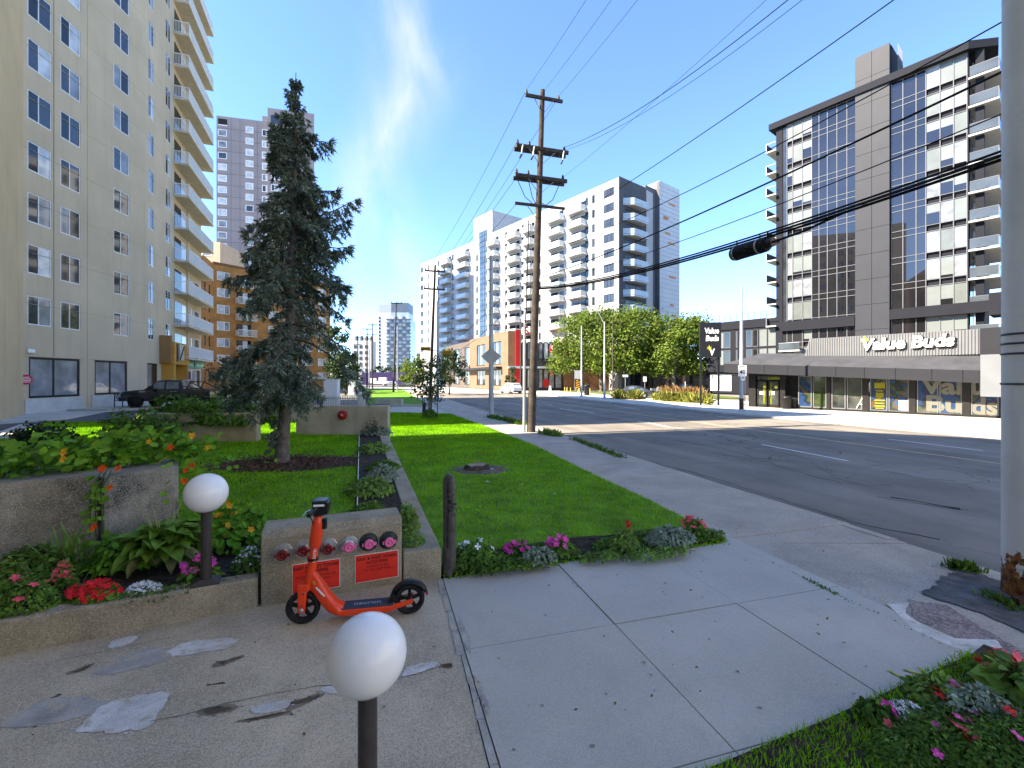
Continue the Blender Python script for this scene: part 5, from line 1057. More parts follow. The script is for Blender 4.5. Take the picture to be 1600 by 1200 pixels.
# ------------------------------------------------------------------ grey panel tower behind
M_gpan = mat('mauve_grey_panel', (.27, .235, .235), .7, .05, .2); M_gjoint = mat('panel_joint', (.16, .14, .14), .8, .05, 1)
gt = thing('panel_tower', 'tall mauve grey panel tower rising behind the spruce', 'building', (-75.2, 114, 0))
G0, G1, G2 = (-75.2, 114), (-63.5, 116.9), (-52.6, 119.6)
f1 = Face(gt, G0, G1); f2 = Face(gt, (G1[0] + .1, G1[1] - .7), (G2[0] + .1, G2[1] - .7))
b = MB(); b.prism(rel(gt, [G0, G1, (-68, 135), (-80, 132)]), -.1, 69.3, M_gpan); b.build('wall', gt)
b = MB(); b.prism(rel(gt, [(G1[0] + .1, G1[1] - .7), (G2[0] + .1, G2[1] - .7), (-62.5, 137), (-70, 134)]), -.1, 72.6, M_gpan); b.build('wall', gt)
b = MB(); b.prism(rel(gt, [(-65.4, 117.4), (-63, 118), (-64, 123), (-67, 122)]), 69, 71.2, mat('penthouse_panel', (.3, .27, .27), .8)); b.build('penthouse', gt)
b = MB(); b.box((f1.x(341), -.06, 67.1), (f1.x(355), .4, 68.6), M_dark); b.box((f1.x(341), -.08, 66.9), (f1.x(355), .0, 67.1), M_white); f1.build('roof_terrace', b)
b = MB()
for k in range(22): b.box((0, -.015, 66.2 - 2.9 * k), (f1.L, .01, 66.32 - 2.9 * k), M_gjoint)
for px in (361, 375, 402): b.box((f1.x(px) - .05, -.014, 0), (f1.x(px) + .05, .01, 69), M_gjoint)
f1.build('panel_joint', b)
for k in range(21):
    zt = 65.0 - 2.9 * k
    gl = ['window_glass_with_pale_blind', 'window_glass_with_grey_blind', 'window_glass', 'window_glass_with_pale_blind', 'window_glass_with_pale_blind']
    for f, p0, p1, dz in ((f1, 340.8, 354.5, 0), (f1, 384, 396, 1.55), (f1, 409.5, 420, 1.2), (f2, 423.5, 449, 1.4)):
        x = f.x(p0); w = f.x(p1) - x
        if f is f2: window(f, x, zt + dz - .8, w, 1.75, M_white, [(0, .22, random.choice(gl)), (.22, 1, random.choice(gl))], -.06, .14)
        elif p0 > 400: window(f, x, zt + dz - .8, w, 1.75, M_white, [(0, .6, random.choice(gl)), (.6, 1, random.choice(gl))], -.06, .14)
        else: window(f, x, zt + dz - .8, w, 1.65, M_white, [(0, 1, random.choice(gl))], -.06, .12)
for zt in (67.2, 70.3): b = MB(); b.box((f2.x(423), -.06, zt - 1.6), (f2.x(452), 0, zt + .5), M_glass); f2.build('pane', b)
# ------------------------------------------------------------------ orange brick apartment block and the pale block behind
M_obrick = mat('orange_brick', (.40, .19, .062), .9, .16, 1.2, .3, 30, streak=((.2, .1, .04), .3)); M_dbrick = mat('brown_brick', (.24, .12, .05), .9, .16, 1.2, .3, 30)
ob = thing('brick_apartments', 'orange brick apartment block with white balconies behind the spruce', 'building', (-50.07, 74.9, 0))
B0, B1, B2 = (-47.9, 69.3), (-50.07, 74.9), (-37.6, 92.7)
fl, fr_ = Face(ob, B0, B1), Face(ob, B1, B2)
rowsD = [20.45 - 2.82 * k for k in range(7)]
xw, ww = fr_.x(339), fr_.x(359) - fr_.x(339); holes = [(xw, z - 1.5, xw + ww, z) for z in rowsD]
patt = [(9.2, 1.9), (15.6, 2.2), (19.0, 1.8)]
for px_, w_ in patt: holes += [(px_, z - 1.5, px_ + w_, z) for z in rowsD]
b = MB(); wall_grid(b, fr_.L, 21.6, holes, M_obrick, .15); fr_.build('wall', b)
for x_, w_ in [(xw, ww)] + patt:
    for z in rowsD: window(fr_, x_ + .01, z - 1.49, w_ - .02, 1.48, M_alu, [(0, .6, 'window_glass_with_pale_blind'), (.6, 1, 'window_glass_with_grey_blind')], .03, .09)
hl = [(x_, z - 1.7, x_ + .9, z) for z in rowsD for x_ in (.9, 3.6)]
b = MB(); wall_grid(b, fl.L, 21.6, hl, M_obrick, .15); fl.build('wall', b)
for h in hl: window(fl, h[0] + .01, h[1] + .01, h[2] - h[0] - .02, h[3] - h[1] - .02, M_dkframe, [(0, 1, 'dark_window_glass')], .03, .08)
b = MB(); b.box((0, -.12, 21.5), (fr_.L, .3, 21.9), mat('parapet_cap', (.18, .1, .05), .8)); fr_.build('parapet', b)
b = MB(); b.prism(rel(ob, [B1, B2, (-58, 96), (-62, 66), B0])[::1], -.1, 21.4, M_dbrick); o = b.build('rear_wall', ob); o.location = (-.25, .25, 0)
b = MB(); b.box((0, -.25, 2.2), (fr_.L, -.003, 2.6), M_paleconc); fr_.build('canopy', b)
bxs = fr_.x(367.5); b = MB(); b.box((0, -1.3, -.15), (3.1, 0, 0), M_soffit); b.box((.2, -.04, 0), (2.6, .0, 2.1), M_glassd); b.box((1.2, -.06, 0), (2.0, -.03, 2.0), M_blind); b1 = b.mesh('balcony')
b = MB()
for i in range(24): b.bar((.04 + i * .131, -1.27, 0), (.04 + i * .131, -1.27, 1.05), .03, .03, M_white)
b.bar((0, -1.27, 1.05), (3.1, -1.27, 1.05), .06, .06, M_white); b.bar((.03, -1.27, .5), (.03, 0, .5), .03, 1.0, M_white); b2 = b.mesh('railing')
for x_ in (bxs, 11.9):
    for z in rowsD: o = fr_.put('balcony', b1, x_, z - 2.25); put('railing', b2, o)
pb = thing('pale_block', 'small pale beige block between the beige tower and the mauve tower', 'building', (rx(322, 96), 96, 0))
b = MB(); b.box((-8, 0, -.1), (3.0, 9, rz(378, 96)), M_stucco); b.build('wall', pb)
for z in (28.6, 25.2): b = MB(); b.box((-.9, -.04, z), (1.2, .0, z + 1.7), M_alu); o = b.build('window', pb); q = MB(); q.box((-.7, -.06, z + .2), (1.0, -.04, z + 1.5), M_blindg); q.build('pane', o)
# ------------------------------------------------------------------ white mid-rise with balconies
M_ewhite = mat('white_stucco_panel', (.40, .40, .405), .8, .04, .15); M_egrey = mat('charcoal_ribbed_cladding', (.115, .112, .118), .7, .08, .3); M_esil = mat('silver_siding', (.50, .51, .52), .55, .05, .3); M_eor = mat('orange_accent', (.55, .23, .10), .7)
wb = thing('white_midrise', 'long white mid-rise apartment building with stacked glass balconies', 'building', (21.2, 89, 0))
EC, EL = (21.2, 89), (-32.0, 156.7); HR = 42.3
fe = Face(wb, EL, EC); fs_ = Face(wb, EC, (EC[0] + .786 * 9.1, EC[1] + .618 * 9.1))
er = [40.9 - 3.06 * k for k in range(10)]
def ecol(p0, p1): x = fe.x(p0); return x, fe.x(p1) - x
wins = [ecol(943.5, 959.5), ecol(925, 929.5), ecol(914.5, 919), ecol(815, 818.5), ecol(789, 792.5), ecol(744, 747), ecol(706, 709), ecol(684, 687), ecol(669, 671), ecol(657.5, 661.5), ecol(842, 845)]
holes = [(x, z - 1.75, x + w, z) for x, w in wins for z in er]
gx0, gx1 = fe.x(749.5), fe.x(761)
holes.append((gx0, 11, gx1, 44.5))
b = MB(); wall_grid(b, fe.L, HR, [h if h[3] < HR else (h[0], h[1], h[2], HR) for h in holes], M_ewhite, .2); fe.build('wall', b)
for i, (x, w) in enumerate(wins):
    for z in er: window(fe, x + .01, z - 1.74, w - .02, 1.73, M_dkframe, [(0, .33, 'window_glass'), (.33, .66, 'window_glass'), (.66, 1, 'window_glass')] if i in (0,) else [(0, 1, random.choice(['dark_window_glass', 'window_glass']))], .05, .09)
b = MB(); b.box((0, -.06, 0), (gx1 - gx0, .15, 33), mat('stair_glass', (.05, .085, .13), .08, .3, .4, spec=.9)); o = fe.build('stair_glazing', b, gx0, 11, .05)
q = MB()
for k in range(22): q.box((0, -.1, k * 1.5), (gx1 - gx0, -.05, k * 1.5 + .09), M_dkframe)
for k in range(4): q.box((k * (gx1 - gx0) / 3 - .05, -.095, 0), (k * (gx1 - gx0) / 3 + .05, -.055, 33), M_dkframe)
q.build('mullion', o)
# roof box over the stair
x0, x1 = fe.x(740), fe.x(769); b = MB(); b.box((x0, .02, HR - .3), (x1, 22, 48.6), M_ewhite); b.box((x1 - .005, .4, HR), (x1 + .03, 22, 48.4), mat('grey_roof_box_panel', (.36, .37, .39), .7)); fe.build('stair_tower', b)
b = MB(); b.box((fe.x(740.5), -.06, 39), (gx0 - .2, .015, 44.6), mat('ribbed_grey_panel', (.3, .3, .31), .7)); fe.build('grey_panel', b)
# balconies on the long face: tapered slab, glass front
def ebal(w, d=1.7):
    b = MB(); b.add([(0, 0, -.25), (w, 0, -.25), (w, -d, -.25), (.25 * w, -d, -.25), (0, 0, 0), (w, 0, 0), (w, -d, 0), (.25 * w, -d, 0)], [(0, 1, 2, 3), (7, 6, 5, 4), (3, 2, 6, 7), (2, 1, 5, 6), (0, 3, 7, 4)], M_esil)
    r = MB()
    for p, q in (((.0, 0), (.25 * w, -d)), ((.25 * w, -d), (w, -d)), ((w, -d), (w, 0))): r.bar((p[0], p[1], .55), (q[0], q[1], .55), .03, 1.0, mat('balcony_glass', (.42, .47, .48), .12, .1, .5, spec=.7)); r.bar((p[0], p[1], 1.08), (q[0], q[1], 1.08), .06, .06, M_white)
    g = MB(); g.box((.1 * w, -.03, .02), (w * .62, .0, 2.2), M_glassd); g.box((.68 * w, -.03, .9), (w * .95, .0, 2.2), M_glassd)
    return b.mesh('balcony'), r.mesh('railing'), g.mesh('balcony_door')
for p0, p1, n in ((690, 706, 11), (715, 734, 10), (764, 780, 10), (794, 813, 10), (820, 836, 10), (858, 882, 9), (890, 916, 9)):
    x, w = ecol(p0, p1); A_, B_, C_ = ebal(w)
    for k in range(n): o = fe.put('balcony', A_, x, er[0] - 3.06 * k - 2.35 - (0 if p0 < 780 else .3)); put('railing', B_, o); put('balcony_door', C_, o)
# dark end face with balconies, silver block
b = MB(); wall_grid(b, fs_.L, HR + .3, [], M_egrey); 
for k in range(30): b.box((k * .31, -.05, 0), (k * .31 + .06, -.001, HR + .25), M_egrey)
fs_.build('end_wall', b)
x, w = fs_.x(973.5), fs_.x(1003) - fs_.x(973.5); A_, B_, C_ = ebal(w, 1.6)
for k in range(10): o = fs_.put('balcony', A_, x, 37.4 - 3.06 * k); put('railing', B_, o); put('balcony_door', C_, o)
S0 = Vector((EC[0] + .786 * 9.1, EC[1] + .618 * 9.1)); f_s = Face(wb, S0, S0 + Vector((.786, .618)) * 13)
xs_, xe_ = f_s.x(1012), f_s.x(1058); xm = f_s.x(1027)
b = MB(); b.box((xs_ - .3, .3, -.1), (xm, 8, 43.4), M_egrey); f_s.build('recess_wall', b)
b = MB(); b.box((xm, -.6, -.1), (xe_, 14, 45.0), M_esil)
for k in range(44): b.box((xm + .02, -.63, 1 + k), (xe_ - .02, -.599, 1.06 + k), mat('siding_shadow_gap', (.34, .35, .36), .6))
f_s.build('silver_wall', b); b = MB(); b.box((xm - .05, -.58, -.1), (xm - .004, .29, 44.9), M_egrey); f_s.build('painted_recess_shade', b)  # charcoal sheet paints shade onto the silver block's left face
b = MB()
for px, py, w in ((1046, 320, 5), (1037, 340, 4), (1039, 365, 4), (1045, 381, 5), (1047, 434, 5), (1046, 478, 3), (1036, 342, 3)): xx = f_s.x(px - w); zz_ = f_s.z(px, py, .6); b.box((xx, -.66, zz_), (f_s.x(px + w), -.63, zz_ + .45), M_eor)
f_s.build('accent_strip', b)
b = MB(); b.prism(rel(wb, [EL, EC, (S0.x, S0.y), (S0.x + 8, S0.y + 8), (S0.x - 20, S0.y + 18), (-20, 172)]), -.1, HR - .1, M_ewhite); o = b.build('rear_wall', wb); o.location = (.35, .3, 0)
# two storey podium with shops
M_pbrick = mat('tan_podium_brick', (.205, .135, .088), .9, .1, .8); M_pbrown = mat('brown_podium_brick', (.20, .105, .055), .9, .12, .8); M_pgrey = mat('taupe_podium_panel', (.12, .10, .088), .85, .08, .6); M_prd = mat('store_sign_red', (.40, .012, .014), .5, .05, 3)
pod = thing('shop_podium', 'two storey brown shop podium with red pillar under the white mid-rise', 'building', (-.75, 88, 0))
C0, C1, C2 = (-19.3, 128.5), (-.75, 88), (10.4, 89.6)
fp1, fp2 = Face(pod, C0, C1), Face(pod, C1, (24, 91.5)); HP = 11.7
holes1 = [(fp1.x(a), z0, fp1.x(c), z1) for a, c in ((710, 719), (726, 737), (745, 758), (770, 783)) for z0, z1 in ((5.2, 10.0), (.8, 4.2))]
xj = fp1.x(734); b = MB(); wall_grid(b, fp1.L, HP, [h for h in holes1 if h[0] > xj], M_pbrick, .3, x0=xj); wall_grid(b, xj, HP - .3, [h for h in holes1 if h[2] < xj + 3], M_pgrey, .3); fp1.build('wall', b)
for h in holes1: window(fp1, h[0] + .01, h[1] + .01, h[2] - h[0] - .02, h[3] - h[1] - .02, M_dkframe, [(0, .33, 'window_glass'), (.33, .66, 'window_glass_with_grey_blind'), (.66, 1, 'window_glass')], .1, .16, 'shop_window')
b = MB(); b.box((8, -1.3, 4.3), (fp1.L - 3, 0, 4.75), M_dkframe); fp1.build('canopy', b)
b = MB(); b.box((0, .02, 0), (fp2.x(806), .5, HP), M_pbrown); b.box((fp2.x(881), .02, 0), (fp2.L, .5, 9.0), M_pbrown); b.box((fp2.x(806), .8, 0), (fp2.x(881), 1.0, 9.4), M_pgrey); fp2.build('wall', b)
b = MB(); b.box((fp2.x(805.5), -.5, .2), (fp2.x(814), .3, 11.9), M_prd); fp2.build('red_pillar', b)
b = MB(); b.box((fp2.x(793), -1.6, 4.3), (fp2.x(884), .0, 4.7), M_metal); b.box((fp2.x(845), -.35, 4.7), (fp2.x(878), .0, 6.0), M_dkframe); fp2.build('canopy', b)
for a, c in ((815.5, 823), (824, 832), (842, 848.5), (849.5, 857), (858, 866.5), (867.5, 878)):
    for z0, z1 in ((.4, 4.2), (6.1, 9.6)): window(fp2, fp2.x(a), z0, fp2.x(c) - fp2.x(a), z1 - z0, M_dkframe, [(0, 1, 'window_glass_with_pale_blind' if random.random() < .4 else 'window_glass_with_grey_blind')], .2, .12, 'shop_window')
def s_logo(px, py, r, parent_face, out):
    x, z = parent_face.x(px), parent_face.z(px, py); b = MB(); n = 28
    b.lathe([(0, .03), (r, .03), (r, 0)], M_prd, n, Matrix.Diagonal((.8, 1, 1.15, 1)) @ RX); o = parent_face.build('store_emblem', b, x, z, out)
    q = MB(); pts = [(.42 * r, -.05, .72 * r), (0, -.05, .75 * r), (-.3 * r, -.05, .45 * r), (0, -.05, .02 * r), (.3 * r, -.05, -.42 * r), (0, -.05, -.78 * r), (-.45 * r, -.05, -.70 * r)]
    q.tube(pts, .13 * r, M_white, 6); q.build('emblem_curve', o)
s_logo(863.5, 545.5, .78, fp2, -.05); s_logo(862, 583, .5, fp2, .1)
b = MB(); b.box((fp2.x(848.5), .08, .6), (fp2.x(858), .16, 2.2), M_prd); fp2.build('red_poster', b)
put('store_emblem', text_mesh('S', 2.2, M_prd, .05, .04), fp2.root, (fp2.o + Vector((fp2.d.x * fp2.x(823), fp2.d.y * fp2.x(823), 11.0))), (R(90), 0, fp2.ang))
b = MB(); b.prism(rel(pod, [C0, C1, (24, 91.5), (40, 108), (10, 135)]), -.1, 9.0, M_pbrown); o = b.build('rear_wall', pod); o.location = (.5, 1.2, 0)
# dark long low shopfront behind the street trees
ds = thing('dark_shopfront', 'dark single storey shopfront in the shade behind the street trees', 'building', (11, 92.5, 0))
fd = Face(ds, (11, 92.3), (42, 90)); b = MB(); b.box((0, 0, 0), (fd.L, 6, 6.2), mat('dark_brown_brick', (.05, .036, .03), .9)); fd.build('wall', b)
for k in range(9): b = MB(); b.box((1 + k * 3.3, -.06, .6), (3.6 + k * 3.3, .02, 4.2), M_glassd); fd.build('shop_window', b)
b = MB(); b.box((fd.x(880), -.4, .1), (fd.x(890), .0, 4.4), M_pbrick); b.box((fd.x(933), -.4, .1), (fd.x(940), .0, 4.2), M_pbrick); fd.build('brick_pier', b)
# ------------------------------------------------------------------ far buildings at the end of the street
ft = thing('far_glass_tower', 'distant glass tower with a dark blue crown at the end of the street', 'building', (rx(612, 330), 330, 0))
M_fgl = mat('far_tower_glass', (.30, .35, .42), .15, .3, .12, spec=.7); M_fsl = mat('far_tower_slab', (.09, .11, .15), .6); M_fwh = mat('far_tower_white', (.6, .6, .62), .8)
b = MB(); b.box((-3.5, 0, 0), (13.5, 18, 46), M_fgl); b.box((-10.5, 1, 0), (-3.5, 18, 46), M_fwh); b.build('wall', ft)
b = MB()
for k in range(17): b.box((-3.8, -1.0, 4 + k * 2.6), (14.2, 0, 4.9 + k * 2.6), M_fsl)
b.build('balcony_slab', ft)['kind'] = 'stuff'
b = MB()
for k in range(17):
    for i in range(6): b.box((-3.3 + i * 2.9, -.2, 5.0 + k * 2.6), (-1.5 + i * 2.9, -.03, 6.5 + k * 2.6), M_blind if (k * 7 + i * 3) % 5 < 3 else M_glass)
    b.box((-9.8, .8, 5 + k * 2.6), (-8.6, .98, 6.6 + k * 2.6), M_glassd)
b.build('window', ft)['kind'] = 'stuff'
b = MB(); b.box((-10, 1, 46), (12, 17, 51), M_fwh); b.box((-1.0, .6, 46.5), (12.2, 17, 51.2), M_fgl); b.build('upper_floor', ft)
b = MB(); b.box((-9.8, 1, 51), (-.6, 17, 57.5), mat('far_tower_grey', (.35, .38, .42), .6)); b.box((-.6, .9, 51), (12, 17, 58.5), mat('far_tower_crown', (.10, .13, .18), .4)); b.build('crown', ft)
pb2 = thing('far_pale_block', 'distant pale block with dark rounded roof units left of the glass tower', 'building', (rx(566, 260), 260, 0))
b = MB(); b.box((-6, 0, 0), (5, 10, 24.5), mat('far_pale_wall', (.5, .48, .45), .8)); b.build('wall', pb2)
for k in range(4): b = MB(); b.lathe([(0.01, 3.4), (.8, 3.1), (1.2, 2.2), (1.2, 0)], M_egrey, 10); o = b.build('roof_unit', pb2); o.location = (-4.6 + k * 2.9, 4, 24.4)
b = MB()
for k in range(6):
    for i in range(3): b.box((-4.8 + i * 3.2, -.1, 3 + k * 3.4), (-3.2 + i * 3.2, .02, 4.8 + k * 3.4), M_glassd)
b.build('window', pb2)
b = MB(); b.box((0, 0, 0), (29, .4, 4.9), mat('purple_hoarding', (.055, .035, .12), .7, .1, .1))
o = b.build('purple_hoarding'); o.location = (rx(565.5, 175), 175, -.1); tag(o, 'long dark purple hoarding at the end of the street', 'hoarding')
b = MB(); b.box((0, 0, 0), (20, 9, 11), mat('far_brown_wall', (.32, .22, .16), .85)); b.box((-.3, -.3, 11), (20.3, 9.3, 11.8), M_pgrey); o = b.build('far_brown_shop'); o.location = (rx(652, 165), 165, -.1); tag(o, 'distant low brown building behind the small street tree', 'building')
# ------------------------------------------------------------------ dark glass tower on the right
M_clad = mat('charcoal_metal_panel', (.0155, .0165, .022), .75, .06, .5, spec=.12); M_shaft = mat('grey_metal_panel', (.034, .036, .044), .55, .05, .6, spec=.2); M_gt = mat('smoked_glass', (.014, .013, .016), .02, .3, .15, spec=1.0); M_gtw = mat('glass_over_white_blind', (.155, .175, .17), .4, .07, .7, coat=.6)
M_slab = mat('white_balcony_edge', (.42, .42, .40), .7, .05, 2); M_bglass = mat('balcony_guard_glass', (.07, .085, .10), .12, .2, .5, spec=.45)
vt = thing('glass_tower', 'dark charcoal and glass apartment tower on the right with white blinds', 'building', (37.6, 63.5, 0))
VL, VR = (37.6, 63.5), (49.4, 48.5); fv = Face(vt, VL, VR)
V2 = (VR[0] + .786 * 18, VR[1] + .618 * 18); fvs = Face(vt, VR, V2)
ZR, ZT = [37.6 - 3.1 * k for k in range(11)], 38.5
b = MB(); b.prism(rel(vt, [VL, VR, V2, (VL[0] + 14.1, VL[1] + 11.1)]), -.1, 37.7, M_clad); o = b.build('core_wall', vt); o.location = (.14, .11, 0)
b = MB(); b.prism(rel(vt, [(VL[0] - 1.0, VL[1] + .4), (VR[0] - .5, VR[1] - .5), (VR[0] + 2.2, VR[1] - 1.0), (V2[0] + 1, V2[1]), (VL[0] + 14, VL[1] + 12)]), 37.65, ZT, M_clad); b.build('parapet', vt)
e = [fv.x(p) for p in (1230, 1238.6, 1254, 1268.8, 1280, 1293, 1308, 1323.6, 1337)]; r_ = [fv.x(p) for p in (1393, 1411, 1431.6, 1446.8, 1469, 1490, 1511)]
def pane(f, x0, x1, z0, z1, m, y=0.0):
    key = ('pane', round(x1 - x0, 2), round(z1 - z0, 2), m.name)
    if key not in WC: b = MB(); b.box((.03, 0, .03), (x1 - x0 - .03, .04, z1 - z0 - .03), m); WC[key] = b.mesh('pane')
    return f.put('pane', WC[key], x0, z0, y)
def blind_pane(f, x0, x1, z0, z1):
    """white blind behind the glass, sometimes drawn only part of the way"""
    d = random.choice((0, 0, 0, 0, 0, .12, .3, .55))
    if d: pane(f, x0, x1, z0 + (z1 - z0) * d, z1, M_gtw); pane(f, x0, x1, z0, z0 + (z1 - z0) * d + .055, M_gt, .01)
    else: pane(f, x0, x1, z0, z1, random.choice((M_gtw, M_gtw, M_gtw2)))
M_gtw2 = mat('glass_over_cream_blind', (.125, .14, .13), .35, .1, .9, coat=.8)
for k, zt in enumerate(ZR):
    for i in range(8):
        wh = i < 3; m = M_gtw if wh and random.random() < .88 else M_gt if not wh else M_blindg
        blind_pane(fv, e[i], e[i + 1], zt - 2.35, zt) if m is M_gtw else pane(fv, e[i], e[i + 1], zt - 2.35, zt, m)
        if not wh: pane(fv, e[i], e[i + 1], zt - 3.1, zt - 2.38, M_gt)
    for i in range(6):
        wh = i > 2; m = (M_gtw if random.random() < (.95 if k < 4 else .72) else M_blindg) if wh else M_gt
        blind_pane(fv, r_[i], r_[i + 1], zt - 2.35, zt) if m is M_gtw else pane(fv, r_[i], r_[i + 1], zt - 2.35, zt, m)
        if not wh: pane(fv, r_[i], r_[i + 1], zt - 3.1, zt - 2.38, M_gt)
b = MB()
for x in e + r_: b.box((x - .035, -.09, 3.4), (x + .035, .02, 37.6), M_greyframe)
for zt in ZR:
    for x0, x1 in ((e[0], e[8]), (r_[0], r_[6])): b.box((x0, -.07, zt - 2.41), (x1, .02, zt - 2.35), M_greyframe); b.box((x0, -.065, zt - 2.75), (x0 + (x1 - x0) * (1 if x0 == e[0] else .5), .02, zt - 2.71), M_greyframe) if False else None; b.box((x0, -.072, zt - .03), (x1, .02, zt + .03), M_greyframe)
fv.build('mullion', b)
sx0, sx1 = fv.x(1337.5), fv.x(1391.5); sm_ = fv.x(1363.5)
b = MB(); b.box((sx0, -.36, -.1), (sx1, 6, 42.3), M_clad); fv.build('shaft_core', b)
for k in range(14):
    for x0, x1 in ((sx0, sm_), (sm_, sx1)): b = MB(); b.box((x0 + .02, -.42, 42.4 - 3.1 * (k + 1) + .02), (x1 - .02, -.361, 42.4 - 3.1 * k - .02), M_shaft); fv.build('metal_panel', b)
b = MB(); b.box((sx1 - .02, .2, 38), (sx1 + .05, 5.8, 42.3), M_clad); fv.build('shaft_side', b)
b = MB()
for k in range(5): x = sx1 + .5; b.bar((x, 1 + k * .5, 38.4), (x, 1 + k * .5, 42.6), .06, .06, M_greyframe)
b.bar((sx1 + .5, .8, 41.2), (sx1 + .5, 3.2, 41.2), .06, .06, M_greyframe); b.build and fv.build('roof_mast', b)
# left edge strip and end balconies
b = MB(); b.box((-.1, -.12, -.1), (e[0] - .55, .3, 37.6), M_clad); b.box((e[0] - .5, -.03, 8), (e[0] - .05, .2, 37.5), M_glass); fv.build('corner_panel', b)
b = MB(); b.box((-1.25, -.7, -.18), (.1, 4, 0), M_slab); b3 = b.mesh('balcony'); b = MB(); b.bar((-1.2, -.65, .55), (-1.2, 4, .55), .03, 1.0, M_bglass); b.bar((-1.2, -.65, 1.1), (-1.2, 4, 1.1), .05, .05, M_metal); b.bar((-1.2, -.65, 1.1), (0, -.65, 1.1), .05, .05, M_metal); b.bar((-1.2, -.65, 0), (-1.2, -.65, 1.1), .05, .05, M_metal); b4 = b.mesh('railing')
for k in range(9): o = fv.put('balcony', b3, 0, 34.6 - 3.1 * k); put('railing', b4, o)
# right corner: wrap-around balconies
xe = r_[6] + .1; b = MB(); b.add([(xe, -.1, -.2), (xe + 2.3, -.1, -.2), (xe + 2.3, 9, -.2), (xe, 9, -.2), (xe, -.1, 0), (xe + 2.3, -.1, 0), (xe + 2.3, 9, 0), (xe, 9, 0)], [(0, 3, 2, 1), (4, 5, 6, 7), (0, 1, 5, 4), (1, 2, 6, 5), (2, 3, 7, 6), (3, 0, 4, 7)], M_slab); b5 = b.mesh('balcony')
b = MB(); b.bar((xe + .1, -.03, .6), (xe + 2.25, -.03, .6), .03, 1.0, M_bglass); b.bar((xe + 2.25, -.03, .6), (xe + 2.25, 9, .6), .03, 1.0, M_bglass); b.bar((xe + .1, -.03, 1.12), (xe + 2.25, -.03, 1.12), .05, .05, M_greyframe); b.bar((xe + 2.25, -.03, 1.12), (xe + 2.25, 9, 1.12), .05, .05, M_greyframe)
for y in range(0, 10): b.bar((xe + 2.25, y - .03, 0), (xe + 2.25, y - .03, 1.1), .05, .05, M_greyframe)
b6 = b.mesh('railing')
for k in range(11): o = fv.put('balcony', b5, 0, 37.45 - 3.1 * (k + 1) + .45); put('railing', b6, o)
b = MB(); b.box((xe + .5, .35, -.1), (xe + 1.15, 1.0, 37.7), M_clad); b.box((xe + .02, .5, 0), (xe + .1, 9, 37.6), M_glassd); b.box((xe - .1, -.06, 0), (xe + .02, .3, 37.7), M_clad); fv.build('corner_column', b)
b = MB()
for k in range(11):
    for y in (2.5, 4.2, 5.9): b.box((xe + .1, y, 37.6 - 3.1 * k - 2.5), (xe + .14, y + 1.3, 37.6 - 3.1 * k - .1), M_blind if (k + int(y)) % 3 else M_glass)
fv.build('side_window', b)
# belt course above the podium storeys
b = MB(); b.box((fv.x(1222), -.5, 8.9), (sx0 - .03, .05, 10.2), M_clad); b.box((sx1 + .03, -.55, 9.3), (xe + 2.4, .05, 10.5), M_clad); b.box((xe + 1.6, -.9, 8.9), (xe + 2.5, 3, 11.2), M_clad); fv.build('belt_course', b)
# low podium wing to the left
pw = thing('podium_wing', 'low charcoal podium wing with roof railing left of the glass tower', 'building', (VL[0], VL[1], 0))
q0 = (VL[0] - .618 * 10.5, VL[1] + .786 * 10.5); fw = Face(pw, q0, VL); HPW = 10.9
def wx(px): return fw.x(px)
hol = [(wx(a), z0, wx(c), z1) for a, c in ((1125, 1130.5), (1131, 1141), (1149.5, 1152), (1165.5, 1174.5), (1175.5, 1184), (1186, 1198), (1199.5, 1212)) for z0, z1 in ((7.0, 9.5), (4.4, 6.7))]
gl = (wx(1110), .4, wx(1142.5), 3.0)
b = MB(); wall_grid(b, fw.L, HPW, hol + [gl], M_clad, .2); fw.build('wall', b)
for i, h in enumerate(hol):
    m = ['window_glass_with_pale_blind', 'smoked_glass'][0 if (i // 2) in (0, 5, 6) else 1]; window(fw, h[0] + .01, h[1] + .01, h[2] - h[0] - .02, h[3] - h[1] - .02, M_greyframe, [(0, 1, 'glass_over_white_blind' if m[-1] == 'd' else m)], .05, .06)
window(fw, gl[0], gl[1], gl[2] - gl[0], gl[3] - gl[1], M_white, [(0, .33, 'window_glass_with_pale_blind'), (.33, .66, 'window_glass_with_grey_blind'), (.66, 1, 'window_glass_with_pale_blind')], .0, .12, 'shop_window')
b = MB(); b.box((-1, -.5, 3.3), (fw.L, -.02, 4.2), M_clad); fw.build('fascia', b); b = MB(); b.box((-.5, -.12, 9.8), (fw.L, -.02, HPW + .15), M_clad); fw.build('parapet', b)
b = MB(); b.prism(rel(pw, [q0, VL, (VL[0] + 12, VL[1] + 9.4), (q0[0] + 12, q0[1] + 9.4)]), -.1, HPW - .1, M_clad); o = b.build('rear_wall', pw); o.location = (.25, .2, 0)
b = MB()
for i in range(13): b.bar((i * fw.L / 12, .8, HPW), (i * fw.L / 12, .8, HPW + 1.25), .05, .05, M_dkframe)
for z in (.15, .7, 1.25): b.bar((0, .8, HPW + z), (fw.L, .8, HPW + z), .035, .035, M_dkframe)
fw.build('railing', b)
b = MB(); b.box((fw.x(1222), -.05, 6.2), (fv.x(1256) + fw.L, .3, 9.2), M_dark); fw.build('balcony_recess', b)
bx_ = fw.x(1221); b = MB(); b.box((bx_, -1.0, 6.0), (bx_ + 2.6, 0, 6.2), M_slab); o = fw.build('balcony', b); q = MB(); q.bar((bx_, -.97, 6.7), (bx_ + 2.6, -.97, 6.7), .03, 1.0, M_bglass); q.bar((bx_, -.97, 7.2), (bx_ + 2.6, -.97, 7.2), .05, .05, M_metal); q.build('railing', o)
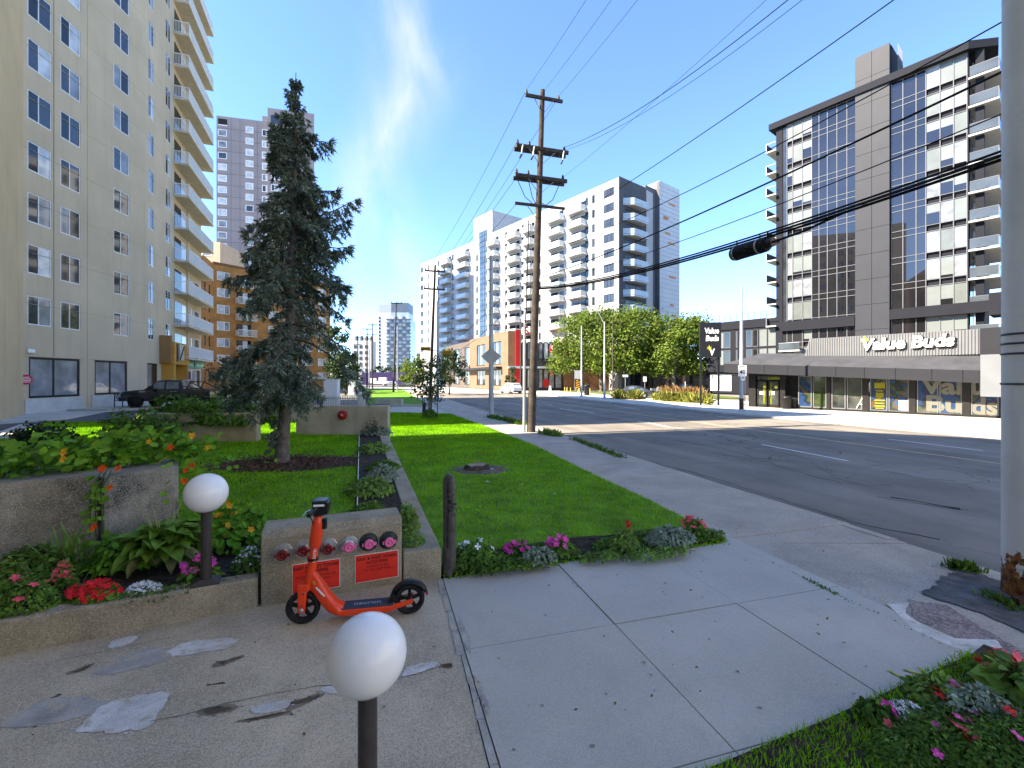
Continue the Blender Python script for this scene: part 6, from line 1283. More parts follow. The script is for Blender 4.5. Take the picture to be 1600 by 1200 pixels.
# ------------------------------------------------------------------ the shop in front
vb = thing('cannabis_shop', 'single storey black shop with a dark canopy and a pale ribbed sign wall', 'shop', (22.2, 33.2, -.02))
s0 = shop_pt(-4.3); s1 = shop_pt(17); fb = Face(vb, s0, s1)
def bx(px, out=0): return fb.x(px, out)
M_sblk = mat('shop_black_metal', (.018, .017, .017), .45, .15, 4); M_shingle = mat('dark_roof_membrane', (.05, .051, .058), .8, .15, 1.2, .4, 20); M_fasc = mat('charcoal_fascia_panel', (.019, .020, .026), .7, .06, 1)
zb = lambda x: -.02 - .018 * max(0, x - 4)       # pavement falls a little to the right
b = MB(); b.box((0, .6, -.1), (fb.L, 8, 3.9), mat('shop_dark_inside', (.03, .03, .032), .8)); fb.build('rear_wall', b)
posts = [(1170, 1181), (1219, 1227), (1292, 1298), (1347.5, 1358), (1420.5, 1431), (1503.5, 1516), (1562, 1575)]
b = MB()
for p0, p1 in posts: b.box((bx(p0), -.05, -.5), (bx(p1), .5, 3.3), M_sblk)
b.box((bx(1181), -.02, 2.45), (fb.L, .45, 3.3), M_sblk); b.box((bx(1245), -.03, -.6), (fb.L, .4, .12), M_sblk); b.box((bx(1227), .5, -.3), (bx(1246), .6, 2.5), M_sblk); fb.build('wall', b)
def mural(name, seed):
    m = bpy.data.materials.new(name); m.use_nodes = True; MATS[name] = m; n, l = m.node_tree.nodes, m.node_tree.links; p = n['Principled BSDF']; p.inputs['Roughness'].default_value = .25; p.inputs['Coat Weight'].default_value = .6
    g = n.new('ShaderNodeNewGeometry'); a = n.new('ShaderNodeVectorMath'); a.operation = 'ADD'; a.inputs[1].default_value = (seed, seed * 2, seed); l.new(g.outputs['Position'], a.inputs[0])
    t = n.new('ShaderNodeTexNoise'); t.inputs['Scale'].default_value = .85; t.inputs['Detail'].default_value = 1.5; t.inputs['Distortion'].default_value = 1.3; l.new(a.outputs[0], t.inputs['Vector']); c = n.new('ShaderNodeValToRGB'); c.color_ramp.interpolation = 'CONSTANT'
    for i, (pos, col) in enumerate(((0, (.015, .05, .14)), (.40, (.02, .10, .30)), (.5, (.03, .035, .05)), (.56, (.06, .16, .06)), (.61, (.30, .09, .03)), (.66, (.04, .2, .42)))):
        e_ = c.color_ramp.elements[i] if i < 2 else c.color_ramp.elements.new(pos); e_.position = pos; e_.color = (*[v_ * .36 + .004 for v_ in col], 1)
    l.new(t.outputs['Fac'], c.inputs['Fac']); l.new(c.outputs['Color'], p.inputs['Base Color']); return m
M_mur = mural('printed_window_mural', 3.0); M_mur2 = mural('printed_window_mural_blue', 9.0); M_shopglass = mat('shop_window_glass', (.05, .055, .05), .05, .5, 1.2, spec=.8); M_greenglass = mat('green_window_poster', (.03, .045, .015), .3, .6, 1.1, coat=.6)
for k, (p0, p1, m) in enumerate(((1247, 1268, M_mur2), (1270, 1291, M_greenglass), (1299, 1321, M_shopglass), (1323, 1347, M_shopglass), (1359, 1386.5, M_mur), (1388, 1420, M_mur), (1432.5, 1466, M_mur2), (1467.5, 1503, M_mur2), (1517, 1561, M_mur2))):
    x0, x1 = bx(p0), bx(p1); z0 = .14 + zb(x0) * .5; b = MB()
    for a, c, d_, h_ in ((x0, x1, z0, z0 + .07), (x0, x1, 2.4, 2.46)): b.box((a, .02, d_), (c, .12, h_), M_greyframe)
    for a in (x0, x1 - .06): b.box((a, .02, z0 + .07), (a + .06, .12, 2.4), M_greyframe)
    o = fb.build('window', b); q = MB(); q.box((x0 + .06, .06, z0 + .07), (x1 - .06, .09, 2.4), m); q.build('pane', o)
M_let = mat('cream_window_lettering', (.15, .145, .12), .6, .05, 3)
def fit_text(body, w, m, ext, h=None, off=0.0, shear=0.0):
    me = text_mesh(body, 1.0, m, ext, off, 'LEFT', 1.0, shear); c = np.zeros(len(me.vertices) * 3); me.vertices.foreach_get('co', c); c = c.reshape(-1, 3); lo, hi = c.min(0), c.max(0); s = w / (hi[0] - lo[0]); sy = s if h is None else h / (hi[1] - lo[1])
    c[:, 0] = (c[:, 0] - lo[0]) * s; c[:, 1] = (c[:, 1] - lo[1]) * sy; me.vertices.foreach_set('co', c.ravel()); me.update(); return me
for txt, p0, p1, z0, h in (('Val', 1438, 1503, 1.28, 1.05), ('Bu', 1447, 1502, .18, 1.05), ('ue', 1517.5, 1560, 1.28, .85), ('ds', 1517.5, 1559, .12, 1.05)):
    fb.put('window_lettering', fit_text(txt, bx(p1) - bx(p0), M_let, .004, h, .035), bx(p0), z0, .05, rot=None) if False else put('window_lettering', fit_text(txt, bx(p1) - bx(p0), M_let, .004, h, .035), vb, fb.o + Vector((fb.d.x * bx(p0) + fb.n.x * -.045, fb.d.y * bx(p0) + fb.n.y * -.045, z0)), (R(90), 0, fb.ang))
M_py = mat('yellow_poster', (.22, .20, .012), .5, .08, 4)
b = MB(); xp = bx(1366); wp = bx(1382.5) - xp
for z0, z1, i0, i1 in ((1.72, 2.1, 0, 1), (1.55, 1.6, .1, .9), (1.48, 1.52, .2, .8), (1.1, 1.42, .12, .88), (.86, .96, 0, 1), (.66, .76, .05, .95), (.46, .58, 0, 1), (.34, .42, .1, .9)): b.box((xp + wp * i0, .03, z0 - .1), (xp + wp * i1, .05, z1 - .1), M_py)
fb.build('window_poster', b)
b = MB(); b.box((bx(1404), .035, .22), (bx(1419), .05, .85), M_white); fb.build('window_poster', b)
b = MB(); xx = bx(1338); b.bar((xx, .0, .2), (xx + .35, .0, .95), .04, .04, M_white); b.bar((xx + .6, .0, .2), (xx + .35, .0, .95), .04, .04, M_white); b.bar((xx + .1, 0, .5), (xx + .5, 0, .5), .03, .03, M_white); b.bar((xx + .62, .0, .2), (xx + .72, .0, 2.0), .06, .06, M_white); fb.build('display_easel', b)
# glazed entrance with yellow green posters
xd0, xd1 = bx(1181), bx(1219); M_yg = mat('yellow_green_poster', (.13, .15, .008), .4, .2, 2, coat=.5); dw = (xd1 - xd0 - .3) / 2
for i in range(2):
    a = xd0 + .1 + i * (dw + .1); b = MB(); b.box((a, .0, .05), (a + .09, .08, 2.1), M_greyframe if 0 else M_sblk); b.box((a + dw - .09, 0, .05), (a + dw, .08, 2.1), M_sblk); b.box((a, .0, 2.02), (a + dw, .079, 2.1), M_sblk); b.box((a, .0, .02), (a + dw, .079, .22), M_sblk); o = fb.build('door', b)
    q = MB(); q.box((a + .09, .03, .22), (a + dw - .09, .05, 2.02), M_shopglass); q.build('pane', o); q = MB(); q.box((a + (.45 if i == 0 else .12), .02, .25), (a + (.95 if i == 0 else .38) * dw / 1.2, .029, 1.9), M_yg); q.box((a + .2, .012, 1.0), (a + .45, .019, 1.25), M_white); q.box((a + .45, .012, 1.5), (a + .75, .019, 1.7), mat('yellow_notice', (.65, .6, .1), .6)); q.build('door_poster', o)
    q = MB(); q.bar((a + (dw - .12 if i == 0 else .12), -.06, .9), (a + (dw - .12 if i == 0 else .12), -.06, 1.3), .03, .03, M_metal); q.build('handle', o)
b = MB(); b.box((xd0 + .1, .03, 2.16), (xd1 - .1, .06, 2.45), M_shopglass); b.box((xd0 + .9, .02, 2.2), (xd0 + 2.2, .029, 2.4), M_yg); fb.build('transom_window', b)
# canopy: fascia panels dropping to the right, hip roof, ribbed sign wall
OUT = 1.25; xl = bx(1131, OUT); xr = bx(1531.5, OUT)
ft_ = lambda x: fb.z(1180, 569.6, OUT) + (fb.z(1531, 578.8, OUT) - fb.z(1180, 569.6, OUT)) * (x - bx(1180, OUT)) / (xr - bx(1180, OUT))
fbm = lambda x: ft_(x) - .72
joints = [xl] + [bx(p, OUT) for p in (1162, 1194, 1231, 1261, 1306, 1350.5, 1399, 1456, 1504.5)] + [xr]
for a, c in zip(joints, joints[1:]):
    b = MB(); b.add([(x, y, z) for y in (-OUT, -OUT + .08) for x, z in ((a + .012, fbm(a)), (c - .012, fbm(c)), (c - .012, ft_(c)), (a + .012, ft_(a)))], [(0, 1, 2, 3), (7, 6, 5, 4), (0, 4, 5, 1), (1, 5, 6, 2), (2, 6, 7, 3), (3, 7, 4, 0)], M_fasc); fb.build('fascia_panel', b)
b = MB(); xk = bx(1193, -1.5); b.add([(xl, -OUT + .05, ft_(xl)), (xr, -OUT + .05, ft_(xr)), (xr, .9, 3.75), (xk, 1.0, 4.35), (xl + .3, 5, ft_(xl)), (xl, -OUT + .05, ft_(xl) - .05)], [(0, 1, 2, 3), (0, 3, 4)], M_shingle); b.box((xl, -OUT + .09, 2.62), (xr, .6, 2.66), M_sblk); fb.build('roof', b)
SO = -.55; sxl, sxr = bx(1256, SO), bx(1531, SO); stl = bx(1264.7, SO); zb0, zb1 = fb.z(1256, 560.8, SO), fb.z(1531, 553.5, SO); zt0, zt1 = fb.z(1264.7, 529.4, SO), fb.z(1531, 514, SO)
b = MB(); b.add([(sxl, .55, zb0), (sxr, .55, zb1), (sxr, .55, zt1), (stl, .55, zt0), (sxl, 1.6, zb0), (sxr, 1.6, zb1), (sxr, 1.6, zt1), (stl, 1.6, zt0)], [(0, 1, 2, 3), (7, 6, 5, 4), (0, 4, 5, 1), (1, 5, 6, 2), (2, 6, 7, 3), (3, 7, 4, 0)], mat('pale_ribbed_metal', (.165, .17, .18), .5, .06, 1)); o = fb.build('sign_wall', b)
b = MB(); n = 64
for k in range(n):
    t = (k + .2) / n; x = sxl + (sxr - sxl) * t; t0 = zb0 + (zb1 - zb0) * t + .02; t1 = zt0 + (zt1 - zt0) * t - .02
    if x < stl: t1 = zb0 + (zt0 - zb0) * (x - sxl) / (stl - sxl)
    b.add([(x, .552, t0), (x + .10, .552, t0), (x + .05, .49, t0), (x + random.uniform(-.03, .03), .552, t1), (x + .10, .552, t1), (x + .05, .49, t1)], [(0, 2, 5, 3), (2, 1, 4, 5)], MATS['pale_ribbed_metal'])
b.build('rib', o)['kind'] = 'stuff'
b = MB(); b.add([(sxr + .01, .45, zb1 - .02), (sxr + 3, .45, zb1 - .06), (sxr + 3, .45, zt1 + .1), (sxr + .01, .45, zt1 + .02)], [(0, 1, 2, 3)], M_fasc); b.box((sxr + .012, .46, 2.7), (sxr + 3, 1.6, zt1 + .02), M_fasc); fb.build('sign_end_panel', b)
lw = bx(1492, -.45) - bx(1347, -.45)
put('sign_lettering', fit_text('Value Buds', lw, M_white, .05, .80, .035, .12), vb, fb.o + Vector((fb.d.x * bx(1347, -.45) - fb.n.x * .42, fb.d.y * bx(1347, -.45) - fb.n.y * .42, fb.z(1347, 548, -.45))), (R(90), R(-.6), fb.ang))
put('lettering_return_shadow', fit_text('Value Buds', lw + .12, M_black, .09, .88, .05, .12), vb, fb.o + Vector((fb.d.x * (bx(1347, -.45) - .02) - fb.n.x * .53, fb.d.y * (bx(1347, -.45) - .02) - fb.n.y * .53, fb.z(1347, 548, -.45) - .06)), (R(90), R(-.6), fb.ang))  # black copy draws the letters' dark sides plus their cast shadow
def leaf_emblem(parent, loc, ang, s):
    b = MB()
    for a in (-80, -42, 0, 42, 80):
        c, sn = math.cos(R(90 - a)), math.sin(R(90 - a)); L = s * (1 - abs(a) / 190); b.add([(0, 0, 0), (.5 * L * c - .13 * L * sn, 0, .5 * L * sn + .13 * L * c), (L * c, 0, L * sn), (.5 * L * c + .13 * L * sn, 0, .5 * L * sn - .13 * L * c), (.5 * L * c, -.03, .5 * L * sn)], [(0, 3, 4), (3, 2, 4), (2, 1, 4), (1, 0, 4), (0, 1, 2, 3)], mat('leaf_emblem_yellow', (.62, .55, .03), .5))
    b.tube([(0, 0, 0), (0, 0, -s * .35)], .03 * s, MATS['leaf_emblem_yellow'], 5); return put('leaf_emblem', b.mesh('leaf_emblem'), parent, loc, (0, 0, ang))
leaf_emblem(vb, fb.o + Vector((fb.d.x * bx(1351, -.45) - fb.n.x * .40, fb.d.y * bx(1351, -.45) - fb.n.y * .40, fb.z(1351, 534, -.45))), fb.ang, .42)
b = MB(); xf = bx(1532, 1.35); b.box((xf, -1.4, 1.25), (xf + 4, -1.2, 3.62), mat('pale_grey_end_wall', (.15, .16, .175), .7, .06, 1)); fb.build('hanging_end_wall', b)
# pylon sign by the pavement
py_ = thing('pylon_sign', 'black twin post pylon sign with white lettering and a yellow leaf emblem', 'sign', (rx(1109.5, 38.5), 38.5, -.05), math.atan2(-.15, 1))
b = MB(); b.box((-.86, -.18, rz(557.5, 38.5)), (.86, .18, rz(503, 38.5)), M_black); b.build('panel', py_, bevel=.02)
for x in (-.77, .68): b = MB(); b.box((x - .07, -.08, 0), (x + .07, .08, rz(557, 38.5)), M_black); b.build('post', py_)
zt = rz(503, 38.5)
put('lettering', fit_text('Value', 1.15, M_white, .01, .50, .03, .1), py_, (-.48, -.195, zt - .98), (R(90), 0, 0)); put('lettering', fit_text('Buds', 1.05, M_white, .01, .50, .03, .1), py_, (-.40, -.195, zt - 1.62), (R(90), 0, 0)); put('lettering', fit_text('V', .42, M_white, .01, .58, .05, .1), py_, (-.08, -.195, zt - 2.85), (R(90), 0, 0)); leaf_emblem(py_, (-.12, -.2, zt - 2.3), 0, .36)
# ================================================================== poles, wires, street furniture
PERP = Vector((.961, .277, 0)); ALONG = Vector((-.277, .961, 0))
M_ins = mat('insulator', (.04, .03, .03), .3, .1, 20); M_lpole = mat('pale_painted_pole', (.40, .42, .44), .6, .1, 1.5, streak=((.35, .36, .36), .4)); M_gpole = mat('grey_galvanised_pole', (.42, .43, .43), .55, .1, 1.5, metal=.3)
UP = Vector((.81, 19.0, -.02)); UPT = Vector((1.30, 19.0, rz(141, 19)))
def up_at(z): t = z / UPT.z; return UP.lerp(UPT, max(0, t)) if z > 0 else UP
def utility_pole(loc, top, label, arms, detail=True):
    t = thing('utility_pole', label, 'utility pole', loc, 0, 'wooden utility poles along the near pavement')
    v = top - loc; H = v.z; at_ = lambda z: v * (z / H); Y = loc.y
    b = MB(); b.tube([at_(H * k / 12) for k in range(13)], [.185 - .085 * k / 12 for k in range(13)], M_wood, 14); b.build('pole', t)
    for (z, lo, hi, w, h, dbl) in arms:
        b = MB(); c = at_(z)
        for off in ((-.16, .16) if dbl else (-.15,)): b.bar(c + PERP * lo + ALONG * off, c + PERP * hi + ALONG * off, w, h, M_armwood)
        b.build('crossarm', t, bevel=.01 if detail else 0)
        if detail:
            b = MB()
            for s in (lo, hi): b.bar(c + ALONG * -.15 + PERP * s * .5 + Vector((0, 0, -h / 2)), c + Vector((0, 0, -.62)), .03, .015, M_gpole)
            b.build('brace', t)
            for s in (lo + .1, lo * .45 if dbl else 0, hi - .12):
                if z < H * .7: continue
                b = MB(); q = c + PERP * s + Vector((0, 0, h / 2)); b.lathe([(.02, 0), (.02, .08), (.055, .09), (.06, .13), (.045, .15), (.055, .17), (.05, .2), (.025, .23), (.025, .26), (0, .27)], M_ins, 10, Matrix.Translation(q)); b.build('insulator', t)
        else:
            b = MB()
            for s in (lo + .1, 0.3, hi - .1): b.lathe([(.03, 0), (.06, .1), (.05, .25), (0, .27)], M_ins, 6, Matrix.Translation(c + PERP * s + Vector((0, 0, h / 2))))
            b.build('insulators', t)
    return t
zA = [rz(156, 19), rz(235, 19), rz(280, 19), rz(323, 19)]
arms1 = [(zA[0], -.80, .86, .10, .13, False), (zA[1], -1.12, 1.2, .11, .15, True), (zA[2], -1.12, 1.18, .11, .15, True), (zA[3], -1.1, 1.13, .09, .11, False)]
up1 = utility_pole(UP, UPT, 'tall weathered wooden utility pole with four crossarms beside the road', arms1)
b = MB(); b.tube([(-.30, -.06, 0), (-.29, -.06, 1.0), (-.275, -.05, 4.4)], .065, M_gpole, 12); b.build('conduit', up1)
b = MB(); b.tube([(-.27, -.05, 4.4), (-.2, -.03, 5.5), (-.1, 0, 9)], .025, M_wire, 6)
q = up_at(zA[2]) - UP
for s0, s1 in ((-1.0, -.05), (-.5, -.04), (.9, .05)):
    a, c = q + PERP * s0 + Vector((0, 0, -.1)), q + Vector((0, 0, -.95)); b.tube([a, a.lerp(c, .35) + Vector((0, 0, -.42)), a.lerp(c, .7) + Vector((0, 0, -.38)), c], .016, M_wire, 5)
b.build('jumper_wire', up1)
for s0 in (-.85, -.35, .98):
    qq = up_at(zA[1]) - UP + PERP * s0; b = MB(); b.tube([qq + ALONG * -.22, qq + ALONG * -.26 + Vector((-.05, 0, -.2)), qq + ALONG * -.28 + Vector((-.08, 0, -.42))], .03, M_gpole, 7); b.tube([qq + ALONG * -.28 + Vector((-.08, 0, -.4)), qq + ALONG * -.3 + Vector((-.16, 0, -.58))], .035, M_ins, 7); b.build('fuse_cutout', up1)
simple = [(13.6, -.8, .9, .1, .13, False), (11.3, -1.1, 1.2, .12, .15, False)]
P2_, P3_ = Vector((-8.6, 47, -.02)), Vector((-19.6, 74, -.02))
utility_pole(P2_, P2_ + Vector((.55, 0, rz(414, 47))), 'dark wooden utility pole standing behind the small street tree', [(rz(424, 47), -1.1, 1.1, .12, .15, False), (rz(452, 47), -1.1, 1.1, .12, .15, False)], False)
utility_pole(P3_, P3_ + Vector((.5, 0, rz(472, 74))), 'wooden utility pole standing before the far glass tower', [(rz(474, 74), -.9, .9, .12, .15, False)], False)
for px, Y, pt, gy, lab in ((573.5, 107, 512, 600, 'thin distant utility pole left of a taller one by the purple hoarding'), (582, 104, 505, 602, 'distant utility pole with two crossarms by the purple hoarding, right of a thin one'), (559, 140, 525, 598, 'farthest thin utility pole left of the purple hoarding')):
    l_ = Vector((rx(px, Y), Y, -.1)); H = rz(pt, Y); utility_pole(l_, l_ + Vector((0, 0, H)), lab, [(H - .3, -1.1, 1.1, .12, .15, False), (H - 2.6, -1.1, 1.1, .12, .15, False)], False)
# wires: catenaries between the poles, the near span runs on past the camera
W0 = Vector((10.1, -9.0))
def wire(name, a, c, sag, r, label, group='overhead wires', n=28, cat='wire'):
    a, c = Vector(a), Vector(c); b = MB(); b.tube([a.lerp(c, k / n) - Vector((0, 0, 4 * sag * (k / n) * (1 - k / n))) for k in range(n + 1)], r, M_wire, 6); return tag(b.build(name), label, cat, group)
def near_span(z, s, t, zt, r, label, sag=None, group='overhead wires'):
    """from the pole at height z to the next pole behind the camera, passing height zt at fraction t"""
    a = up_at(z) + PERP * s; a.z = z; c = Vector((W0.x + PERP.x * s, W0.y + PERP.y * s, z)); sag = (z - zt) / (4 * t * (1 - t)); return wire('overhead_wire', a, c, sag, r, label, group, 40)
near_span(6.55, 0.15, .5, 5.80, .016, 'thick black cable just above the heavy cable bundle crossing to the right')
near_span(7.6, 0.12, .482, 6.37, .009, 'overhead wire reaching the top edge right of the glass tower shaft')
near_span(6.35, 0.1, .5, 5.29, .008, 'thin black wire running between the thick cable and the heavy bundle')
near_span(8.35, 0.1, .427, 7.53, .009, 'overhead wire crossing the sky above the white mid-rise corner')
near_span(zA[1] + .3, 1.12, .303, 10.1, .010, 'overhead wire leaving the right end of the second crossarm')
near_span(zA[1] + .1, .95, .327, 9.65, .006, 'thin wire close beside the one leaving the second crossarm')
for s, lab in ((-.72, 'top crossarm wire at the left insulator'), (0, 'top crossarm wire at the pole head'), (.74, 'top crossarm wire at the right insulator')): near_span(zA[0] + .3, s, .12, zA[0] - .15, .006, lab + ', running towards the top of the picture')
near_span(zA[2] + .2, 1.05, .2, zA[2] - .3, .005, 'faint thin wire leaving the right end of the third crossarm')
p2t = lambda z, s: Vector((P2_.x + .5 + PERP.x * s, 47 + PERP.y * s, z))
for z0, s, z1, lab in ((zA[0] + .3, -.72, rz(420, 47), 'wire from the left end of the top crossarm to the next pole'), (zA[0] + .3, .74, rz(421, 47), 'wire from the right end of the top crossarm to the next pole'), (zA[1] + .3, -1.0, rz(449, 47), 'wire from the left end of the second crossarm to the next pole'), (zA[2], -1.0, rz(452, 47), 'wire from the left end of the third crossarm to the next pole'), (zA[3], -1.0, rz(452, 47), 'wire from the lowest crossarm to the next pole'), (6.5, 0, rz(560, 47), 'thick low cable sagging from the wooden pole to the next one'), (7.4, 0, rz(540, 47), 'upper low cable from the wooden pole to the next one')):
    a = up_at(z0) + PERP * s; a.z = z0; wire('overhead_wire', a, p2t(z1, s), .5 if z0 > 8 else .9, .009 if z0 > 8 else .016, lab)
for z0, z1, lab in ((rz(424, 47), rz(476, 74), 'distant wire between the second and third wooden poles'), (rz(560, 47), rz(560, 74), 'distant low cable between the second and third wooden poles')): wire('overhead_wire', p2t(z0, 0), Vector((P3_.x + .4, 74, z1)), .7, .014, lab)
# heavy telecom bundle and its splice case
a = up_at(6.1); a.z = 6.1; c = Vector((W0.x, W0.y, 6.1)); sg = 1.32
def bun(t, dz=0.0, ds=0.0): p = a.lerp(c, t); return p + PERP * ds - Vector((0, 0, 4 * sg * t * (1 - t) - dz))
bd = thing('cable_bundle', 'heavy black bundle of telephone cables sagging towards the right steel post', 'cable', a, 0, 'overhead wires')
for k, (dz, ds, r) in enumerate(((0, 0, .018), (.055, .01, .01), (-.045, .015, .02), (-.02, -.03, .014), (.03, -.025, .009))):
    b = MB(); b.tube([bun(t / 40 * .95, dz, ds) - a for t in range(41)], r, M_wire, 7); b.build('cable', bd)
ty = None
for i in range(400):
    t = i / 400; p = bun(t)
    if CX + FPX * p.x / p.y > 1168: ty = t; break
p0, p1 = bun(ty - .012, -.19), bun(ty + .016, -.17); sp = thing('splice_case', 'black cylindrical cable splice case hanging under the cable bundle', 'splice case', (p0 + p1) / 2); m_ = (p0 + p1) / 2
b = MB(); d_ = (p1 - p0); b.tube([p0 - m_ - d_ * .03, p0 - m_, p0 - m_ + d_ * .06, p1 - m_ - d_ * .1, p1 - m_ - d_ * .06], [.06, .125, .135, .135, .12], M_rubber, 18); b.tube([p1 - m_ - d_ * .06, p1 - m_ + d_ * .1], [.085, .08], M_ins, 14); b.build('case', sp)
b = MB()
for f in (.1, .75): q = p0.lerp(p1, f) - m_; b.tube([q + Vector((0, 0, -.14)), q + Vector((0, 0, .22))], .012, M_gpole, 6); b.lathe([(.14, -.02), (.14, .02)], M_gpole, 18, Matrix.Translation(q) @ d_.to_track_quat('Z', 'Y').to_matrix().to_4x4())
b.build('hanger', sp)
b = MB(); b.tube([p1 - m_ + d_ * .1, p1 - m_ + d_ * .8 + Vector((0, 0, .02)), bun(ty + .06, -.05) - m_], .02, M_wire, 7); b.build('cable_tail', sp)
# right steel post
M_rust = mat('pale_blue_post_paint', (.68, .69, .68), .5, .08, 1.2, bump=.25, bscale=18)
def rust_mat():
    m = M_rust; n, l = m.node_tree.nodes, m.node_tree.links; b = n['Principled BSDF']; src = b.inputs['Base Color'].links[0].from_socket
    g = n.new('ShaderNodeNewGeometry'); sp_ = n.new('ShaderNodeSeparateXYZ'); l.new(g.outputs['Position'], sp_.inputs[0]); t = n.new('ShaderNodeTexNoise'); t.inputs['Scale'].default_value = 7; t.inputs['Detail'].default_value = 8; t.inputs['Roughness'].default_value = .7; l.new(g.outputs['Position'], t.inputs['Vector'])
    r = n.new('ShaderNodeMapRange'); r.inputs[1].default_value = .05; r.inputs[2].default_value = .95; r.inputs[3].default_value = .30; r.inputs[4].default_value = -.34; l.new(sp_.outputs['Z'], r.inputs[0])
    a = n.new('ShaderNodeMath'); a.operation = 'ADD'; l.new(t.outputs['Fac'], a.inputs[0]); l.new(r.outputs[0], a.inputs[1]); s = n.new('ShaderNodeMapRange'); s.inputs[1].default_value = .56; s.inputs[2].default_value = .60; l.new(a.outputs[0], s.inputs[0])
    t2 = n.new('ShaderNodeTexNoise'); t2.inputs['Scale'].default_value = 16; t2.inputs['Detail'].default_value = 4; l.new(g.outputs['Position'], t2.inputs['Vector']); c = n.new('ShaderNodeValToRGB'); c.color_ramp.elements[0].color = (.045, .022, .012, 1); c.color_ramp.elements[0].position = .35; c.color_ramp.elements[1].color = (.33, .13, .03, 1); c.color_ramp.elements[1].position = .68; l.new(t2.outputs['Fac'], c.inputs['Fac'])
    x = n.new('ShaderNodeMixRGB'); l.new(s.outputs[0], x.inputs['Fac']); l.new(src, x.inputs['Color1']); l.new(c.outputs['Color'], x.inputs['Color2']); l.new(x.outputs['Color'], b.inputs['Base Color'])
rust_mat()
PX0 = rx(1562, 4.62); rp = .215
t = thing('steel_post', 'thick pale blue steel post with a rusty base at the right edge', 'post', (PX0 + rp * 1.73, 4.66, -.03))
b = MB(); b.lathe([(rp * 1.03, 0), (rp, .12), (rp * .985, 4), (rp * .96, 10)], M_rust, 40); b.build('shaft', t)
b = MB()
for z in (rz(518, 4.6), rz(533, 4.6), rz(549, 4.6), rz(597, 4.6)): b.lathe([(rp + .002, z), (rp + .008, z + .004), (rp + .008, z + .018), (rp + .002, z + .022)], mat('band_steel', (.09, .09, .10), .4, .2, 20, metal=.6), 40)
b.build('strap_band', t)
b = MB(); b.box((-.37, -.22, -.02), (-.27, -.14, .09), mat('rusty_bolt', (.06, .03, .02), .9, .3, 20)); b.box((-.42, -.3, -.03), (.3, .1, .012), mat('post_footing', (.22, .2, .18), .95, .3, 5, .6, 40)); b.build('footing', t)
# light poles
def light_pole(px, Y, ptop, label, m=M_lpole, r=.11, arm=None, r1=.07):
    t = thing('light_pole', label, 'light pole', (rx(px, Y), Y, -.03), 0, 'metal light poles along the street'); H = rz(ptop, Y)
    b = MB(); b.tube([(0, 0, 0), (0, 0, H * .5), (0, 0, H)], [r, (r + r1) / 2, r1], m, 14); b.build('pole', t)
    b = MB(); b.lathe([(r * 1.8, 0), (r * 1.8, .06), (r * 1.2, .14), (r, .2)], m, 14); b.build('base', t)
    if arm:
        b = MB(); dx, dz = arm; b.tube([(0, 0, H - .3), (dx * .4, 0, H + dz * .8), (dx, 0, H + dz)], .04, m, 7); b.build('arm', t); b = MB(); b.box((min(dx, dx * 1.25), -.12, H + dz - .08), (max(dx, dx * 1.25), .12, H + dz + .05), M_metal); b.build('lamp_head', t)
    return t
lp = light_pole(767.5, 27.2, 399, 'pale blue light pole with a grey diamond sign facing away', r=.155, r1=.12)
b = MB(); b.add([(x, -.19, z) for x, z in ((-.62, rz(556, 27.2)), (0, rz(571, 27.2)), (.62, rz(556, 27.2)), (0, rz(543, 27.2)))], [(0, 1, 2, 3)], M_gpole); o = b.build('sign_plate', lp); o.modifiers.new('s', 'SOLIDIFY').thickness = .02
lp = light_pole(684, 52, 470, 'light pole carrying two yellow traffic signals by the small tree', r=.17, r1=.1)
b = MB(); b.tube([(0, 0, rz(551, 52)), (1.6, -.3, rz(550, 52))], .05, M_gpole, 7); b.tube([(0, 0, rz(548, 52)), (-2.0, -.3, rz(546, 52))], .05, M_gpole, 7); b.build('signal_arm', lp)
M_sigy = mat('signal_yellow', (.72, .34, .02), .5, .06, 4)
for px, py in ((665, 545), (698.5, 550.5)):
    s = thing('traffic_signal', 'yellow traffic signal head left of the light pole' if px < 680 else 'yellow traffic signal head right of the light pole', 'traffic signal', (rx(px, 51.6), 51.6, rz(py, 51.6)), .2, 'horizontal yellow traffic signals')
    b = MB(); b.box((-.55, -.02, -.21), (.55, .02, .21), M_sigy); b.build('backplate', s); b = MB(); b.box((-.5, -.2, -.15), (.5, -.02, .15), M_sigy); b.build('housing', s)
    b = MB()
    for k in (-1, 0, 1): b.tube([(k * .32, -.2, 0), (k * .32, -.36, 0)], .12, M_black, 10, False)
    b.build('visor', s)
light_pole(621, 76, 509, 'thin pale light pole beside the wooden pole before the glass tower', r=.12)
light_pole(908.7, 58, 508.5, 'plain pale light pole standing left of the street trees', r=.13)
light_pole(944.5, 52, 502, 'pale light pole with a curved lamp arm before the street trees', r=.14, arm=(-2.1, 1.6))
light_pole(957.5, 68, 495, 'brown light pole just right of the curved arm pole', M_wood, r=.12)
light_pole(577, 101, 545, 'distant pale light pole among the utility poles', r=.15)
light_pole(813.5, 74, 502, 'thin brown pole before the red shop pillar', M_wood, r=.12)
sp40 = light_pole(1158.5, 30.9, 447, 'white light pole carrying a 40 speed sign before the shop', M_lpole, r=.14, r1=.075)
b = MB(); b.lathe([(.152, 0), (.15, .5), (.146, .93)], mat('dark_rusty_pole_foot', (.09, .06, .045), .9, .4, 9), 14); b.build('foot', sp40)
b = MB(); Y = 30.75; b.box((-.30, -.17, rz(586.5, Y) - .03), (.27, -.15, rz(570, Y)), M_white); b.build('speed_sign', sp40)
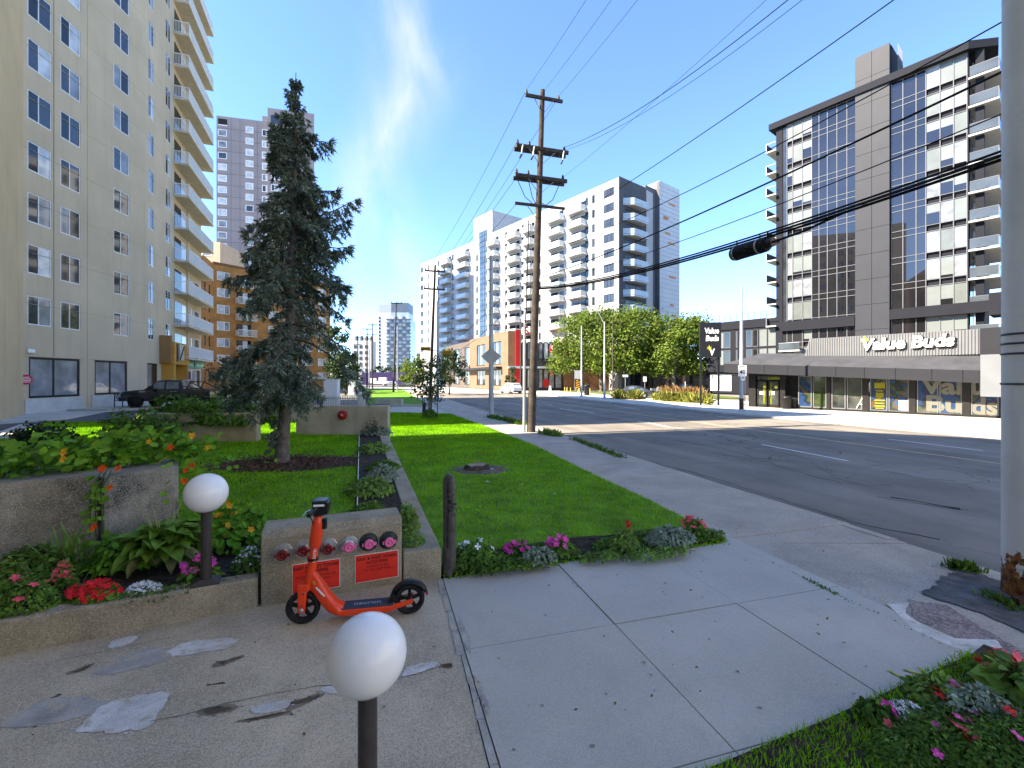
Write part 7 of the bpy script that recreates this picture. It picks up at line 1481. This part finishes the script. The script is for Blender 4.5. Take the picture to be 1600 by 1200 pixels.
put('lettering', text_mesh('40', .40, M_black, .002, .012), sp40, (-.015, -.172, rz(584.2, Y) + .02), (R(90), 0, 0)); put('lettering', text_mesh('MAXIMUM', .085, M_black, .002, .002), sp40, (-.015, -.172, rz(573.5, Y) + .02), (R(90), 0, 0))
b = MB(); b.box((-.13, -.17, rz(594, Y)), (.17, -.15, rz(587, Y)), M_white); b.build('lower_sign', sp40)
b = MB()
for q in (((-.06, .06), (.0, .2)), ((.1, .06), (.02, .2)), ((-.06, .12), (.1, .12))): z0 = rz(593, Y) + .02; b.bar((q[0][0], -.172, z0 + q[0][1]), (q[1][0], -.172, z0 + q[1][1]), .02, .03, M_black)
b.build('lower_sign_symbol', sp40)
b = MB(); b.tube([(.19, -.1, 0), (.19, -.1, 2.1)], .03, M_gpole, 8); b.build('side_conduit', sp40)
# bins, bollards, small signs across the road
def bin_(px, py, Y, w, h, label, m=M_black):
    t = thing('litter_bin', label, 'bin', (rx(px, Y), Y, -.03)); b = MB(); b.lathe([(w * .4, 0), (w * .48, h * .75), (w * .5, h * .76), (w * .5, h * .84)], m, 14); b.build('body', t); b = MB(); b.lathe([(w * .52, h * .84), (w * .52, h * .92), (w * .3, h), (0, h)], m, 14); b.build('lid', t); return t
bin_(1229, 635, 33.9, .72, 1.0, 'black litter bin beside the shop entrance'); bin_(1240, 636, 34.2, .6, .78, 'lower black bin right of the litter bin at the shop entrance'); bin_(917, 616, 62, .9, 1.5, 'dark green bin beside the plain light pole')
bin_(1052, 608, 78, .8, 1.2, 'grey bin under the street trees behind the ornamental grass', M_gpole)
for k, (px, Y) in enumerate(((882.5, 70), (886, 69), (891.5, 66), (905, 62), (922, 60))):
    b = MB(); b.lathe([(.06, 0), (.06, .95), (.04, 1.0), (0, 1.0)], mat('bollard_yellow', (.55, .42, .12), .6), 8); o = b.build('bollard'); o.location = (rx(px, Y), Y, -.03)
    tag(o, ['leftmost of the thin yellow bollards by the red emblem window', 'second thin yellow bollard from the red emblem window', 'third thin yellow bollard, left of the hazard striped pole base', 'yellow bollard between the plain light pole and the striped tree base', 'yellow bollard right of the dark green bin'][k], 'bollard', 'yellow bollards by the shop corner')
t = thing('sandwich_board', 'white sandwich board standing in front of the red emblem window', 'sandwich board', (rx(859.5, 70), 70, -.03), .2); 
for s in (-1, 1): b = MB(); b.bar((-.0, s * .3, 0), (0, s * .02, 1.1), .8, .04, M_white); b.build('board', t)
def sign_post(px, Y, py, w, h, label, hgt=2.6, m=M_white, name='street_sign'):
    t = thing(name, label, 'sign', (rx(px, Y), Y, -.03)); zc = rz(py, Y); b = MB(); b.tube([(0, 0, 0), (0, 0, zc + h / 2)], .03, M_gpole, 7); b.build('post', t); b = MB(); b.box((-w / 2, -.05, zc - h / 2), (w / 2, -.03, zc + h / 2), m); b.build('plate', t); return t
sign_post(977, 62, 587, .75, .32, 'small white street sign on a post between the tree trunks'); sign_post(1007.5, 66, 592, .5, .75, 'white parking sign on a thin post by the third trunk'); sign_post(902.5, 64, 585, .9, 1.2, 'tilted pale sign board beside the plain light pole', m=M_gpole)
t = sign_post(903, 63.6, 601, .5, 1.3, 'yellow and black striped hazard marker under the tilted sign board', m=M_sigy, name='hazard_marker')
b = MB()
for k in range(4): b.bar((-.25, -.06, rz(601, 63.6) - .6 + .33 * k), (.25, -.06, rz(601, 63.6) - .35 + .33 * k), .004, .13, M_black)
b.build('stripe', t)
sign_post(1070.5, 64, 601, .12, .9, 'slim white marker post in the ornamental grass', m=M_white)
b = MB(); b.lathe([(.1, 0), (.1, .62), (.0, .64)], mat('dark_green_bollard', (.012, .03, .02), .5), 12); o = b.build('bollard'); o.location = (rx(663, 29.5), 29.5, .04); tag(o, 'short dark green bollard beside the small staked tree', 'bollard')
# picket fence, utility boxes beyond the bell wall
t = thing('picket_fence', 'grey metal picket fence behind the bell wall', 'fence', (rx(505, 24), 24, .2)); b0 = MB(); w = rx(562, 24) - rx(505, 24)
for z in (.25, 1.0): b = MB(); b.bar((0, 0, z), (w, 0, z), .05, .05, M_gpole); b.build('rail', t)
pk = MB(); pk.box((-.018, -.018, 0), (.018, .018, 1.12), M_gpole); pk = pk.mesh('picket')
for k in range(22): put('picket', pk, t, (w * k / 21, 0, 0))
def cabinet(px, Y, z0, w, d, h, label, m): t = thing('utility_cabinet', label, 'cabinet', (rx(px, Y), Y, z0), .1); b = MB(); b.box((-w / 2, 0, 0), (w / 2, d, h), m); b.build('body', t, bevel=.03); b = MB(); b.box((-w / 2 + .05, -.02, .1), (w / 2 - .05, -.001, h - .12), m); b.build('door', t); b = MB(); b.box((-w / 2 - .03, -.04, h), (w / 2 + .03, d + .03, h + .05), m); b.build('lid', t)
cabinet(563.5, 24.5, .1, .38, .4, 1.25, 'pale grey utility cabinet at the right end of the picket fence', mat('pale_cabinet', (.5, .53, .55), .6)); cabinet(516, 30, .2, .9, .7, 2.0, 'large white utility cabinet behind the picket fence', M_white); cabinet(549, 60, .0, .8, .6, 2.1, 'far white utility cabinet by the dark hedge', M_white)
b = MB(); b.bar((-9.2, 37.6, .3), (-11.6, 38.4, .3), .35, .5, M_paleconc); o = b.build('low_court_wall'); tag(o, 'low sunlit concrete wall end beside the far lawn', 'wall')
b = MB(); b.bar((-6.4, 36.2, .08), (-13, 36.2, .08), .2, .2, M_paleconc); o = b.build('lawn_kerb'); o['kind'] = 'structure'
# ================================================================== trees
M_elm = mat('elm_leaf', (.13, .18, .03), .6, .3, .35, island=.45, trans=.4, spec=.1, col2=(.075, .12, .022)); M_ebark = mat('elm_bark', (.16, .135, .11), .95, .3, 3, .7, 14); M_young = mat('young_tree_leaf', (.06, .11, .03), .6, .3, 1, island=.4, trans=.3); M_dkt = mat('dark_tree_leaf', (.035, .062, .02), .7, .3, .5, island=.4, trans=.2)
def tree(label, loc, h, r, n, sz, m, seed, trunk_h=.3, tr=.22, group='street trees', nclump=46, name='street_tree', squash=.85, low=0.3):
    rs = np.random.default_rng(seed); t = thing(name, label, 'tree', loc, 0, group); b = MB(); rnd = random.Random(seed)
    th = h * trunk_h; b.tube([(0, 0, -.1), (.02, 0, .3), (.05, 0, th), (.12, .05, h * .62), (.1, .05, h * .9)], [tr * 1.35, tr, tr * .75, tr * .38, tr * .08], M_ebark, 10)
    C = []
    for i in range(nclump):
        a = rnd.uniform(0, 6.28); u = rnd.uniform(low, 1.0); rad = r * math.sqrt(max(.02, 1 - ((u - .58) / .52) ** 2)) * rnd.uniform(.45, 1.02); C.append((rad * math.cos(a), rad * math.sin(a), h * u * .95))
    for c in C[:16]: s = Vector((.05, 0, th * rnd.uniform(.75, 1.3))); e = Vector(c); b.tube([s, s.lerp(e, .5) + Vector((0, 0, .1 * h * .3)), e], [tr * .4, tr * .22, tr * .04], M_ebark, 6, False)
    b.build('trunk', t); C = np.array(C); k = rs.integers(0, nclump, n); cs = r * .30 * rs.uniform(.6, 1.25, nclump)
    p = C[k] + rs.normal(size=(n, 3)) * cs[k][:, None] * [.62, .62, .62 * squash]; p[:, 2] = np.maximum(p[:, 2], h * (low - .08)); nr = unit(p - C[k]) + rs.normal(0, .6, (n, 3)) + [0, 0, .4]
    put('crown', leaf_mesh('crown', p, nr, rs.uniform(.6, 1.3, n) * sz, m), t); return t
for k, (px, Y, h, r, lab) in enumerate(((900, 84, 14.3, 4.6, 'leftmost lit street tree, beside the red emblem window'), (939, 80, 14.6, 4.8, 'street tree rising behind the curved arm light pole'), (969, 77, 15.0, 4.8, 'tallest street tree, behind the parked dark sedan'), (1004, 80, 14.4, 4.6, 'street tree behind the white parking sign'), (1052, 74, 12.6, 4.4, 'forked bright street tree over the ornamental grass'), (1080, 79, 13.0, 4.2, 'street tree at the right end, just left of the pylon sign'))):
    tree(lab, (rx(px, Y), Y, -.05), h, r, 6800, .42, M_elm, 40 + k, .28, .38, nclump=58, low=.30)
tree('street tree in shade far behind the row, right of the tallest one', (rx(1030, 96), 96, 0), 14, 5, 3200, .55, M_elm, 60, low=.25)
yt = tree('small young multi stemmed tree held by stakes on the street lawn', (rx(672, 25), 25, .05), rz(556, 25), 1.0, 1500, .13, M_young, 71, .2, .035, 'young trees', 30, 'young_tree', low=.30)
b = MB()
for dx, tx in ((-.12, -.5), (.1, .45), (.03, .2), (-.05, -.25)): b.tube([(dx * .5, 0, 0), (dx, .02, .9), (tx * .7, 0, 2.3)], [.03, .025, .01], M_ebark, 6)
b.build('stem', yt)
for x in (-.42, .42): b = MB(); b.tube([(x, 0, 0), (x * .95, 0, 1.7)], .025, M_wood, 6); b.build('stake', yt)
leafy('groundcover', 'dark leafy tuft around the foot of the young staked tree', 'groundcover', (rx(672, 25), 24.9, .05), .4, .3, .55, 500, M_herb, .12)
tree('dark leafy tree standing beyond the second wooden pole', (rx(702, 66), 66, 0), 6.4, 2.2, 1800, .35, M_dkt, 72, .2, .12, 'background trees', 30)
tree('bright green small tree left of the young staked tree', (rx(648, 80), 80, 0), 6.0, 2.4, 1600, .36, M_elm, 73, .25, .12, 'background trees', 30)
tree('dark evergreen mass right of the brick apartments', (rx(540, 66), 66, 0), 5.8, 2.3, 2400, .34, M_dkt, 74, .1, .12, 'background trees', 34, low=.12)
tree('dark tall conifer against the brick apartment end', (rx(527, 72), 72, 0), 11.0, 2.0, 2600, .4, M_dkt, 75, .1, .15, 'background trees', 36, low=.1)
tree('reddish leaved small tree by the brick apartments and pickup', (rx(362, 44), 44, .2), 4.2, 1.7, 1500, .22, mat('bronze_tree_leaf', (.13, .10, .045), .7, .3, 1, island=.4, trans=.25), 76, .2, .08, 'court trees', 28, low=.2)
tree('pale green shrubby tree right of the reddish small tree', (rx(392, 43), 43, .2), 3.0, 1.7, 1500, .2, M_hedgel, 77, .15, .06, 'court trees', 26, low=.15)
tree('small dark evergreen before the lit shop podium', (rx(797, 80), 80, 0), 4.6, .95, 900, .3, M_dkt, 78, .1, .08, 'background trees', 22, low=.1)
for k, (px, Y, w) in enumerate(((586, 195, 2.4), (606, 205, 2.4), (624, 190, 2.6), (640, 180, 2.4))): tree(['distant dull tree above the purple hoarding, left end', 'distant dull tree above the middle of the purple hoarding', 'distant dull tree just right of the third wooden pole', 'distant dull tree near the far brown shop'][k], (rx(px, Y), Y, 0), 7.6, w * 1.4, 500, .8, M_dkt, 80 + k, .2, .15, 'distant trees', 20)
# ornamental grass, verge
def tussock(name, label, cat, a, c, n, h, m, wd=.6, w=.2):
    t = RNG.uniform(0, 1, n); p = np.array(a)[None] * (1 - t[:, None]) + np.array(c)[None] * t[:, None] + np.column_stack([RNG.normal(0, wd * .4, n), RNG.normal(0, wd, n), np.zeros(n)]); d = RNG.normal(0, .28, (n, 3)) + [0, 0, 1]
    o = put(name, leaf_mesh(name, p, RNG.normal(size=(n, 3)), RNG.uniform(.6, 1.2, n) * h, m, w, direc=d)); o['kind'] = 'stuff'; return tag(o, label, cat)
M_ogr = mat('orange_grass_plume', (.34, .20, .08), .8, .25, 1, island=.3, trans=.3); M_ygr = mat('yellow_green_grass', (.24, .25, .05), .8, .3, 1, island=.4, trans=.3)
tussock('ornamental_grass', 'orange plumed ornamental grass bed left of the pylon sign', 'grass', (rx(1040, 57), 57, 0), (rx(1092, 52), 52, 0), 700, 1.35, M_ogr, .8, .10); tussock('ornamental_grass', 'yellow green low grass bed along the pavement left of the pylon sign', 'grass', (rx(1032, 47), 47, -.02), (rx(1098, 42.5), 42.5, -.02), 2600, .95, M_ygr, .6, .16)
tussock('ornamental_grass', 'two yellow green grass tufts before the parked dark sedan', 'grass', (rx(966, 51), 51, -.02), (rx(970, 50.5), 50.5, -.02), 240, 1.1, M_ygr, .3, .14); tussock('ornamental_grass', 'yellow green grass tuft under the windscreen of the dark sedan', 'grass', (rx(990, 50), 50, -.02), (rx(995, 50), 50, -.02), 240, 1.1, M_ygr, .3, .14)
bush('shrub', 'small reddish shrub between the pylon sign posts', 'shrub', (rx(1106, 39.5), 39.5, -.03), .45, .4, .6, 240, M_ygr, .16)
b = MB(); b.prism([(15.5, 55), (27.5, 53), (30, 84), (9, 84)], -.16, .01, mat('verge_grass', (.10, .13, .035), .95, .3, .8, .6, 20)); structure('street_verge', b)
# ================================================================== vehicles
M_carblk = mat('black_car_paint', (.012, .013, .017), .22, .1, 3, coat=1.0); M_cargry = mat('charcoal_car_paint', (.05, .052, .058), .28, .1, 3, coat=1.0); M_carwht = mat('white_car_paint', (.66, .67, .67), .3, .05, 3, coat=1.0); M_carglass = mat('car_glass_sky_tint', (.13, .17, .20), .05, .2, 2, spec=1.0); M_trim = mat('black_plastic_trim', (.018, .018, .018), .6)  # car glass colour paled blue to imitate reflected sky
def loft(mb, secs, m, smooth=False):
    """secs: list of (x, [(y,z)...]) rings"""
    n = len(secs[0][1]); vs = [(x, y, z) for x, ring in secs for y, z in ring]
    mb.add(vs, [(i * n + k, i * n + (k + 1) % n, (i + 1) * n + (k + 1) % n, (i + 1) * n + k) for i in range(len(secs) - 1) for k in range(n)], m, smooth); L = len(vs)
    mb.add(vs[:n], [tuple(range(n - 1, -1, -1))], m); mb.add(vs[-n:], [tuple(range(n))], m)
def ring(hw, z0, z1, tuck=.9, shoulder=.93): return [(-hw * tuck, z0), (hw * tuck, z0), (hw, z0 + (z1 - z0) * .35), (hw, z0 + (z1 - z0) * .75), (hw * shoulder, z1), (-hw * shoulder, z1), (-hw, z0 + (z1 - z0) * .75), (-hw, z0 + (z1 - z0) * .35)]
def vehicle(label, loc, rot, paint, body, cab, wheels, wr, W, cat='car', name='parked_car', glass=None, extras=None):
    """x forwards is -x (nose at 0), body: (x, z0, z1, halfwidth) stations; cab: (x, z_belt, z_roof, hw_belt, hw_roof)"""
    t = thing(name, label, cat, loc, rot); b = MB(); loft(b, [(x, ring(hw, z0, z1)) for x, z0, z1, hw in body], paint); b.build('body', t, bevel=.05)
    b = MB(); loft(b, [(x, [(-hb, zb_), (hb, zb_), (hr, zr), (hr * .8, zr + .04), (-hr * .8, zr + .04), (-hr, zr)]) for x, zb_, zr, hb, hr in cab], paint); b.build('cabin', t, bevel=.04)
    for side in (-1, 1):
        for (x0, x1, x2, x3) in glass['side']:
            def cab_at(x):
                for (a, *p), (c, *q) in zip(cab, cab[1:]):
                    if a <= x <= c: f = (x - a) / (c - a); return [u + (v - u) * f for u, v in zip(p, q)]
                return list(cab[-1][1:])
            vs = []
            for x, f in ((x0, .12), (x3, .12), (x2, .88), (x1, .88)):
                zb_, zr, hb, hr = cab_at(x); zz_ = glass['z0'] + (glass['z1'] - glass['z0']) * (0 if f < .5 else 1); ff = (zz_ - zb_) / max(.01, zr - zb_); vs.append((x, side * (hb + (hr - hb) * ff + .012), zz_))
            b = MB(); b.add(vs, [(0, 1, 2, 3) if side < 0 else (3, 2, 1, 0)], M_carglass); b.build('side_window', t)
    for nm, q in glass['ends']: b = MB(); b.add(q, [tuple(range(len(q)))], M_carglass); b.build(nm, t)
    for x in wheels:
        for s in (-1, 1):
            w = thing('wheel', None, None); w.parent = t; w.location = (x, s * (W - .10), wr); b = MB(); b.lathe([(wr * .62, -.1), (wr * .92, -.11), (wr, -.06), (wr, .06), (wr * .92, .11), (wr * .62, .1)], M_rubber, 22, RY90); b.build('tyre', w)
            b = MB(); b.lathe([(0, -.085), (wr * .2, -.09), (wr * .63, -.07), (wr * .63, .07), (wr * .2, .09), (0, .085)], M_metal if paint is not M_carblk else M_trim, 16, RY90); b.build('rim', w)
            b = MB(); b.lathe([(wr * 1.18, -.06), (wr * 1.18, .105 if 1 else 0)], M_trim, 22, RY90); b.lathe([(wr * 1.0, .108), (wr * 1.18, .108)], M_trim, 22, RY90); o = b.build('wheel_arch', t); o.location = (x, s * (W - .10), wr + .02); o.rotation_euler = (0, 0, 0 if s < 0 else math.pi)
    if extras: extras(t)
    return t
def sedan_like(label, loc, rot, paint, L=4.7, W=.91, h=1.45, suv=False, name='parked_car'):
    k = L / 4.7; zb_ = .92 if not suv else 1.05
    body = [(0, .38, .62, W * .8), (.12 * k, .25, .74, W * .93), (.9 * k, .2, .86 if not suv else 1.0, W), (1.5 * k, .2, zb_, W), (3.7 * k, .2, zb_ + .03, W), (4.45 * k, .24, zb_ + (.02 if not suv else .06), W * .95), (L, .4, zb_ - .08, W * .82)]
    if suv: cab = [(1.25 * k, zb_ - .05, zb_, W * .9, W * .86), (1.95 * k, zb_ - .05, h - .05, W * .92, W * .74), (2.6 * k, zb_ - .05, h, W * .92, W * .74), (4.1 * k, zb_ - .05, h - .04, W * .92, W * .72), (4.6 * k, zb_ - .05, zb_ + .05, W * .88, W * .8)]
    else: cab = [(1.3 * k, zb_ - .05, zb_, W * .9, W * .86), (2.05 * k, zb_ - .05, h - .06, W * .92, W * .68), (2.6 * k, zb_ - .05, h, W * .92, W * .68), (3.3 * k, zb_ - .05, h - .06, W * .92, W * .68), (4.25 * k, zb_ - .05, zb_ + .02, W * .88, W * .82)]
    x1, x2 = cab[1][0], cab[3][0]
    def ext(t):
        b = MB(); b.box((.02, -W * .75, .6), (.2, -W * .45, .72), M_white); b.build('headlight', t); b = MB(); b.box((.02, W * .45, .6), (.2, W * .75, .72), M_white); b.build('headlight', t)
        for s in (-1, 1): b = MB(); b.box((L - .16, s * W * .72 - .1, .74), (L - .01, s * W * .72 + .1, .88), mat('tail_lamp_red', (.35, .01, .01), .3)); b.build('tail_lamp', t)
        b = MB(); b.box((-.03, -W * .8, .28), (.3, W * .8, .42), M_trim); b.box((L - .2, -W * .8, .3), (L + .03, W * .8, .46), M_trim); b.build('bumper', t)
        b = MB(); b.box((1.75 * k, -W - .16, zb_), (1.9 * k, -W + .02, zb_ + .13), paint); b.build('wing_mirror', t)
    g = dict(side=[(1.72 * k, 2.12 * k, 2.6 * k, 2.62 * k), (2.7 * k, 2.7 * k, 3.25 * k, 3.72 * k)] + ([(3.78 * k, 3.5 * k, 3.9 * k, 4.15 * k)] if suv else []), z0=zb_ + .02, z1=h - .1,
             ends=[('windscreen', [(1.36 * k, -W * .72, zb_ + .05), (1.36 * k, W * .72, zb_ + .05), (x1 - .03, W * .6, h - .09), (x1 - .03, -W * .6, h - .09)]), ('rear_window', [(cab[4][0] - .02, W * .7, zb_ + .1), (cab[4][0] - .02, -W * .7, zb_ + .1), (x2 + .1, -W * .58, h - .09), (x2 + .1, W * .58, h - .09)])])
    return vehicle(label, loc, rot, paint, body, cab, (.95 * k, 3.75 * k), .33 if not suv else .37, W, 'car', name, g, ext)
sedan_like('dark grey sedan parked under the street trees behind the grass tufts', (rx(955, 54), 54.0, -.03), R(-3), M_cargry)
sedan_like('white suv seen from behind at the bend by the shop podium', (rx(778, 72) + 1.0, 74.5, -.1), R(-62), M_carwht, 4.6, .93, 1.68, True, 'moving_car')
sedan_like('dark car in deep shade behind the ornamental grass', (rx(1044, 74), 74, -.03), R(5), M_cargry, 4.6, .9, 1.5)
sedan_like('small silver car far off in front of the purple hoarding', (rx(598, 150), 150, -.1), R(20), M_carwht, 4.5, .9, 1.5, True)
sedan_like('dark car far down the street right of the third wooden pole', (rx(622, 120), 120, -.1), R(10), M_cargry, 4.5, .9, 1.5)
# white works truck far off
t = thing('works_truck', 'distant white works truck parked before the purple hoarding', 'truck', (rx(586, 160), 160, -.1)); b = MB(); b.box((0, 0, .6), (4.2, 2, 1.6), M_white); b.build('bed', t); b = MB(); b.box((-2.0, 0, .6), (-.1, 2, 2.6), M_white); b.build('cab', t); b = MB(); b.box((1.2, .2, 1.6), (3.8, 1.8, 2.9), M_white); b.build('load', t)
for x in (-1.3, 3.2): b = MB(); b.lathe([(.5, -.15), (.5, .15)], M_rubber, 14, RY90); o = b.build('wheel', t); o.location = (x, -.02, .5)
# black pickup
zb_ = 1.2; W = .97; Lp = 5.9
body = [(0, .52, .95, W * .85), (.10, .46, 1.06, W * .94), (1.0, .42, 1.16, W), (1.75, .42, 1.2, W), (3.95, .42, 1.2, W), (4.0, .42, 1.2, W), (5.8, .46, 1.2, W), (Lp, .5, 1.18, W * .96)]
cab = [(1.55, 1.12, 1.2, W * .93, W * .88), (2.35, 1.12, 1.78, W * .93, W * .76), (2.9, 1.12, 1.84, W * .93, W * .76), (3.9, 1.12, 1.80, W * .93, W * .76), (4.1, 1.12, 1.25, W * .92, W * .82)]
def pk_ext(t):
    b = MB(); b.box((4.15, -W * .86, 1.17), (5.82, W * .86, 1.215), M_trim); b.build('bed_liner', t); b = MB(); b.tube([(4.2, -.7, 1.2), (4.5, -.7, 1.72), (4.5, .7, 1.72), (4.2, .7, 1.2)], .04, M_trim, 8); b.tube([(4.5, -.7, 1.7), (5.4, -.75, 1.22)], .035, M_trim, 8); b.tube([(4.5, .7, 1.7), (5.4, .75, 1.22)], .035, M_trim, 8); b.build('roll_bar', t)
    b = MB(); b.box((-.06, -W * .9, .42), (.2, W * .9, .68), M_trim); b.build('front_bumper', t)
    for s in (-1, 1): b = MB(); b.box((.0, s * W * .68 - .14, .84), (.22, s * W * .68 + .2 * s, 1.0), mat('headlight_lens', (.45, .46, .48), .15)); b.build('headlight', t)
    b = MB(); b.box((2.05, -W - .2, 1.2), (2.25, -W + .02, 1.42), M_trim); b.build('wing_mirror', t)
    for x in (2.55, 3.85): b = MB(); b.box((x, -W - .012, .55), (x + .012, -W * .985, 1.16), M_trim); b.build('door_seam', t)
    for x in (2.85, 3.6): b = MB(); b.box((x + .5 if x < 3 else x, -W - .03, 1.06), (x + .66 if x < 3 else x + .16, -W - .0, 1.1), M_metal); b.build('handle', t)
    b = MB(); b.box((1.35, -W - .012, 1.03), (1.72, -W + .01, 1.09), M_metal); b.build('badge', t)
g = dict(side=[(1.95, 2.36, 2.86, 2.9), (3.0, 3.0, 3.75, 3.85)], z0=1.24, z1=1.72, ends=[('windscreen', [(1.62, -W * .78, 1.24), (1.62, W * .78, 1.24), (2.31, W * .7, 1.74), (2.31, -W * .7, 1.74)])])
vehicle('black pickup truck parked beside the beige tower entrance', (rx(203.5, 30.6), 30.6, .34), R(2), M_carblk, body, cab, (1.05, 4.75), .40, W, 'pickup', 'pickup_truck', g, pk_ext)
# motorcycle-like parked scooter under the trees
t = thing('parked_moped', 'grey moped parked in the shade under the street trees', 'moped', (rx(1024, 70), 70, -.02)); b = MB()
for x in (-.55, .55): b2_ = MB(); b2_.lathe([(.2, -.06), (.28, -.06), (.28, .06), (.2, .06)], M_rubber, 14, RY90); o = b2_.build('wheel', t); o.location = (x, 0, .28)
b.add([(x, s * .18, z) for s in (-1, 1) for x, z in ((-.7, .5), (-.1, .3), (.35, .3), (.5, .9), (.35, 1.0), (.15, .5), (-.1, .75), (-.75, .8))], [tuple(range(8)), tuple(range(15, 7, -1))] + [(k, k + 8, (k + 1) % 8 + 8, (k + 1) % 8) for k in range(8)], M_gpole); b.build('body', t); b = MB(); b.tube([(.42, -.35, 1.05), (.42, .35, 1.05)], .03, M_black, 6); b.build('handlebar', t)
